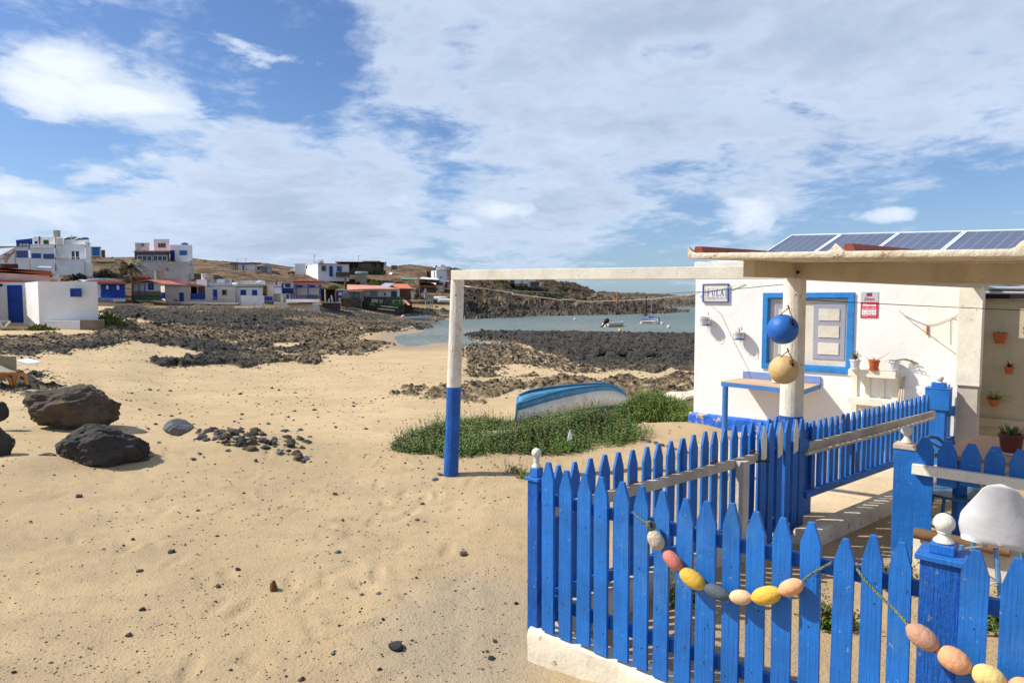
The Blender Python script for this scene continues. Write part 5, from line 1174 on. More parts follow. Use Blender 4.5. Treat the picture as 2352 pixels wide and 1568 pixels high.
# ================================================================ VILLAGE (each building stands at its own distance)
def Z1(x,y): return x/5.12, 505.3+y/5.12
def Z2(x,y): return 402+x/5.12, 505.3+y/5.12
def E_(x,y): return 1119.7+x/6.501, 849.8+y/6.501
def C3(x,y): return x/3.151, 803.9+y/3.151
class Bld:
    def __init__(s, name, label, Z, Y, at, cat='house', group=None):
        s.Z=Z; s.Y=Y; p=P(*Z(*at),Y); s.root=thing(name,label,cat,p,group)
    def pt(s,x,y,dY=0): return P(*s.Z(x,y), s.Y+dY)
    def box(s, name, x0,y0,x1,y1, m, D=4, dY=0, parent=None, bot=None, slope=0, tilt=0, bev=0):
        """front face from (x0,y0) to (x1,y1) at distance Y+dY, D deep; slope lifts the right end, dYr=tilt turns it"""
        a=s.pt(x0,y0,dY); b=s.pt(x1,y1,dY+tilt); zt=a.z; zb=s.pt(x0,y1,dY).z if bot is None else bot
        zr=zt+slope; dv=Vector((b.x-a.x,b.y-a.y,0)).normalized(); n=Vector(((a.x+b.x)/2+(b.x-a.x)*.5,b.y,0)).normalized()
        A=Vector((a.x,a.y,0));B_=Vector((b.x,b.y,0)); u=lambda p,z_: Vector((p.x,p.y,z_))
        mb=MB(); mb.hexa([u(A,zb),u(B_,zb),u(B_+n*D,zb),u(A+n*D,zb)],[u(A,zt),u(B_,zr),u(B_+n*D,zr),u(A+n*D,zt)])
        return mb.build(name,m,parent or s.root)
    def fp(s, name, pts, y0, y1, m, parent=None, zt=None, zb=None, dYb=0):
        """footprint polygon [(x, dY)...]"""
        q=[s.pt(x,y0,dy) for x,dy in pts]; a=s.pt(pts[0][0] if dYb==0 else dYb,y0,pts[0][1]); zt=a.z if zt is None else zt; zb=s.pt(pts[0][0],y1,pts[0][1]).z if zb is None else zb
        mb=MB(); mb.prism([Vector((p.x,p.y,zb)) for p in q],(0,0,zt-zb)); return mb.build(name,m,parent or s.root)
    def win(s, x0,y0,x1,y1, fr, pane, dY=0, n=1, name='window', parent=None, tilt=0, f=.09):
        a=s.pt(x0,y0,dY-.05); b=s.pt(x1,y1,dY-.05+tilt); X0,X1=a.x,b.x; zt,zb=a.z,b.z; mb=MB(); dv=Vector((b.x-a.x,b.y-a.y,0)); L_=dv.length; dv.normalize(); nn=Vector((-dv.y,dv.x,0))
        def bx(mb,u0,u1,z0,z1,d0,d1):
            A=Vector((a.x,a.y,0)); q=lambda u,d_,z_: A+dv*u+nn*d_+Vector((0,0,z_)); mb.hexa([q(u0,d0,z0),q(u1,d0,z0),q(u1,d1,z0),q(u0,d1,z0)],[q(u0,d0,z1),q(u1,d0,z1),q(u1,d1,z1),q(u0,d1,z1)])
        if name=='door': f=min(f,.07)
        bx(mb,0,L_,zt-f,zt,0,.12); bx(mb,0,L_,zb,zb+f,0,.12)
        for k in range(n+1): c=(L_-f)*k/n; bx(mb,c,c+f,zb+f,zt-f,0,.12)
        w=mb.build(name,fr,parent or s.root); mb=MB(); bx(mb,f*.5,L_-f*.5,zb+f*.5,zt-f*.5,.03,.10); mb.build('pane' if name=='window' else 'leaf',pane,w); return w
    def rod(s, pts, r, m, name='pole', parent=None):
        mb=MB(); mb.tube([s.pt(*p) for p in pts], r, 6); return mb.build(name,m,parent or s.root)
M_BW=mat('cream_window_bars', SR(190,184,170), .6,.05,3,.1)
# --- a: near white hut on the left
b=Bld('white_hut','nearest white hut on the left with tall blue door and small square blue window',Z1,38,(700,1290))
q=[Vector((-34.6,46,0)),Vector((-33,37.5,0)),Vector((-28.35,37.5,0)),Vector((-30.95,41,0))]+[v3(P(*Z1(x,900),y),0) for x,y in ((300,41),(450,38),(1145,38.4),(1150,45))]  # first corners are an unseen wing, added to cast the slanting shadow
zt=b.pt(450,722).z; mb=MB(); mb.prism([v3(p,-2.2) for p in q],(0,0,zt+2.2)); mb.build('wall', M_FAR, b.root)
b.win(80,765,272,1205,M_FARB,M_FARB,dY=3,name='door',f=.07)
b.win(822,803,946,903,M_FARB,M_FARB,dY=.0)
b.box('plinth',505,1185,945,1290,M_FAR,D=2,dY=-.35,bot=-2.1); b.box('concrete_block',950,1178,1232,1290,mat('grey_concrete',SR(128,116,102),.95,.12,1.5,.6,8,dirt=SR(90,80,70),damt=.6),D=3.5,dY=-.45,bot=-2.1)
mb=MB(); mb.lathe([(.09,0),(.09,.05)],b.pt(14,766,2.93),12,(0,-1,0)); mb.build('vent',M_DARK,b.root)
# --- b: red trimmed house
b=Bld('red_trimmed_house','pale pink house with thick rust red roof bands behind the white hut',Z1,55,(300,1000))
b.box('wall',-400,600,606,1150,M_FARP,D=6,slope=-.35)
b.box('roof_band',-400,540,606,640,M_RED,D=6.4,dY=-.3,bot=b.pt(0,600,-.3).z,slope=-.75); b.box('lower_band',-400,680,420,712,M_RED,D=.5,dY=-.25,slope=-.3,bot=b.pt(0,712,-.25).z-.1)
b.box('side_wing',640,645,716,1100,M_FAR,D=5,dY=1.5); b.box('side_wing',606,612,636,1100,M_FAR,D=5,dY=.5)
b.box('awning',596,700,672,726,M_TERRA,D=.8,dY=-.8); b.box('chimney_box',0,515,215,560,M_BROWN,D=2,dY=2)
mb=MB(); mb.hexa([b.pt(425,575,2),b.pt(610,580,2),b.pt(600,560,4),b.pt(470,558,4)],[b.pt(425,572,2)+Vector((0,0,.1)),b.pt(610,577,2)+Vector((0,0,.1)),b.pt(600,557,4)+Vector((0,0,.1)),b.pt(470,555,4)+Vector((0,0,.1))]); mb.build('skylight',M_METAL,b.root)
b=Bld('solar_panel_stand','pale solar collector on timber struts above the red roofed house',Z1,57,(100,520),cat='solar collector')
mb=MB(); A=[b.pt(-200,372,0),b.pt(178,338,0),b.pt(10,430,-2),b.pt(-300,470,-2)]
mb.hexa(A,[p+Vector((0,0,.12)) for p in A]); mb.build('collector',M_METAL,b.root)
for pp_ in (((178,345),(60,500)),((80,400),(80,505)),((178,350),(185,520)),((40,430),(80,500)),((0,460),(170,380))): b.rod([(x,y,.0) for x,y in pp_],.06,M_GREYW,'strut')
# --- c: big villa
b=Bld('villa','large white villa on the left hilltop with blue windows and a round chimney tank',Z1,112,(500,625))
zb=b.pt(500,640).z-2
b.box('wall',-300,315,352,640,M_FAR,D=9,bot=zb); b.box('wall',350,285,655,640,M_FAR,D=9,dY=-.15,bot=zb); b.box('wall',656,285,1005,470,M_FAR,D=8,dY=1.2,bot=zb)
b.fp('wall',[(1003,1.1),(1062,4.5),(1062,12),(1003,12)],250,640,M_FAR,zb=zb)
b.box('terrace_wall',640,468,1000,640,M_FAR,D=3,dY=-1,bot=zb); b.fp('terrace_wall',[(1000,-1),(1090,2),(1090,5),(1000,5)],500,640,M_FAR,zb=zb)
b.box('upper_storey',388,200,742,300,M_FAR,D=6,dY=2); b.box('upper_storey',745,230,1050,300,M_FAR,D=6,dY=3); b.box('upper_storey',660,215,740,300,M_FARC,D=2,dY=1.1)
b.box('roof_line',-300,308,350,316,M_TANK,D=9,dY=-.1); b.box('string_course',350,325,655,331,M_FARC,D=.2,dY=-.25)
b.box('lean_to',190,262,385,318,M_FARB,D=4,dY=3); b.box('lean_to_roof',186,236,384,258,M_FARB,D=5,dY=2.6,slope=.3); b.win(220,268,345,312,M_FARB,M_BW,dY=2.9,n=3)
t_=MB(); q=b.pt(670,210,3); t_.lathe([(.50,-.6),(.50,.95),(.54,1.0),(.54,1.12),(.48,1.14),(.48,1.22),(.3,1.24)],q,20); t_.build('chimney',M_TANK,b.root,smooth=True)
for w in ((190,360,325,442,4),(50,395,110,432,2),(370,392,482,448,6),(507,398,637,456,6)): b.win(*w[:4],M_FARB,mat('curtain_blue_grey',SR(96,112,150),.5,.1,3,.05),dY=0 if w[0]<340 else -.15,n=w[4])
b.win(507,235,573,286,M_GREENP,M_DARK,dY=2,f=.2); b.win(405,250,440,280,M_DARK,M_DARK,dY=2); b.win(834,360,937,465,M_FAR,M_DARKG,dY=1.2,n=2,name='door',f=.25)
b.box('door_divider',877,362,893,465,M_FAR,D=.1,dY=1.05)
for y_ in (437,463): b.rod([(660,y_,-1),(998,y_,-1)],.05,M_GREYW,'railing')
for x_ in range(664,1000,34): b.rod([(x_,437,-1),(x_,468,-1)],.035,M_GREYW,'baluster')
for A in (((750,232),(870,226),(905,203),(800,208)),((885,236),(985,233),(1012,218),(925,220))):
    mb=MB(); q=[b.pt(A[0][0],A[0][1],3),b.pt(A[1][0],A[1][1],3),b.pt(A[2][0],A[2][1],5),b.pt(A[3][0],A[3][1],5)]; mb.hexa(q,[p+Vector((0,0,.12)) for p in q]); mb.build('roof_collector',M_DARK,b.root)
b.rod([(840,285,2),(840,175,2)],.05,M_METAL,'aerial'); b.rod([(840,182,2),(865,178,2)],.04,M_METAL,'aerial'); b.rod([(463,285,1.8),(463,192,1.8)],.12,M_BROWN,'flue'); b.rod([(655,600,-1.2),(655,200,-.2)],.05,M_DARK,'drain_pipe')
mb=MB(); mb.lathe([(.45,-.1),(.48,.1),(.48,.42),(.3,.5)],b.pt(1008,240,4),16); mb.build('water_barrel',M_BARREL,b.root,smooth=True)
# --- d
b=Bld('hill_shed','small tan shed with bright blue double door behind the villa',Z1,140,(1120,420),cat='shed')
b.box('wall',1066,320,1187,430,M_FARC,D=4); b.win(1082,322,1170,418,M_FARB2,M_FARB2,n=2,name='door'); b.box('annex',1188,352,1238,428,M_BROWN,D=3,dY=.3); b.box('roof_edge',1064,314,1190,321,M_TANK,D=4.2,dY=-.1)
# --- e
b=Bld('two_storey_house','white two storey house with tower and glazed porch, on a stained terrace wall',Z1,118,(1900,670))
zb=b.pt(1900,690).z-2
M_STAIN=mat('stained_white',SR(206,196,182),.9,.08,.5,.4,2,SR(112,100,86),.40,.35,dirt=SR(160,148,130),damt=.7)
b.box('terrace_wall',1535,490,2232,690,M_STAIN,D=9,dY=-2.5,bot=zb); b.fp('terrace_wall',[(2232,-2.5),(2278,1.0),(2278,7),(2232,7)],470,690,M_STAIN,zb=zb)
b.box('wall',1997,292,2262,500,M_FAR,D=7,dY=.5); b.box('wall',2250,296,2264,470,M_FARC,D=7,dY=.4); b.box('tower',1808,225,1997,420,M_FAR,D=5,dY=1.0); b.box('side_room',1588,272,1757,370,M_FARC,D=4,dY=3); b.box('side_room_trim',1586,268,1759,273,M_FARC,D=4.2,dY=2.9)
b.box('porch_room',1580,372,1998,488,M_BROWN,D=3,dY=-1.5); b.box('porch_roof',1576,360,2000,378,M_TERRA,D=4,dY=-1.9); b.box('porch_face',1606,378,1968,414,mat('grey_blue_board',SR(74,92,112),.7,.1,2,.1),D=.1,dY=-1.65)
b.win(1612,414,1788,484,M_METAL,M_DARKG,dY=-1.6,n=3,f=.12); b.win(1796,414,1968,484,M_METAL,M_DARKG,dY=-1.6,n=3,f=.12)
b.win(1857,270,1950,326,M_TANK,M_DARKG,dY=1.0,n=3); b.win(2000,355,2052,494,M_FARB,M_FARB,dY=.4,name='door'); b.win(2110,357,2200,414,M_FARB2,M_FARB2,dY=.5,n=3); b.win(1663,280,1692,308,M_FARB2,M_FARB2,dY=3)
b.box('doorstep',2008,470,2056,496,M_RED,D=.4,dY=-.1)
mb=MB(); q=b.pt(2172,293,2); mb.lathe([(.5,0),(.56,.08),(.56,.28),(.3,.38),(.25,.4)],q,18); mb.build('water_barrel',M_BARREL,b.root,smooth=True)
for k in range(5): b.box('step',2226+k*9,500-k*14,2240+k*9,520,M_FAR,D=1,dY=-2.6)
# --- palm
def palm(u,v0,v1,Y,label):
    b0=P(u+4,v0,Y); t0=P(u-4,v1,Y); r=thing('palm_tree',label,'palm tree',b0); mb=MB(); mb.tube([b0-Vector((0,0,.5)),b0.lerp(t0,.5)+Vector((.15,0,0)),t0],[.28,.2,.17],10); mb.build('trunk',mat('palm_bark',SR(110,88,64),.9,.15,8,.8,dirt=SR(70,56,42),damt=.6),r,smooth=True)
    rr=random.Random(4); mb=MB()
    for k in range(34):
        a=rr.uniform(0,2*pi); e=rr.uniform(-.4,1.2); d=Vector((cos(a)*cos(e),sin(a)*cos(e),sin(e))); p=t0.copy(); L_=rr.uniform(1.6,2.4)
        for j in range(12):
            p2=p+d*L_/12; d=(d-Vector((-.02,0,.13))).normalized(); s=d.cross(Vector((0,0,1))); s=s.normalized() if s.length>1e-3 else Vector((1,0,0))
            for sg_ in (-1,1):
                q=p2+s*sg_*(.42*(1-j/14))-Vector((0,0,.16+.1*rr.random())); mb.add([p,p2,q+d*.12],[(0,1,2)])
            p=p2
    mb.build('crown',mat('palm_frond',SR(112,104,62),.7,.2,3,.1,dirt=SR(70,80,44),damt=.6),r)
palm(303,690,614,90,'windswept dry palm tree with drooping olive fronds below the two storey house')
# --- h blue shed, i porch cabin
b=Bld('blue_cabin','deep blue boarded cabin with two white curtained windows and terracotta roof edge',Z1,84,(1330,930),cat='cabin')
b.box('wall',1185,750,1476,915,M_FARB,D=5); b.box('side_wall',1143,742,1184,915,M_FAR,D=6,dY=.6); b.box('roof',1143,726,1488,750,M_TERRA,D=5.5,dY=-.5); b.box('roof_back',1020,708,1420,730,M_PINKR,D=3,dY=3.5)
b.win(1240,762,1282,820,M_FARB,M_FAR,f=.06); b.win(1362,762,1410,824,M_FARB,M_FAR,f=.06); b.box('plinth',1190,916,1476,960,M_FAR,D=4,dY=-.3); b.win(1296,760,1350,912,M_FARB,M_FARB,name='door',f=.04)
for k in range(12): b.box('tile',1196+k*23,912,1207+k*23,924,M_FARB,D=.05,dY=-.38)
b=Bld('roof_sheds','low white sheds with corrugated metal roofs left of the blue cabin',Z1,92,(1050,740),cat='shed')
b.box('wall',875,712,1060,860,M_FAR,D=4); b.box('wall',1000,716,1140,860,M_FARC,D=4,dY=-1); 
for k in range(5): 
    mb=MB(); x=1008+k*48; q=[b.pt(x,704,0),b.pt(x+24,682,0),b.pt(x+48,704,0)]; mb.prism(q,(0,4,0)); mb.build('roof_ridge',M_METAL,b.root)
mb=MB(); q=[b.pt(870,735,-.5),b.pt(930,698,-.5),b.pt(1000,735,-.5),b.pt(930,712,-.5)]; mb.prism(q,(0,3,0)); mb.build('gable',M_FAR,b.root)
b=Bld('porch_cabin','white gabled cabin with brown roof, blue window and dark green skirting',Z1,86,(1730,930),cat='cabin')
b.box('wall',1572,735,1880,882,M_FAR,D=4); b.box('skirting',1560,884,1902,945,M_GREENP,D=4.6,dY=-.9); b.box('balustrade',1578,838,1895,884,M_BROWN,D=.15,dY=-1.0)
mb=MB(); q=[b.pt(1478,742,-1),b.pt(1735,700,-1),b.pt(1912,748,-1),b.pt(1735,716,-1)]; mb.prism(q,(0,5.5,0)); mb.build('roof',M_TERRA,b.root)
b.win(1740,742,1808,820,M_FARB,M_DARKG,f=.22); b.win(1585,748,1700,835,M_BW,M_FAR,n=3)
for x_ in (1635,1706): b.rod([(x_,742,-1),(x_,884,-1)],.06,M_FARB,'post')
b.box('steps',1895,850,1945,925,M_FARB,D=1,dY=-1)
b.box('back_hut',1463,660,1765,740,M_BROWN,D=3,dY=4); b.box('back_roof',1540,656,1765,675,M_TERRA,D=3,dY=3.7)
b=Bld('solar_canopy','long pale solar sheet tilted above the porch cabin roof',Z1,92,(1590,660),cat='solar panel')
mb=MB(); q=[b.pt(1445,668,0),b.pt(1742,592,0),b.pt(1742,598,2.5),b.pt(1460,672,2.5)]; mb.hexa(q,[p+Vector((0,0,.1)) for p in q]); mb.build('panel',M_METAL,b.root)
for x_,y_ in ((1660,615),(1725,600)): b.rod([(x_,y_,1),(x_,y_+55,1)],.05,M_METAL,'strut')
# --- j white row
b=Bld('white_row_house','low white house with grey flaking patches and a single small blue door',Z2,96,(30,955))
b.box('wall',-122,772,182,985,mat('flaking_white',SR(212,204,190),.9,.07,.7,.4,3,SR(140,128,112),.41,.6,dirt=SR(180,165,145),damt=.5),D=7); b.win(48,852,103,955,M_FARB,M_FARB,name='door'); b.box('upper_room',-118,684,148,770,M_FARP,D=3,dY=5); b.box('roof_edge',-122,766,184,773,M_TERRA,D=7,dY=-.15)
b.fp('end_wall',[(-122,0),(-122,7),(-170,8),(-170,2)],772,985,M_FARC)
b=Bld('porch_row_house','white row house with blue door, small dark window and open porch with blue railing',Z2,96,(500,980))
b.box('wall',356,786,714,985,mat('row_white',SR(218,210,196),.9,.05,.6,.3,3,dirt=SR(186,170,146),damt=.5),D=7); b.win(445,815,497,936,M_FARB,M_FARB,name='door'); b.win(547,815,612,886,M_TANK,M_DARKG)
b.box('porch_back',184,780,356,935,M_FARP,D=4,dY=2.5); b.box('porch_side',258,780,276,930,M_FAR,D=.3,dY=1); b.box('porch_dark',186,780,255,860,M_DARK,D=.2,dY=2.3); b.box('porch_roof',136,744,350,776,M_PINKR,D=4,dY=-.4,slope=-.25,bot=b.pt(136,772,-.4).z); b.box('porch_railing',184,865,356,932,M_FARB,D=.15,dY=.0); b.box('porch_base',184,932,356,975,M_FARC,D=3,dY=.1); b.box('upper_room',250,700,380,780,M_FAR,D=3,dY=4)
b.box('roof_room',490,694,664,745,M_FAR,D=3,dY=6); b.box('roof_box',585,700,642,742,M_TANK,D=.4,dY=5.6)
for k in range(4):
    mb=MB(); x=395+k*66; q=[b.pt(x+8,778,1),b.pt(x+70,778,1),b.pt(x+55,745,3),b.pt(x-5,742,3)]; mb.hexa(q,[p+Vector((0,0,.08)) for p in q]); mb.build('roof_solar_panel',M_PANEL,b.root)
for x_ in (358,572,655): b.rod([(x_,908,-1.5),(x_,975,-1.5)],.03,M_TANK,'rail_post')
b.rod([(358,910,-1.5),(655,918,-1.5)],.03,M_TANK,'handrail')
for (x0,x1,y0,y1,lb) in ((313,375,633,702,'squat tan cylindrical water tank behind the row houses'),(379,452,655,772,'taller grey cylindrical water tank behind the row houses')):
    q=P(*Z2((x0+x1)/2,y1),101); r_=(x1-x0)/2/5.12/1568*101; h_=(y1-y0)/5.12/1568*101; mb=MB(); mb.lathe([(r_,-.6),(r_,h_*.9),(r_*1.04,h_*.9),(r_*1.04,h_*.97),(r_*.9,h_),(.01,h_)],q,20); mb.build('water_tank',M_TANK if x0>350 else M_FARC,smooth=True,tagd=(lb,'water tank'))
q=P(*Z1(1885,722),100); mb=MB(); mb.lathe([(1.3*.55,-.6),(.74,1.6*.95),(.78,1.55),(.78,1.65),(.01,1.7)],q,20); mb.build('water_tank',M_TANK,smooth=True,tagd=('tan water tank beside the brown roofed cabin under the two storey house','water tank'))
b=Bld('shuttered_row_house','white row house with two bright blue shuttered windows behind a low white wall',Z2,97,(880,990))
b.box('wall',715,786,1034,1000,M_FAR,D=7); b.win(770,820,836,881,M_FARB,M_FARB); b.win(905,822,966,887,M_FARB,M_FARB); b.box('end_room',1040,766,1162,965,M_FARC,D=5,dY=2); b.win(1038,770,1078,890,M_BROWN,M_BROWN,dY=1.9,name='door'); b.box('roof_edge',715,782,1034,788,M_GREENP,D=5,dY=-.1)
b.box('awning',745,755,1115,764,M_METAL,D=3,dY=2.5); b.box('roof_wall',695,712,1060,756,M_FARC,D=3,dY=6.5)
mb=MB(); mb.tube([b.pt(676,762,2),b.pt(735,762,2)],.30,16); mb.build('water_heater',M_FAR,b.root,smooth=True)
mb=MB(); q=[b.pt(920,745,3),b.pt(985,745,3),b.pt(1030,715,4.5),b.pt(990,712,4.5)]; mb.hexa(q,[p+Vector((0,0,.08)) for p in q]); mb.build('roof_solar_panel',M_METAL,b.root)
b=Bld('front_wall','white rendered yard wall in front of the shuttered row house',Z2,93.5,(900,1003),cat='wall')
b.box('wall',776,888,1050,1006,M_FAR,D=.4,bot=-1.9); b.box('wing',735,970,776,1000,M_FARC,D=.4,bot=-1.9)
b=Bld('blue_board_fence','bright blue board fence beside the white yard wall',Z2,95.5,(1098,965),cat='fence'); b.box('panel',1052,900,1147,944,M_FARB,D=.15)
for x_ in (1058,1100,1142): b.rod([(x_,900,.05),(x_,975,.05)],.06,M_FARB,'post')
# --- k blue porch house
b=Bld('blue_porch_house','white house with blue posts, blue stripe and pink tiled porch roof in the middle row',Z2,98,(1450,960))
b.box('wall',1162,716,1392,958,M_FAR,D=6); b.box('wall',1392,740,1690,880,M_FAR,D=5,dY=1); b.box('roof',1150,708,1716,722,M_PINKR,D=7,dY=-.6); b.box('porch_roof',1392,734,1720,752,M_PINKR,D=2.5,dY=-1.6)
b.box('stripe',1162,784,1252,790,M_FARB,D=.06,dY=-.08); b.box('stripe',1392,786,1712,795,M_FARB,D=.08,dY=-1.5)
b.box('recess_shade',1256,745,1392,862,M_DARK,D=.1,dY=-.1); b.box('recess_wall',1276,748,1390,800,M_FARC,D=.06,dY=-.18); b.win(1293,748,1356,790,M_FARB,M_FARB,dY=-.2); b.win(1254,748,1276,856,M_FARB,M_FARB,dY=-.15,name='door'); b.win(1180,722,1199,766,M_FARB2,M_FARB2); b.win(1436,768,1500,788,M_FARB,M_FARB,dY=1); b.win(1580,770,1644,792,M_FARB,M_FARB,dY=1)  # recess depth is only a flat dark panel, its shade painted on
for k in range(3): b.box('railing',1290,800+k*18,1392,810+k*18,M_FARB,D=.06,dY=-.5)
for x_ in (1424,1566,1706): b.rod([(x_,752,-1.5),(x_,930,-1.5)],.09,M_FARB,'post')
b.box('parapet',1352,878,1690,932,mat('porch_tiles',SR(110,96,100),.7,.15,2,.1,dirt=SR(150,110,80),damt=.5),D=.2,dY=-1.2); b.box('base',1305,930,1700,965,M_FAR,D=2,dY=-1.7); b.box('steps',1350,862,1410,895,M_TERRA,D=1,dY=-.7); b.box('ramp',1165,862,1250,960,M_TANK,D=1,dY=-.9); b.win(1308,872,1338,925,M_FARB,M_FARB,dY=-.9)
for x_ in (1247,1263): b.rod([(x_,868,-2),(x_+4,960,-2.3)],.05,M_BW,'ladder_rail')
for k in range(6): b.rod([(1247,876+k*14,-2.05),(1266,878+k*14,-2.05)],.035,M_BW,'ladder_rung')
# --- l hilltop A
b=Bld('hilltop_cabin','patched white hilltop cabin with timber railing terrace, centre left skyline',Z2,140,(900,655),cat='cabin')
b.box('wall',662,512,945,640,M_FARC,D=6); b.box('wall',735,515,832,600,M_FAR,D=.3,dY=-.2); b.box('wall',840,518,945,610,M_FAR,D=.3,dY=-.25); b.box('wall',947,520,1138,656,M_FARC,D=6,dY=-1.2); b.win(792,526,812,600,M_FARB2,M_FARB2,dY=-.2,name='door'); b.win(962,555,1006,588,M_BW,M_DARKG,dY=-1.2); b.box('drain',1070,540,1078,655,M_FARB,D=.1,dY=-1.35); b.box('post',1132,560,1139,655,M_FARB,D=.1,dY=-1.35); b.box('roof',645,500,1015,513,M_BROWN,D=7,dY=-.6); b.box('canopy',958,540,1036,546,M_TANK,D=1,dY=-2)
b.box('stain',1015,545,1066,650,M_TANK,D=.05,dY=-1.28)
for x_ in (668,690,712,732): b.rod([(x_,512,-.6),(x_,600,-.6)],.06,M_BROWN,'post')
for y_ in (604,642): b.rod([(500,y_-34,-3),(680,y_-2,-3),(945,y_,-3)],.07,M_GREYW,'rail')
for k in range(26): b.rod([(682+k*10.3,604,-3),(682+k*10.3,644,-3)],.04,M_GREYW,'baluster')
for k in range(8): b.rod([(505+k*22,572+k*4,-3),(505+k*22,612+k*3.5,-3)],.05,M_GREYW,'baluster')
for x_ in (731,833): b.rod([(x_,505,1),(x_,448,1)],.04,M_TANK,'aerial')
b=Bld('stone_terrace','dark dry-stone terrace wall with steps below the hilltop cabin',Z2,134,(900,700),cat='wall'); b.box('wall',620,652,858,705,M_STONEW,D=2); b.box('wall',944,655,1220,690,M_STONEW,D=2,dY=1); b.box('steps',858,655,944,700,M_FARC,D=2,dY=.5)
# --- m hilltop B
b=Bld('hilltop_white_house','white flat roofed hilltop house with blue door and two dark windows, slanted solar panel above',Z2,138,(1860,690))
b.fp('wall',[(1535,8),(1680,0),(2045,1.5),(2050,9)],516,690,M_FAR,zt=b.pt(1680,516).z,zb=b.pt(1680,690).z-.5)
b.box('wall',1410,512,1536,640,M_FAR,D=5,dY=8); b.box('wall',1356,565,1412,600,M_FAR,D=3,dY=9)
b.win(1720,534,1776,600,M_TANK,M_DARKG,dY=.15); b.win(1813,541,1854,662,M_FARB,M_FARB,dY=.5,name='door'); b.win(1902,542,1960,606,M_FARB2,M_DARKG,dY=.9,n=2); b.box('roof_trim',1682,510,2045,517,M_TERRA,D=8,dY=-.2,tilt=1.5); b.win(1540,535,1556,572,M_DARK,M_DARK,dY=7.0)
mb=MB(); q=[b.pt(1640,502,3),b.pt(1700,505,3),b.pt(1745,465,5),b.pt(1690,465,5)]; mb.hexa(q,[p+Vector((0,0,.1)) for p in q]); mb.build('roof_solar_panel',M_METAL,b.root); b.box('panel_box',1695,478,1750,510,M_FARC,D=1,dY=3.5)
b.rod([(1636,505,3),(1636,400,3)],.05,M_TANK,'aerial'); b.rod([(1636,425,3),(1658,425,3)],.05,M_TANK,'aerial')
b=Bld('stone_wall','short black stone wall against the right end of the hilltop white house',Z2,137.5,(1970,665),cat='wall'); b.box('wall',1890,612,2056,668,M_STONEW,D=.8)
b=Bld('timber_bench','pale timber bench frame left of the hilltop white house',Z2,141,(1368,655),cat='bench'); b.box('top',1325,612,1408,628,M_BROWN,D=1); b.box('leg',1332,628,1345,655,M_BROWN,D=.8,dY=.1); b.box('leg',1385,628,1398,655,M_BROWN,D=.8,dY=.1)
# --- n dark porch house
b=Bld('dark_porch_house','low house with deep dark veranda under a long thin roof on the skyline',Z3,140,(450,340))
b.box('back_wall',285,205,700,345,M_BROWN,D=4,dY=4); b.box('inner_wall',400,208,640,300,M_FARC,D=.3,dY=3.5); b.box('roof',118,194,722,206,M_BROWN,D=8,dY=-1,slope=-.2,bot=b.pt(118,200,-1).z); b.box('roof_top',440,186,655,196,M_TANK,D=4,dY=2); b.box('pier',690,205,722,300,M_FARC,D=5,dY=-.6); b.box('stone_front',285,262,715,345,M_STONEW,D=.5,dY=0)
for x_ in (288,336,392,655): b.rod([(x_,205,-.5),(x_,330,-.5)],.1,M_BROWN,'post')
for w in ((335,212,352,262),(360,218,380,262),(556,222,590,270)): b.win(*w,M_DARK,M_DARKG,dY=3.2)
b.rod([(394,192,1),(394,124,1)],.05,M_METAL,'aerial'); b.rod([(392,128,1),(420,130,1)],.05,M_METAL,'aerial')
rr2=random.Random(21)
def bush(label,c,rx,ry,h,n,m,cat='bush',name='bush',ls=.1,group=None,up=.5):
    """foliage of many small leaf clumps through the crown's volume"""
    c=Vector(c); mb=MB(); r_=random.Random(int(abs(c.x*37+c.y*11))); 
    for k in range(n):
        a=r_.uniform(0,2*pi); q=r_.random()**.5; lump=.7+.5*sin(a*3+c.x)*.5+.25*sin(a*7+c.y); x=c.x+cos(a)*q*rx*lump; y=c.y+sin(a)*q*ry*lump; z_=c.z+h*(1-q*q)**.6*r_.uniform(.05,1.0)
        for j in range(2):
            d=Vector((r_.uniform(-1,1),r_.uniform(-1,1),r_.uniform(-.2,1)+up)).normalized(); s=d.cross(Vector((r_.uniform(-1,1),r_.uniform(-1,1),.3))).normalized(); p=Vector((x,y,z_)); L_=ls*r_.uniform(.6,1.4)
            mb.add([p-s*L_*.25,p+s*L_*.25,p+d*L_],[(0,1,2)])
    return mb.build(name,m,tagd=(label,cat,group),origin=c)
M_BUSHD=mat('bush_dark',SR(58,66,40),.8,.3,1.2,.1,dirt=SR(36,40,28),damt=.6); M_BUSHY=mat('bush_yellow_green',SR(112,120,44),.8,.25,2,.1,dirt=SR(70,84,34),damt=.6); M_BUSHB=mat('bush_brown',SR(112,92,60),.9,.25,2,.1,dirt=SR(70,58,40),damt=.6)
bush('dark green planting in front of the veranda house',P(*Z3(600,345),138.5),2.3,.8,1.1,420,M_BUSHD,ls=.25)
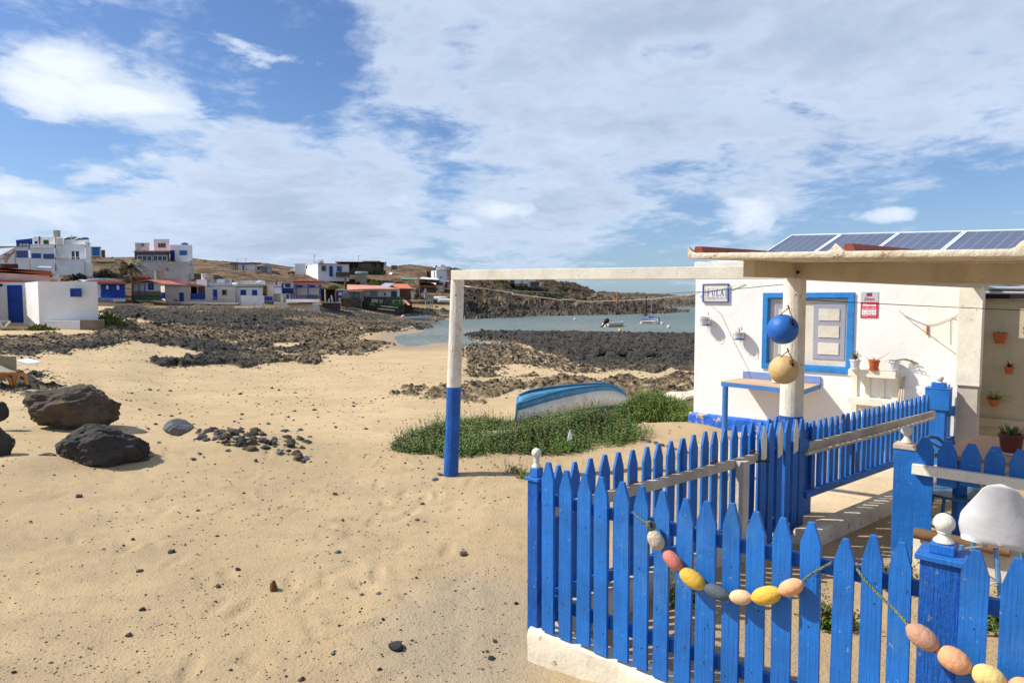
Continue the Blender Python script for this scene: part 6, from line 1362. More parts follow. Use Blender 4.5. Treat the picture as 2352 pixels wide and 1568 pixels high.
# --- green tank on block, small stuff on the slope
b=Bld('tank_block','stained concrete block carrying a rounded green water tank on the slope',Z3,128,(430,465),cat='water tank')
b.box('block',356,352,495,470,mat('stained_concrete',SR(160,146,126),.9,.1,.8,.4,4,dirt=SR(110,90,76),damt=.7),D=3); mb=MB(); mb.tube([b.pt(356,336,1.5),b.pt(366,334,1.5),b.pt(492,334,1.5),b.pt(504,336,1.5)],[.26,.38,.38,.26],18); mb.build('tank',M_TANKG,b.root,smooth=True)
b=Bld('wood_pallets','brown timber pallets stacked beside the black stone wall on the hill',Z3,136,(330,355),cat='pallet'); b.box('pallet',300,300,358,356,M_BROWN,D=.6); b.box('board',308,310,350,318,M_DARK,D=.05,dY=-.1); b.box('board',308,330,350,338,M_DARK,D=.05,dY=-.1)
b=Bld('sun_bed','pale wooden sun bed standing on the slope below the veranda house',Z3,135,(770,360),cat='lounger')
mb=MB(); q=[b.pt(745,352,0),b.pt(785,352,0),b.pt(795,326,1.2),b.pt(765,330,1.2)]; mb.hexa(q,[p+Vector((0,0,.12)) for p in q]); mb.build('seat',M_FARC,b.root); b.rod([(750,350,0),(748,364,0)],.06,M_FARC,'leg'); b.rod([(782,350,0),(782,364,0)],.06,M_FARC,'leg')
b=Bld('lookout_box','slatted box hut on stilts standing on the skyline right of the veranda house',Z3,150,(812,320),cat='hut'); b.box('box',780,238,847,284,M_TANK,D=2); 
for k in range(5): b.box('slat',784+k*13,240,788+k*13,283,M_BROWN,D=.05,dY=-.08)
for x_ in (783,812,844): b.rod([(x_,284,.2),(x_,322,.2)],.07,M_BROWN,'leg')
# --- white hut with the boat on its roof
b=Bld('white_block_hut','tall white block hut with brown door on the right skyline, a boat resting on it',Z3,140,(1340,415),cat='hut')
b.fp('wall',[(1248,2),(1310,0),(1430,.8),(1430,5),(1248,6)],300,416,M_FAR,zt=b.pt(1310,300).z,zb=b.pt(1310,416).z-.8); b.box('brown_wall',1196,305,1248,380,M_BROWN,D=3,dY=3); b.win(1284,312,1304,382,M_BROWN,M_BROWN,dY=.6,name='door'); b.win(1355,370,1370,384,M_DARK,M_DARK,dY=.3); b.win(1212,320,1228,374,M_DARK,M_DARK,dY=2.9,name='door')
def hull(name,label,pts_fn,L_,W_,H_,m,loc,rz,inner=None,cat='boat',flip=False,tilt=0,parent=None,deck=None,group=None,rims=None):
    """open boat: pointed bow, transom stern, sheer rising forward"""
    r=thing(name,label,cat,loc,group) if parent is None else parent
    Mx=Matrix.Translation(loc)@Matrix.Rotation(rz,4,'Z')@Matrix.Rotation(tilt,4,'X')
    if flip: Mx=Mx@Matrix.Translation((0,0,H_))@Matrix.Rotation(pi,4,'X')
    N=18;K=12;vs=[];fs=[]
    for i in range(N+1):
        t=i/N; w=W_/2*(min(1,(1-t)*2.6+.02))**.62*(1-.22*(1-t)**3); hh=H_*(1+.30*t*t); kz=H_*.55*max(0,t-.6)**2*6*.18
        for k in range(K+1):
            a=-pi/2+pi*k/K; x=(t-.5)*L_+(.06*L_*max(0,t-.8)*5)*abs(sin(a)); y=w*sin(a)*(1 if True else 1); z_=kz+(hh-kz)*(1-cos(a)**.75 if cos(a)>0 else 1)
            vs.append((x,y,z_))
    for i in range(N):
        for k in range(K): fs.append((i*(K+1)+k,i*(K+1)+k+1,(i+1)*(K+1)+k+1,(i+1)*(K+1)+k))
    fs.append(tuple(range(K+1)))
    mb=MB(Mx);mb.add(vs,fs);h=mb.build('hull',m,r,smooth=True); so_=h.modifiers.new('s','SOLIDIFY'); so_.thickness=.05
    if rims:
        mb=MB(Mx); 
        for k in (0,K): mb.tube([Vector(vs[i*(K+1)+k]) for i in range(N+1)],.05,6)
        mb.build('gunwale',rims,h,smooth=True)
    if inner:
        for tt in (.3,.58):
            w=W_/2*(min(1,(1-tt)*2.6))**.62*.93; mb=MB(Mx); mb.box((tt-.5)*L_-.12,(tt-.5)*L_+.12,-w,w,H_*.62,H_*.68); mb.build('thwart',inner,r)
    return r,Mx
def motor(r,Mx,L_,H_,m1,tiltm=.5,sc=1.0):
    M2=Mx@Matrix.Translation((-L_/2-.05,0,H_*1.0))@Matrix.Rotation(tiltm,4,'Y')@Matrix.Scale(sc,4)
    mb=MB(M2); mb.lathe([(.05,-.05),(.17,.0),(.20,.15),(.19,.34),(.12,.44),(.02,.46)],(0,0,.05),14); mb.box(-.07,.05,-.05,.05,-.62,.06); mb.box(-.16,.1,-.02,.02,-.80,-.62); mb.build('outboard_motor',m1,r,smooth=True)
M_BOATW=mat('boat_white',SR(216,214,210),.45,.05,3,.1,10,dirt=SR(176,172,166),damt=.4)
lc=P(*Z3(1383,296),142); hull('motor_boat','white cabin motor boat parked on top of the white block hut on the skyline',None,2.7,1.3,.62,M_BOATW,lc,.10,M_BOATW,rims=M_METAL,tilt=.1)
rt=[o for o in bpy.data.objects if o.name.startswith('motor_boat')][0]; Mb_=Matrix.Translation(lc)@Matrix.Rotation(.10,4,'Z')
mb=MB(Mb_); mb.hexa([(-.4,-.45,.60),(.75,-.4,.66),(.75,.4,.66),(-.4,.45,.60)],[(-.3,-.38,1.1),(.35,-.35,1.1),(.35,.35,1.1),(-.3,.38,1.1)]); mb.build('cabin',M_BOATW,rt); mb=MB(Mb_); mb.hexa([(.42,-.36,.78),(.70,-.38,.72),(.70,.38,.72),(.42,.36,.78)],[(.36,-.3,1.05),(.44,-.3,1.02),(.44,.3,1.02),(.36,.3,1.05)]); mb.build('windscreen',M_DARKG,rt); motor(rt,Mb_,2.7,.65,M_DARK,.6,.8)
b=Bld('trestle','thin metal trestle frame on the skyline right of the roof-parked boat',Z3,150,(1528,295),cat='trestle'); b.rod([(1507,266,0),(1550,266,0)],.06,M_TANK,'bar')
for x_ in (1508,1528,1548): b.rod([(x_,266,0),(x_,300,0)],.05,M_TANK,'leg')
# --- p stone hut house
b=Bld('stone_base_house','long white hut on a dark stone base with pink roof and glazed corner room',Z3,116,(560,740))
zb=b.pt(560,740).z-1
b.box('wall',460,524,878,612,M_FAR,D=6); b.box('stone_base',430,608,932,700,M_STONEW,D=6.3,dY=-.4,bot=zb); b.box('corner_base',185,628,430,740,M_STONEW,D=5,dY=-2,bot=zb); b.box('corner_room',205,545,430,628,M_TANK,D=4,dY=-1.9)
b.win(212,556,272,620,M_BW,M_GLASSG,dY=-1.95,n=3); b.win(300,560,402,622,M_BROWN,M_GLASSG,dY=-1.95,n=3); b.win(430,540,458,665,M_FARB,M_FARP,dY=-1.5,name='door'); b.win(528,542,622,604,M_METAL,M_GLASSG,n=2); b.win(694,564,716,592,M_FARB,M_FARB); b.win(776,542,846,608,M_FARB,M_GREENP,n=2)
mb=MB(); q=[b.pt(262,540,-2.6),b.pt(455,528,-2.6),b.pt(878,526,-.6),b.pt(650,488,4),b.pt(262,476,4)]
mb.add(q+[p+Vector((0,0,.18)) for p in q],[(4,3,2,1,0),(5,6,7,8,9)]+[(i,(i+1)%5,5+(i+1)%5,5+i) for i in range(5)]); mb.build('roof',M_PINKR,b.root)
b.box('gable_box',262,494,300,530,M_FAR,D=2,dY=2); b.box('blue_frame',132,534,282,556,M_FARB2,D=2.5,dY=-1.5)
for x_ in (138,150,204): b.rod([(x_,540,-1.6),(x_,665,-1.6)],.12,M_FARB,'post')
for k in range(5): b.rod([(162+k*8,590,-1.7),(160+k*8,622,-1.7)],.06,M_FARB2,'baluster')
mb=MB(); q=[b.pt(620,505,1.5),b.pt(730,505,1.5),b.pt(822,455,4),b.pt(705,450,4)]; mb.hexa(q,[p+Vector((0,0,.1)) for p in q]); mb.build('roof_solar_panel',M_METAL,b.root)
b=Bld('orange_roof_hut','brown stone hut with bright orange tiled roof beside the long stone based house',Z3,119,(950,650),cat='hut'); M_ORG=mat('orange_tiles',SR(206,118,78),.8,.1,2,.4,5,dirt=SR(170,95,66),damt=.4)
b.box('wall',878,520,1022,660,M_BROWN,D=5,bot=zb); mb=MB(); q=[b.pt(870,520,-.4),b.pt(1028,524,-.4),b.pt(965,470,5),b.pt(775,466,5)]; mb.hexa(q,[p+Vector((0,0,.2)) for p in q]); mb.build('roof',M_ORG,b.root); b.rod([(1022,540,-.8),(1040,660,-1.2)],.05,M_METAL,'ladder_rail'); b.rod([(1010,540,-.8),(1026,665,-1.2)],.05,M_METAL,'ladder_rail')
b=Bld('green_canopies','dark green turf strips and trestles along the stone base house terrace',Z3,113,(720,710),cat='terrace cover'); b.box('green_strip',524,684,580,712,mat('turf_green',SR(36,130,50),.8,.1,3,.2),D=2); b.box('green_strip',796,680,930,708,mat('turf_green',SR(36,130,50),.8,.1,3,.2),D=2)
for nm,lb,xs in (('bench','pale slatted bench on the stone house terrace',(548,620)),('trestle_table','thin trestle table on the stone house terrace, between the bench and the folding one',(640,676)),('trestle_table','cream folding table at the right end of the stone house terrace',(796,888))):
    b=Bld(nm,lb,Z3,113.5,((xs[0]+xs[1])/2,680),cat='bench' if nm=='bench' else 'table'); b.box('top',xs[0],638 if nm=='bench' else 642+10*(xs[0]>700),xs[1],646+10*(xs[0]>700),M_FARC,D=1)
    for x_ in (xs[0]+4,xs[1]-4): b.rod([(x_,646,.1),(x_+6*(1 if x_<(xs[0]+xs[1])/2 else -1),684,.1)],.05,M_FARC,'leg')
    if nm=='bench': b.box('back',xs[0]+2,650,xs[1]-2,672,M_FARC,D=.05,dY=.3)
b=Bld('leaning_boards','reddish boards leaning at the right end of the stone house terrace',Z3,112.5,(960,710),cat='boards')
mb=MB(); q=[b.pt(925,650,0),b.pt(950,655,0),b.pt(1000,705,-.8),b.pt(975,708,-.8)]; mb.hexa(q,[p+Vector((.03,.08,.1)) for p in q]); mb.build('board',M_PINKR,b.root)
mb=MB(); q=[b.pt(905,645,.4),b.pt(920,642,.4),b.pt(945,690,-.2),b.pt(925,694,-.2)]; mb.hexa(q,[p+Vector((.03,.08,.1)) for p in q]); mb.build('board',M_BROWN,b.root)
b=Bld('plastic_chair','white plastic chair on the quay left of the stone based house',Z2,104,(1828,962),cat='chair')
q=b.pt(1828,962); mb=MB(Matrix.Translation(q)); mb.box(-.28,.28,-.28,.28,.42,.47); mb.build('seat',M_FAR,b.root)
mb=MB(Matrix.Translation(q)@Matrix.Rotation(-.1,4,'Y')); mb.add([(.25,-.27,.46),(.25,.27,.46),(.28,.3,.8),(.25,.2,.98),(.25,-.2,.98),(.28,-.3,.8)],[(0,1,2,3,4,5)]); mb.build('backrest',M_FAR,b.root).modifiers.new('s','SOLIDIFY').thickness=.05
for sx_ in (-1,1):
    for sy_ in (-1,1): mb=MB(Matrix.Translation(q)); mb.tube([(sx_*.24,sy_*.24,.42),(sx_*.29,sy_*.29,0)],.035,6); mb.build('leg',M_FAR,b.root)
b=Bld('quay_wall','pale quay ledge on dark stones in front of the middle houses',Z2,102,(1830,1000),cat='wall'); b.box('stone_base',1730,975,1945,1035,M_STONEW,D=2.5,bot=-3.0); b.box('ledge',1722,964,1956,976,M_FARC,D=3,dY=-.1)
b=Bld('quay_wall','long thin concrete ledge along the reef below the white row houses',Z2,90.5,(560,990),cat='wall'); b.box('ledge',-100,962,740,974,M_FARC,D=2.2,bot=b.pt(0,992).z,tilt=1.5,slope=-.15)
b=Bld('quay_wall','concrete landing below the blue porch house',Z2,94,(1450,1000),cat='wall'); b.box('ledge',1160,962,1700,995,M_FARC,D=2.4,bot=-2.4,slope=-.3); b.box('kerb',1322,975,1612,995,mat('rust_kerb',SR(150,110,84),.9,.1,2,.3),D=.3,dY=-.4)
# dark recessed yard between
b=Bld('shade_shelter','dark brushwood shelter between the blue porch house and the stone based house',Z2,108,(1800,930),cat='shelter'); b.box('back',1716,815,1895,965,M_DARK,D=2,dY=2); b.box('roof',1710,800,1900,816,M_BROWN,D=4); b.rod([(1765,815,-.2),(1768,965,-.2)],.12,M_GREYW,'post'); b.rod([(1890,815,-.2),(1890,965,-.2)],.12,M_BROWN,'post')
b=Bld('stone_chimney','thin dark standing timber on the slope above the pink roof',Z3,122,(238,520),cat='post'); b.rod([(238,520,0),(236,385,0)],.18,M_BROWN,'post'); b.box('cap',226,385,250,392,M_BROWN,D=.5,dY=-.2)
# --- q clutter houses
b=Bld('tarp_shacks','cluster of low shacks with terracotta and tarpaulin roofs above the beached dinghies',Z3,130,(1290,545),cat='shack')
b.box('wall',1115,470,1310,560,M_STONEW,D=4); b.box('wall',1325,476,1410,545,mat('grey_shack',SR(126,112,98),.9,.1,2,.3),D=4,dY=-1); b.win(1335,485,1392,542,M_FAR,M_DARKG,dY=-1.05,n=3,f=.1); b.box('wall',1412,440,1480,500,M_BROWN,D=3,dY=.5); b.win(1440,450,1476,500,M_FARC,M_DARKG,dY=.4,n=3,f=.1)
for A,m_ in ((((1105,492),(1310,494),(1270,455),(1115,448)),M_TERRA),(((1300,478),(1400,474),(1380,448),(1310,450)),M_PINKR),(((1130,436),(1470,440),(1460,420),(1140,412)),mat('tarp_grey',SR(112,112,128),.7,.15,1,.4)),(((1108,402),(1340,416),(1330,398),(1140,384)),M_FARC),(((885,408),(1100,412),(1080,392),(900,386)),mat('net_green',SR(90,130,104),.8,.15,1,.4))):
    q=[P(*Z3(*A[0]),129),P(*Z3(*A[1]),129),P(*Z3(*A[2]),133),P(*Z3(*A[3]),133)]; mb=MB(); mb.hexa(q,[p+Vector((0,0,.12)) for p in q]); mb.build('roof',m_,b.root)
b.box('low_wall',1108,404,1340,420,M_STONEW,D=3,dY=0,bot=b.pt(1200,440).z); b.box('low_wall',850,428,915,458,M_STONEW,D=2,dY=-2)
for x_ in (885,990,1040,1095): b.rod([(x_,400,.5),(x_+4,460,.5)],.06,M_GREYW,'post')
for (x0,x1,y0,y1,lb,Yb) in ((1030,1145,500,640,'olive green bush between the orange roofed hut and the statue',124),(30,200,475,510,'low bright green hedge above the brushwood shelter',120),(470,690,410,470,'mixed green garden bushes behind the pink roofed house',124),(360,420,430,465,'small green bush below the stained tank block',126)):
    c_=P(*Z3((x0+x1)/2,y1),Yb); r_=(x1-x0)/2/5.12/1568*Yb; bush(lb,c_,r_,r_*.6,(y1-y0)/5.12/1568*Yb,260,M_BUSHY if x0 in (30,470) else M_BUSHD,ls=.22)
for (x0,x1,y0,y1,lb,Yb) in ((1080,1400,590,690,'prickly pear thicket below the rock outcrop between the two big houses',104),(780,1080,640,715,'dark cactus hedge under the villa terrace',104),(1400,1520,500,690,'feathery grey green bush beside the palm',96)):
    c_=P(*Z1((x0+x1)/2,y1),Yb); r_=(x1-x0)/2/5.12/1568*Yb; bush(lb,c_,r_*1.15,r_*.5,(y1-y0)/5.12/1568*Yb*1.1,700,M_BUSHD if x0<1300 else M_BUSHB,ls=.26)
bush('bright green grass tuft at the foot of the near white hut',P(*Z1(460,1330),36.3),1.0,.5,.38,420,M_BUSHY,ls=.16,up=1.2); bush('green bush beside the concrete block of the near white hut',P(*Z1(1260,1232),40),.95,.8,.75,600,M_BUSHY,ls=.14,up=1); bush('thin grass patch before the blue door of the near hut',P(*Z1(120,1320),36.3),1.2,.4,.12,260,M_BUSHY,ls=.12,up=1.2)
# --- statue on the rocks, box tower
b=Bld('lookout_table','rough stone box on timber legs above the rock pools',Z3,117,(1225,755),cat='box stand'); b.box('box',1186,600,1280,656,M_TANK,D=1.6); b.box('shelf',1176,656,1272,664,M_GREYW,D=1.8,dY=-.2)
for x_ in (1184,1206,1240,1264): b.rod([(x_,664,0),(x_-3,752,0)],.09,M_GREYW,'leg')
b.rod([(1180,715,-.1),(1268,718,-.1)],.06,M_GREYW,'brace')
def figure(label,foot,h,m1,m2,name='statue',cat='statue'):
    r=thing(name,label,cat,foot); me_=bpy.data.meshes.new('body'); s=h
    V=[(0,0,.52),(0,0,.62),(0,0,.72),(0,0,.81),(0,0,.86),(0,0,.91),(0,0,.985),(-.10,0,.79),(-.15,-.03,.64),(-.09,-.10,.62),(.10,0,.79),(.15,-.03,.64),(.08,-.10,.66),(-.05,0,.5),(-.055,0,.27),(-.055,0,.03),(.05,0,.5),(.055,0,.27),(.055,0,.03),(-.055,-.06,.015),(.055,-.06,.015)]
    E=[(0,1),(1,2),(2,3),(3,4),(4,5),(5,6),(3,7),(7,8),(8,9),(3,10),(10,11),(11,12),(0,13),(13,14),(14,15),(0,16),(16,17),(17,18),(15,19),(18,20)]
    R=[.075,.065,.08,.06,.035,.06,.045,.035,.028,.022,.035,.028,.022,.06,.045,.028,.06,.045,.028,.022,.022]
    me_.from_pydata([tuple(c*s for c in p) for p in V],E,[]); o=bpy.data.objects.new('body',me_); COL.objects.link(o); o.parent=r
    sk=o.modifiers.new('skin','SKIN'); o.modifiers.new('sub','SUBSURF').levels=1
    for i,q in enumerate(me_.skin_vertices[0].data): q.radius=(R[i]*s,R[i]*s)
    me_.skin_vertices[0].data[0].use_root=True; me_.materials.append(m1)
    mb=MB(); mb.lathe([(.17*s,.10*s),(.13*s,.35*s),(.095*s,.55*s),(.10*s,.72*s),(.07*s,.80*s)],foot,16); mb.build('dress',m2,r,smooth=True)
    mb=MB(); mb.lathe([(.06*s,.90*s),(.075*s,.95*s),(.05*s,1.0*s),(.01*s,1.01*s)],foot+Vector((0,.01*s,0)),12); mb.build('hair',m1,r,smooth=True)
    return r
figure('standing figure statue in a pale blue gown beside the box on legs',P(*Z3(1183,640),118.5),1.65*1.15,mat('statue_stone',SR(176,160,146),.8,.05,4,.1),mat('statue_blue',SR(112,140,170),.8,.08,4,.1))
# --- boats
def at3(x,y,Y): return P(*Z3(x,y),Y)
r,Mx=hull('dinghy','white fibreglass dinghy with tilted outboard, beached on the stones before the black rocks',None,4.0,1.5,.55,M_BOATW,Vector((at3(1052,880,110).x,110,at3(1052,888,110).z)),.06,M_BOATW,rims=M_METAL); motor(r,Mx,4.0,.55,M_METAL,1.0,1.1)
r,Mx=hull('rowing_boat','flat white rowing boat lying left of the dinghy with the outboard',None,2.5,.95,.35,M_BOATW,Vector((at3(776,890,110).x,110,at3(776,894,110).z)),pi-.05,M_BOATW)
r,Mx=hull('motor_skiff','small cream skiff moored just beyond the black reef, outboard towards the viewer',None,3.4,1.4,.55,mat('skiff_cream',SR(214,206,176),.5,.05,3,.1),Vector((P(*Z4(1340,825),86).x,86,SEA-.12)),.75,M_FARC,rims=M_BOATW); motor(r,Mx,3.4,.6,M_DARK,.9,1.5)
bt,Mx=hull('fishing_boat','small blue and white fishing boat moored bow-on in the bay, with a thin mast',None,4.6,1.9,.75,M_BOATW,Vector((P(*Z4(1820,765),96).x,98,SEA-.18)),-pi/2+.1,M_FARC,rims=M_FARB)
mb=MB(Mx); mb.box(-1.2,-.4,-.35,.35,.5,1.25); mb.build('cabin',mat('cabin_blue_white',SR(120,130,170),.6,.1,3,.1),bt); mb=MB(Mx); mb.tube([(-.2,0,.6),(-.2,0,3.1)],.035,6); mb.build('mast',M_METAL,bt)
Mb=MB(Mx)
for sg_ in (-1,1):
    Mb.tube([((t-.5)*4.6+.06*4.6*max(0,t-.8)*5, sg_*(1.9/2*(min(1,(1-t)*2.6+.02))**.62*(1-.22*(1-t)**3)*.985+.012), .75*(1+.30*t*t)*.82) for t in np.linspace(0,.98,14)],.06,6)
Mb.build('blue_band',M_FARB,bt); 
mb=MB(Mx)
Mb=MB(Mx)
for sg_ in (-1,1):
    Mb.tube([((t-.5)*4.6+.06*4.6*max(0,t-.8)*5, sg_*(1.9/2*(min(1,(1-t)*2.6+.02))**.62*(1-.22*(1-t)**3)*.90+.02), .75*(1+.30*t*t)*.5) for t in np.linspace(0,.97,14)],.045,6)
Mb.build('red_band',M_RED,bt)
for (x,y,lb) in ((883,697,'tiny white mooring buoy nearest the rocky point'),(1664,745,'white mooring buoy left of the fishing boat'),(1908,750,'small pale mooring buoy just right of the fishing boat'),(1985,790,'cream mooring buoy right of and below the fishing boat')):
    p=G(*Z4(x,y+6),SEA); mb=MB(); mb.lathe([(.02,-.2)]+[(.24*cos(a),.08+.24*sin(a)) for a in np.linspace(-1.3,1.3,8)]+[(.04,.42)],p,12); mb.build('mooring_buoy',mat('buoy_dirty_white',SR(214,204,180),.6,.05,4,.1),smooth=True,tagd=(lb,'buoy'))
p=G(*Z4(1410,838),SEA); mb=MB(); mb.lathe([(.02,-.2)]+[(.2*cos(a),.1+.2*sin(a)) for a in np.linspace(-1.3,1.3,8)],p,12); mb.build('mooring_buoy',F_Y,smooth=True,tagd=('yellow mooring buoy touching the cream skiff','buoy'))
p=G(*Z4(1715,655),SEA); mb=MB(); mb.tube([p-Vector((0,0,.5)),p+Vector((.05,0,4.0))],.14,8); mb.lathe([(1.0,-.2),(.7,.15),(.2,.3)],p,10); mb.build('channel_marker',M_DARK,tagd=('dark upright marker pole on a rock in front of the point','marker pole'))
for (u_,Yb,L_,W_,rz,lb,m_,cc) in ((Z3(1325,640)[0],124,3.3,1.5,.15,'white upturned dinghy on the sand beside the box on legs',M_BOATW,645),(Z3(1445,660)[0],122,3.4,1.6,.5,'cream upturned dinghy half behind the left post',M_FARC,672),(Z3(1090,680)[0],118,3.6,1.6,-.1,'old brown upturned boat leaning at the foot of the bush',M_BROWN,686)):
    q=P(u_,Z3(0,cc)[1],Yb); hull('upturned_dinghy',lb,None,L_,W_,.65,m_,q,rz,flip=True)
lo=P(*Z1(1230,1005),82); hull('inflatable_boat','grey and blue inflatable dinghy on the sand in front of the blue cabin',None,4.2,1.7,.62,mat('inflatable_grey',SR(150,160,176),.5,.08,2,.1),Vector((P(*Z1(1318,1005),82).x-2.3,82,lo.z)),.05,M_BARREL,rims=mat('inflatable_tube',SR(150,175,196),.4,.05,2,.1))
for q_,lb in ((at3(758,738,106),'pale plank lying on the black rocks above the flat rowing boat'),(at3(722,770,104),'grey plank lying lower on the black rocks')):
    mb=MB(Matrix.Translation(q_)@Matrix.Rotation(.15,4,'Z')@Matrix.Rotation(.1,4,'Y')); mb.box(-1.3,1.3,-.25,.25,.1,.2); mb.build('plank',M_FARC,tagd=(lb,'plank'))
q_=P(*Z2(990,1085),80); mb=MB(Matrix.Translation(q_)); 
for a in ((-.55,-.47),(.47,.55)): mb.box(a[0],a[1],-.05,.05,-.1,1.05)
mb.box(-.55,.55,-.3,.3,1.05,1.12); mb.box(-.5,.5,-.04,.04,.12,.2); mb.build('standing_rack',M_BOATW,tagd=('small white square frame standing on the reef below the row houses','frame'))
q_=P(*Z1(2010,1115),70)
for dx,lb in ((0,'weathered timber bench frame standing on the reef, left part of the picture'),):
    r=thing('reef_bench',lb,'bench',q_); mb=MB(Matrix.Translation(q_)); mb.box(-.1,2.1,-.2,.2,.85,.93); mb.build('top',M_GREYW,r)
    for x_ in (0,.5,1.5,2.0): mb=MB(Matrix.Translation(q_)); mb.box(x_-.05,x_+.05,-.1,.1,-.2,.85); mb.build('leg',M_GREYW,r)
p=G(*Z3(432,1020),-3.2); mb=MB(); mb.lathe([(.22*cos(a)+.001,.2+.22*sin(a)) for a in np.linspace(-pi/2,pi/2,12)],p,14); mb.build('round_buoy',mat('buoy_dirty_white',SR(214,204,180),.6,.05,4,.1),smooth=True,tagd=('round white buoy stranded on the pebble bank by the inlet','buoy'))
# house and hut on the point, under the open beam
b=Bld('point_house','white house on the rocky point, seen just under the open beam',Z4,165,(300,275)); b.box('wall',98,200,230,277,M_FAR,D=5); b.box('wall',230,205,418,278,M_FAR,D=5,dY=1.5); b.win(120,236,170,276,M_DARKG,M_DARKG,name='door'); b.win(305,215,336,238,M_FARB,M_FARB,dY=1.5); b.box('corner',256,205,266,278,M_TANK,D=.2,dY=1.4)
b=Bld('glazed_box_hut','pale glazed box hut with brown shutters on the rocky point',Z4,160,(410,312),cat='hut'); b.box('wall',325,250,487,312,M_FARC,D=3); b.win(356,254,460,308,M_BROWN,M_DARKG,n=4,f=.15); b.box('base',345,312,480,335,M_STONEW,D=3,dY=-.2)
b=Bld('stone_cairn','tiny white marker on the crest of the rocky point',Z4,190,(650,248),cat='marker'); b.rod([(650,250,0),(650,226,0)],.3,M_FAR,'post')
bush('bright green scrub patch on the slope of the rocky point',P(*Z4(720,410),165),3.4,2,.7,700,M_BUSHY,ls=.3); bush('brown scrub mound on the upper slope of the rocky point',P(*Z4(750,350),176),2.8,2,1.0,500,M_BUSHB,ls=.3); bush('dark shrub mound left of the glazed box hut',P(*Z4(255,345),158),1.7,1.2,1.4,400,M_BUSHD,ls=.25); bush('olive shrubs left of the point house, under the beam',P(*Z4(20,275),165),2.6,1.2,1.2,400,M_BUSHY,ls=.3)
# ================================================================ ROCKS, SHRUBS, STONES, BOAT
def rock_mesh(name, seed, sub=4, planes=9, rough=.10, flat=1.0, m=None, freq=2.2):
    bm_=bmesh.new(); bmesh.ops.create_icosphere(bm_,subdivisions=sub,radius=1); r=np.random.default_rng(seed)
    c=np.array([v_.co[:] for v_ in bm_.verts]); pn=r.normal(size=(planes,3)); pn/=np.linalg.norm(pn,axis=1)[:,None]; pd=r.uniform(.55,.86,planes)
    for n_,d_ in zip(pn,pd):
        k=c@n_; over=np.maximum(k-d_,0); c-=over[:,None]*n_[None,:]*.93
    def n3(q,f,s): return (vnoise(q[:,0]*f+s,q[:,1]*f+q[:,2]*f*.7,seed+s)+vnoise(q[:,1]*f+9,q[:,2]*f-q[:,0]*f*.6,seed+s+1))/2-.5
    nr=c/np.linalg.norm(c,axis=1)[:,None]
    dsp=n3(c,freq,1)*rough*2.4+n3(c,freq*2.6,3)*rough*1.2+n3(c,freq*6,5)*rough*.6+n3(c,freq*14,7)*rough*.3
    c+=nr*dsp[:,None]; c[:,2]*=flat
    for v_,q in zip(bm_.verts,c): v_.co=q
    me_=bpy.data.meshes.new(name); bm_.to_mesh(me_); bm_.free(); me_.polygons.foreach_set('use_smooth',[True]*len(me_.polygons)); me_.materials.append(m)
    try: me_.set_sharp_from_angle(angle=radians(32))
    except Exception: pass
    return me_
M_BOULD=mat('boulder_basalt',SR(62,59,57),.9,.2,2.2,1.0,9,SR(120,104,84),.36,5,dirt=SR(48,46,46),damt=.7)
M_BOULB=mat('boulder_brown',SR(84,74,62),.9,.18,2.0,1.0,8,SR(150,112,60),.35,3,dirt=SR(60,56,52),damt=.7)
M_STN=mat('lava_stone',SR(74,74,74),.85,.2,8,.8,30,dirt=SR(46,46,48),damt=.6); M_STNG=mat('grey_stone',SR(100,102,104),.8,.15,8,.5,30,dirt=SR(70,72,76),damt=.6); M_STNB=mat('brown_stone',SR(124,104,80),.9,.2,8,.9,30,dirt=SR(76,66,54),damt=.6)
def hit(u,v,y0=2.5,y1=200):
    d_=DIR(u,v); q=y0
    while q<y1:
        p=d_*(q/d_.y)
        if p.z<=gz(p.x,p.y): break
        q*=1.006
    return p
def boulder(label,uc,vb,Y,wu,hu,seed,m,rz=0,dep=.7,name='boulder',planes=9,rough=.10,lean=0,sink=.12):
    base=P(uc,vb,Y) if Y else hit(uc,vb); Y=base.y; w=wu/1568*Y/2; h=hu/1568*Y/2; me_=rock_mesh(name,seed,6 if wu>100 else 5,planes,rough,1,m); c=np.zeros(len(me_.vertices)*3); me_.vertices.foreach_get('co',c); c=c.reshape(-1,3)
    R=Matrix.Rotation(lean,3,'Y')@Matrix.Rotation(rz,3,'Z'); c=c@np.array(R).T
    for i,s in enumerate((w,w*dep,h)): lo,hi=c[:,i].min(),c[:,i].max(); c[:,i]=((c[:,i]-lo)/(hi-lo)*2-1)*s
    c[:,2]+=h*(1-sink); me_.vertices.foreach_set('co',c.ravel().astype(np.float32)); me_.update()
    o=bpy.data.objects.new(name,me_); COL.objects.link(o); o.location=base; return tag(o,label,'boulder')
boulder('largest boulder, smooth brownish grey, behind the black one on the sand',175,985,9.9,204,112,31,M_BOULB,.4,.75,lean=.28,planes=8,rough=.15,sink=.1)
boulder('black angular boulder with pale streaks in front of the largest boulder',234,1078,7.7,228,122,47,M_BOULD,.2,.62,planes=8,rough=.17,lean=.10,sink=.14)
boulder('round wrinkled grey boulder beside the stone heap',412,998,9.2,68,40,53,M_STNG,.1,.8,rough=.08,planes=5)
boulder('dark boulder cut by the left edge of the picture',-10,1058,7.9,72,98,61,M_BOULD,.1,.9); boulder('small dark rock above the boulder at the left picture edge',2,970,9.5,28,52,67,M_BOULD,.4,.9); boulder('low dark rock at the left edge below the boulders',12,1088,7.3,34,28,71,M_BOULD,.7,.9); boulder('small brown rock touching the left side of the black boulder',108,1056,7.6,42,18,73,M_STNB,.2,.9)
boulder('flat stones at the right foot of the black boulder',320,1062,7.7,52,20,79,M_BOULD,.2,.9)
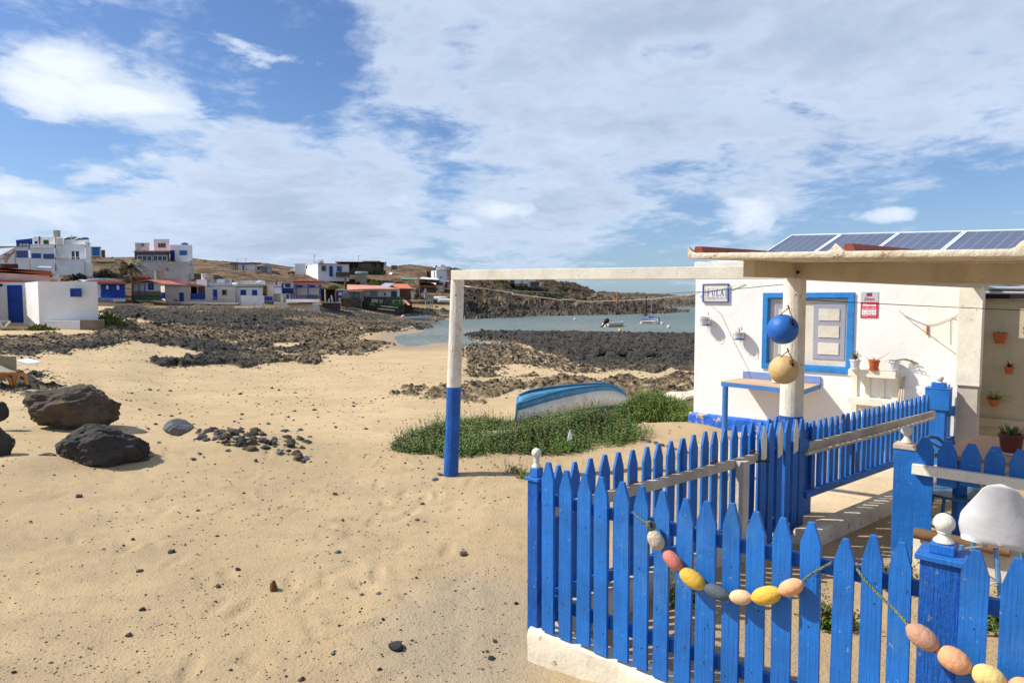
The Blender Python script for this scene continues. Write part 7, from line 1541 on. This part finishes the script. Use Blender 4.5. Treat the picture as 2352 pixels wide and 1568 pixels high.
for k,(x0,x1,y0,y1,lb) in enumerate(((1118,1252,1048,1130,'black rock lump on the reef, leftmost of three'),(1350,1512,1068,1122,'black weedy rock on the reef, middle of three, with turquoise rope'),(1695,1868,1070,1140,'black rock lump on the reef, rightmost of three'))):
    u,v=Z4((x0+x1)/2,y1); Yk=None; boulder(lb,u,v,Yk,(x1-x0)/5.12,(y1-y0)/5.12*1.15,83+k,mat('reef_rock',SR(44,42,38),.9,.25,1.5,1,6,dirt=SR(76,70,48),damt=.5),.3*k,.8,rough=.14,name='reef_rock')
mb=MB(); mb.tube([P(*Z4(x,y),Y_) for x,y,Y_ in ((1385,1060,30.6),(1395,1090,37.4),(1420,1118,37.2),(1480,1105,37.1),(1540,1112,36.8),(1600,1106,36.4),(1650,1118,36.2),(1690,1104,36)) ],.03,6); mb.build('rope',mat('turquoise_rope',SR(110,190,170),.7,.05,9,.1),smooth=True,tagd=('turquoise rope lying between the reef rocks','rope'))
# individual stones
sm=[rock_mesh('stone',200+k,3,8,.13,[.55,.75,.4,.65,.8][k],[M_STN,M_STN,M_STNG,M_STN,M_STNB][k]) for k in range(5)]
sr_=random.Random(12)
def stone(u,v,wu,k=None,label=None,cat='stone',group=None,zoff=0.0,flat=1):
    # march the ray onto the ground
    d_=DIR(u,v); lo=2.5
    Yq=lo
    while Yq<60:
        p=d_*(Yq/d_.y)
        if p.z<=gz(p.x,p.y): break
        Yq*=1.01
    r=wu/2/1568*Yq; o=bpy.data.objects.new('stone',sm[sr_.randrange(5) if k is None else k]); COL.objects.link(o); o.location=(p.x,p.y,gz(p.x,p.y)+r*.18+zoff); o.rotation_euler=(sr_.uniform(-.3,.3),sr_.uniform(-.3,.3),sr_.uniform(0,6.28)); o.scale=(r,r*sr_.uniform(.7,1.1),r*flat*sr_.uniform(.8,1.15))
    return tag(o,label,cat,group)
GN='small dark stones on the near sand'
for (x,y,s_) in ((347,102,18),(752,340,20),(612,425,16),(583,284,12),(541,312,8),(1042,422,18),(955,491,14),(625,597,18),(563,707,18),(203,733,10),(223,833,12),(62,864,14),(950,271,10),(1655,524,16),(1583,533,14),(1477,346,22),(2028,357,24),(1848,131,14),(1822,457,8),(1663,864,14),(2152,808,20),(2132,771,9),(2166,733,13),(2258,569,12),(1455,794,14),(1318,900,18),(1010,865,10),(1252,886,10),(1465,87,12),(1825,202,12),(777,401,8),(135,212,8),(865,160,10),(1905,28,22),(1485,665,11),(1675,642,9),(1900,604,7),(2110,855,11),(480,208,9),(820,190,7),(1803,733,8),(1340,570,6),(1520,545,7),(1575,600,8),(400,282,6),(455,325,6)):
    stone(x/1.905,1091+y/1.905,s_*.95,None if s_!=22 else 2,'small dark lava stone lying alone on the near sand','stone',GN)
stone(1737/1.905,1091+757/1.905,40,0,'largest dark stone on the near sand, left of the low wall','stone')
o=stone(1198/1.905,1091+505/1.905,19,4,'upright orange-brown lump standing on the near sand','stone',flat=1.9); o.data=rock_mesh('stone',300,4,6,.28,1.3,mat('orange_lump',SR(176,116,66),.9,.15,8,1,20,dirt=SR(120,80,50),damt=.5))
GP='stones of the half-buried heap'
for k in range(170):
    a=sr_.uniform(0,1); u=445+265*a+sr_.uniform(-14,14); v=985+75*sr_.random()**.8*(.35+.65*a)+ (a>.6)*(a-.6)*40*sr_.random(); stone(u,v,sr_.choice((7,9,11,13,16,20,26)),sr_.choice((0,1,2,3,4,4,0)),'dark stone in the half-buried stone heap right of the boulders','stone',GP,zoff=-.012)
for (x,y,s_) in ((1145,684,36),(1395,802,46),(1850,805,34),(1650,738,42),(1445,755,40),(1570,640,60),(1545,590,40),(1985,700,40),(1110,775,20)): stone(*C3(x*2352/2352,y),s_/3.15*1.0,[2,2,2,2,4,0,0,1,2][0] if s_>34 else None,'dark stone in the half-buried stone heap right of the boulders','stone',GP)
GM='dark stones scattered over the middle beach'
for k in range(120):
    u=sr_.triangular(0,960,650); v=885+115*sr_.random()**.9
    if 70<u<290 and v>900: continue
    stone(u,v,sr_.choice((4,5,6,7,9,11)),None,'small dark stone scattered on the middle beach sand','stone',GM)
for (u,v,s_,lb) in ((100,862,14,None),(60,895,16,None),(1012,1094,18,'lava stone at the foot of the left blue-footed post')): 
    stone(u,v,s_,None,lb or 'small dark stone scattered on the middle beach sand','stone',None if lb else GM)
for k in range(9): stone(1475+k*15,1010+k*4.6,15,2,'grey edging stone in the row beside the concrete path','stone','edging stones along the concrete path')
# uncountable grit and pebbles
vs=[];fs=[]
base=np.array([(1,0,0),(-.5,.87,0),(-.5,-.87,0),(0,0,.8),(.35,.3,.55)]); bf=[(0,1,3),(1,2,3),(2,0,3),(0,1,4)]
def pebble(x,y,r):
    a=sr_.uniform(0,6.28); ca,sa=cos(a),sin(a); z0=gz(x,y)-r*.15; k=len(vs); sx_=sr_.uniform(.7,1.3)
    for q in base: vs.append((x+(q[0]*ca-q[1]*sa)*r*sx_, y+(q[0]*sa+q[1]*ca)*r, z0+q[2]*r*.8))
    for f in bf: fs.append(tuple(i+k for i in f))
for k in range(5500):
    y=3.0*math.exp(sr_.random()*2.3); x=sr_.uniform(-.80,.05 if y<8 else .28)*y
    if x>-.02 and y<7.5: continue
    dn=fbm(np.array([x*.5]),np.array([y*.35]),3,41)[0]
    if sr_.random()>.25+2.2*max(0,dn-.42)*2 + (.5 if y>9 else 0): continue
    pebble(x,y,.0022*y*sr_.choice((.6,.8,1,1,1.5,2.0))*.55+ .003)
mb=MB(); mb.add(vs,fs); mb.build('pebbles',M_STN,tagd=('fine dark grit and pebbles strewn over the sand','pebbles',None,'stuff'),origin=(0,0,-1.9))
vs=[];fs=[]
for k in range(15000):   # loose lava stones bedded on the reef and rock ledge
    u=sr_.uniform(-20,1610); v=sr_.triangular(705,930,760); d_=DIR(u,v); Yq=9.0
    while Yq<100:
        p=d_*(Yq/d_.y)
        if p.z<=gz(p.x,p.y): break
        Yq*=1.015
    if Yq>=100: continue
    j=int(np.clip(np.searchsorted(S1,p.x/p.y),1,nC-1)); i=int(np.clip(np.searchsorted(Y1,p.y),1,nR-1))
    near=rocky[max(0,i-6):i+6,max(0,j-10):j+10].max()
    if near<.3: continue
    pebble(p.x,p.y,min(.16,.0021*p.y)*sr_.choice((.6,.8,1,1.4,2.0)))
mb=MB(); mb.add(vs,fs); mb.build('reef_stones',mat('reef_stone',SR(62,58,54),.9,.3,1.5,.8,9,dirt=SR(110,94,72),damt=.5),tagd=('loose lava stones bedded around the reef','stones',None,'stuff'),origin=(0,30,-2.8))
vs=[];fs=[]
for k in range(9000):
    u=sr_.uniform(180,1600) if sr_.random()<.25 else sr_.uniform(1040,1600); Yq=sr_.uniform(100,205); s_=(u-1176)/1568; x=s_*Yq; zg=gz(x,Yq)
    if zg<-3.6 or (u<1000 and (zg<2.2 or fbm(np.array([x*.08]),np.array([Yq*.05]),3,3)[0]<.5)): continue
    pebble(x,Yq,sr_.choice((.15,.2,.3,.4,.6,.9) if u>1000 else (.12,.2,.3,.45))*.8)
mb=MB(); mb.add(vs,fs); mb.build('hill_rocks',mat('hill_rock',SR(72,62,52),.9,.3,.4,.8,3,dirt=SR(44,40,38),damt=.6),tagd=('loose dark lava rocks over the hill and rocky point','rocks',None,'stuff'),origin=(0,150,0))
# ---------------------------------------------------------------- shrubs
def sprigs(name,label,parts,mats,cat='shrub',seed=1,hgt=.3,dens=2.4,spike=.06):
    """low fleshy shrub: thousands of upright sprigs carrying needle leaves; parts = (pixel u, v on the ground, z, rx, ry, height, n)"""
    r_=np.random.default_rng(seed); V=[];Fm=[];T=[]
    root_c=G(parts[0][0],parts[0][1],parts[0][2])
    cnt=0
    for (u,v,z0,rx,ry,hh,n) in parts:
        g=G(u,v,z0)
        n=int(n*dens); a=r_.uniform(0,2*pi,n); q=r_.random(n)**.5; x=g.x+np.cos(a)*q*rx; y=g.y+np.sin(a)*q*ry
        env=hh*(1-q**2.2)**.55*(.55+.9*(fbm(x*2.6+seed,y*2.6,3,seed)))
        spk=r_.random(n)<spike
        for i in range(n):
            zb=z0-.03+env[i]*r_.uniform(.1,.82); L_=r_.uniform(.07,.15)*(1.9 if spk[i] else 1); th=r_.uniform(0,2*pi); ti=r_.uniform(.1,.9)*(.35 if spk[i] else 1); d_=np.array([np.cos(th)*ti+np.cos(a[i])*.35*q[i],np.sin(th)*ti+np.sin(a[i])*.35*q[i],1.0]); d_/=np.linalg.norm(d_); p=np.array([x[i],y[i],zb]); m_=int(9 if not spk[i] else 16)
            mid=0 if r_.random()<.78 else (1 if r_.random()<.7 else 2)
            for j in range(m_):
                p=p+d_*L_/m_; ph=j*2.4+th
                s=np.array([np.cos(ph),np.sin(ph),.55]); s/=np.linalg.norm(s); ll=.026*(1.1-.6*j/m_)*r_.uniform(.8,1.4); w=np.cross(s,d_); w=w/(np.linalg.norm(w)+1e-6)*.0080
                k=len(V); V+= [p-w,p+w,p+s*ll+w*.3+np.array([0,0,.004])]; Fm.append((k,k+1,k+2)); T.append(mid)
    me_=bpy.data.meshes.new(name); V=np.array(V)-np.array(root_c); me_.from_pydata(V.tolist(),[],Fm); me_.polygons.foreach_set('material_index',T)
    for m_ in mats: me_.materials.append(m_)
    o=bpy.data.objects.new('foliage',me_); rt=thing(name,label,cat,root_c); COL.objects.link(o); o.parent=rt
    # twigs inside
    mb=MB()
    for (u,v,z0,rx,ry,hh,n) in parts:
        g=G(u,v,z0)
        for k in range(int(n/40)):
            a=r_.uniform(0,2*pi); q=r_.random()**.5*.9; p=Vector((g.x+cos(a)*q*rx,g.y+sin(a)*q*ry,z0-.03)); e=p+Vector((r_.uniform(-.12,.12),r_.uniform(-.12,.12),hh*(1-q*q)*r_.uniform(.6,.95)+.03)); mb.tube([p,p.lerp(e,.5)+Vector((r_.uniform(-.03,.03),0,0)),e],[.005,.004,.002],4)
    mb.build('twigs',M_BROWN,rt); return rt
M_L1=mat('suaeda_green',SR(82,108,40),.6,.25,1.2,.05,10,dirt=SR(48,74,40),damt=.7); M_L2=mat('suaeda_yellow',SR(124,128,52),.6,.2,2,.05); M_L3=mat('suaeda_red',SR(110,84,50),.7,.2,3,.05)
M_L4=mat('suaeda_bright',SR(98,122,40),.6,.2,1.5,.05,10,dirt=SR(90,112,40),damt=.5)
sprigs('shrub','low spreading green shrub carpet, left of and behind the blue-footed left post',[(1010,1035,-1.88,.55,.45,.26,1500),(985,1040,-1.88,.35,.35,.16,600),(1090,1045,-1.88,.60,.46,.26,1700),(1110,1000,-1.90,.75,.5,.22,1700)],[M_L1,M_L2,M_L3],seed=3)
sprigs('shrub','largest dark green shrub in front of the overturned boat',[(1270,1040,-1.86,.65,.52,.31,2600),(1360,1020,-1.84,.70,.55,.37,3000),(1185,1045,-1.87,.45,.38,.22,1100),(1425,1030,-1.80,.36,.32,.20,900),(1290,1005,-1.86,.75,.4,.20,1400)],[M_L1,M_L2,M_L3],seed=5,spike=.09)
sprigs('shrub','bright green bush at the bow of the overturned boat',[(1505,970,-1.80,.48,.42,.46,2000),(1465,972,-1.80,.38,.35,.30,1000)],[M_L4,M_L2,M_L1],seed=8)
sprigs('shrub','small bright green bush against the left corner of the cottage',[(1568,968,-1.74,.30,.3,.24,750)],[M_L4,M_L4,M_L2],seed=9)
sprigs('seedling_weed','small weed sprouting on the sand in front of the main shrub',[(1183,1092,-1.87,.07,.05,.04,22),(1200,1105,-1.87,.05,.05,.04,12)],[M_L1,M_L2,M_L3],cat='weed',seed=15)
for (u,v,z_,lb) in ((2050,1350,YARD,'weed tuft at the foot of the block wall behind the front pickets'),(1905,1440,YARD,'low weed patch on the yard sand behind the front fence'),(1570,1400,YARD,'green weed seen between the floats and the fence foot'),(2290,1450,YARD,'weed tuft between the last front pickets')):
    sprigs('weed',lb,[(u,v,z_,.09,.08,.06,60)],[M_L1,M_L2,M_L3],cat='weed',seed=int(u))
mb=MB(); q=G(1303,1012,-1.5); mb.add([q,q+Vector((.055,0,.02)),q+Vector((.03,.01,.13)),q+Vector((.01,.02,.06))],[(0,1,2),(0,2,3)]); mb.build('paper_scrap',M_AW,tagd=('white torn paper scrap caught in the largest shrub','litter')).modifiers.new('s','SOLIDIFY').thickness=.002
# ---------------------------------------------------------------- overturned boat
M_HB=mat('hull_blue',SR(60,130,174),.6,.12,5,.5,20,SR(30,84,96),.38,16,dirt=SR(90,160,196),damt=.5)
M_HW=mat('hull_white',SR(206,202,192),.6,.06,5,.4,20,SR(44,96,82),.36,11,dirt=SR(170,168,158),damt=.5)
M_HB2=mat('hull_turquoise',SR(74,140,170),.6,.14,4,.5,20,SR(80,100,90),.38,9,dirt=SR(40,110,150),damt=.6)
M_HG=mat('hull_green',SR(28,104,90),.6,.1,5,.3,20)
def curve_pts(pts,Ya,Yb,n=26):
    xs_=np.array([p[0] for p in pts],float); ys_=np.array([p[1] for p in pts],float); t=(xs_-xs_[0])/(xs_[-1]-xs_[0]); tt=np.linspace(0,1,n); X_=np.interp(tt,t,xs_); Y_=np.interp(tt,t,ys_)
    for _ in range(2): Y_[1:-1]=(Y_[:-2]+2*Y_[1:-1]+Y_[2:])/4
    return [P(*E_(a,b_),Ya+(Yb-Ya)*c) for a,b_,c in zip(X_,Y_,tt)]
gw=curve_pts([(425,880),(700,812),(1000,702),(1400,608),(1750,548),(2000,532),(2150,552)],9.30,12.05)
st=curve_pts([(452,605),(900,470),(1300,372),(1600,312),(1800,297),(1950,310),(2085,400)],9.40,12.12)
chn=curve_pts([(462,500),(650,450),(960,345),(1320,268),(1740,222),(1950,255),(2070,370)],9.46,12.15)
kel=curve_pts([(470,386),(640,308),(900,268),(1290,228),(1740,200),(1950,250),(2070,365)],9.85,12.22)
chf=[p+Vector((p.x,p.y,0)).normalized()*.30+Vector((0,0,-.12)) for i,p in enumerate(kel)]
gwf=[p+Vector((p.x,p.y,0)).normalized()*.42+Vector((0,0,g_.z-p.z)) for i,(p,g_) in enumerate(zip(kel,gw))]
rt=thing('overturned_boat','old wooden boat lying upside down, faded blue bottom over a flaking white side','boat',(gw[12].x,gw[12].y,-1.88))
N=26
def strip(a,b_,m,nm,par): mb=MB(); mb.add(a+b_,[(i,i+1,N+i+1,N+i) for i in range(N-1)]); o=mb.build(nm,m,par,smooth=True); s_=o.modifiers.new('s','SOLIDIFY'); s_.thickness=.02; return o
h1=strip(gw,st,M_HW,'white_side',rt); strip(st,chn,M_HB,'blue_stripe',rt); strip(chn,kel,M_HB2,'bottom',rt); strip(kel,chf,M_HB2,'bottom',rt); strip(chf,gwf,M_HW,'far_side',rt)
mb=MB(); mb.tube([p+Vector((0,-.01,0)) for p in gw],.020,8); mb.build('gunwale',M_HG,rt,smooth=True); mb=MB(); mb.tube([p+Vector((0,0,.012)) for p in kel],.016,6); mb.build('keel',M_HB,rt,smooth=True); mb=MB(); mb.tube([p+Vector((0,-.004,.008)) for p in chn],.012,6); mb.build('chine',M_HB,rt,smooth=True)
tr=[gw[0],st[0],chn[0],kel[0],chf[0],gwf[0]]; mb=MB(); mb.prism(tr,(-.03,-.035,0)); mb.build('transom',M_HB,rt)
# hole worn through the planking: bare brown patch
mb=MB(); q0=[E_(x,y) for x,y in ((600,765),(640,720),(700,672),(760,680),(830,712),(860,745),(760,790),(640,830))]
ld=Line(gw[2],gw[10]-gw[2]); mb.prism([ld.at(u,v,.05) for u,v in q0],(.0,.02,0)); mb.build('bare_patch',mat('bare_wood_grey',SR(128,112,96),.9,.15,8,.5),h1)
mb=MB(); mb.prism([ld.at(*E_(x,y),.045) for x,y in ((450,800),(490,745),(540,780),(545,850),(455,870))],(.0,.02,0)); mb.build('bare_patch',mat('bare_wood_brown',SR(150,100,60),.9,.15,8,.5),h1)
mb=MB(); p=P(*E_(1755,570),11.2); mb.tube([p,p+Vector((.05,0,-.22))],.012,6); mb.build('prop_stick',M_FARC,rt)
# ---------------------------------------------------------------- stacked white loungers by the cottage
for k,lb in enumerate(('bottom white plastic lounger of the stack left of the cottage','middle white plastic lounger of the stack left of the cottage','top white plastic lounger of the stack, its arched end raised')):
    z_=-1.93+.04+.085*k; c=P(1568,930,11.9); c.z=z_; r=thing('stacked_lounger',lb,'lounger',c,'stacked white plastic loungers')
    M_=Matrix.Translation(c)@Matrix.Rotation(.25+.06*k,4,'Z')@Matrix.Rotation(-.06,4,'Y'); mb=MB(M_); vs=[];n=14
    for i in range(n+1):
        x=-.30+1.2*i/n; zz_=.018*sin(i*.7)+(.0 if i>3 else -.012*(3-i)**2)
        for (y_,dz) in ((-.3,0),(-.3,.05),(.3,.05),(.3,0)): vs.append((x,y_,zz_+dz))
    fs=[(i*4+j,i*4+(j+1)%4,(i+1)*4+(j+1)%4,(i+1)*4+j) for i in range(n) for j in range(4)]+[(0,1,2,3),(n*4+3,n*4+2,n*4+1,n*4)]; mb.add(vs,fs); mb.build('bed',mat('lounger_cream',SR(206,194,172),.6,.05,4,.1),r)
    for x_ in (-.2,.7): mb=MB(M_); mb.box(x_-.03,x_+.03,-.28,.28,-.09,.0); mb.build('leg',mat('lounger_cream',SR(206,194,172),.6,.05,4,.1),r)
# lounger at the left edge
Yl=13.6; c=P(20,885,Yl); r=thing('sun_lounger','beach lounger with orange frame and grey sling, cut by the left picture edge','lounger',c); M_OR=mat('lounger_orange',SR(206,132,48),.5,.05,4,.1); M_SL=mat('sling_grey',SR(150,138,116),.8,.06,5,.3,dirt=SR(120,108,90),damt=.4)
pt=lambda x,y,d=0: P(*C3(x,y),Yl+d)
for d_ in (0,.6):
    mb=MB(); mb.tube([pt(-500,178,d_),pt(0,176,d_),pt(120,172,d_),pt(172,170,d_),pt(184,188,d_),pt(196,250,d_)],.028,8); mb.build('frame',M_OR,r,smooth=True)
    mb=MB(); mb.tube([pt(-40,256,d_),pt(-20,205,d_),pt(20,184,d_),pt(55,196,d_),pt(85,252,d_),pt(98,250,d_),pt(125,172,d_)],.03,8); mb.build('leg',M_OR,r,smooth=True)
mb=MB(); mb.hexa([pt(-200,168,0),pt(118,160,0),pt(118,160,.6),pt(-200,168,.6)],[p+Vector((0,0,.03)) for p in (pt(-200,168,0),pt(118,160,0),pt(118,160,.6),pt(-200,168,.6))]); mb.build('seat',M_AW,r)
mb=MB(); a=[pt(-200,40,.0),pt(108,46,.0),pt(112,158,.0),pt(-200,150,0)]; mb.prism(a,(.0,.04,0)); mb.build('sling',M_SL,r)
mb=MB(); a=[pt(-200,100,-.05),pt(0,112,-.1),pt(60,140,-.2),pt(112,158,-.3),pt(-200,158,-.3)]; mb.prism(a,(0,.03,0)); mb.build('sling',M_SL,r)
mb=MB(); a=[pt(112,72,.3),pt(205,98,.2),pt(205,104,.2),pt(112,84,.3)]; mb.prism(a,(0,.4,0)); mb.build('headrest',M_AW,r)
r=thing('sun_lounger','white lounger end with sloping legs beside the blue door of the near hut','lounger',P(*Z1(50,1250),37)); mb=MB(); q=lambda x,y,d=0:P(*Z1(x,y),37+d); mb.hexa([q(-150,1195),q(125,1195),q(125,1195,.7),q(-150,1195,.7)],[q(-150,1180),q(125,1182),q(125,1182,.7),q(-150,1180,.7)]); mb.build('bed',M_BOATW,r)
mb=MB(); mb.tube([q(0,1200),q(30,1255),q(60,1255),q(120,1195)],.05,6); mb.build('leg',M_BOATW,r)
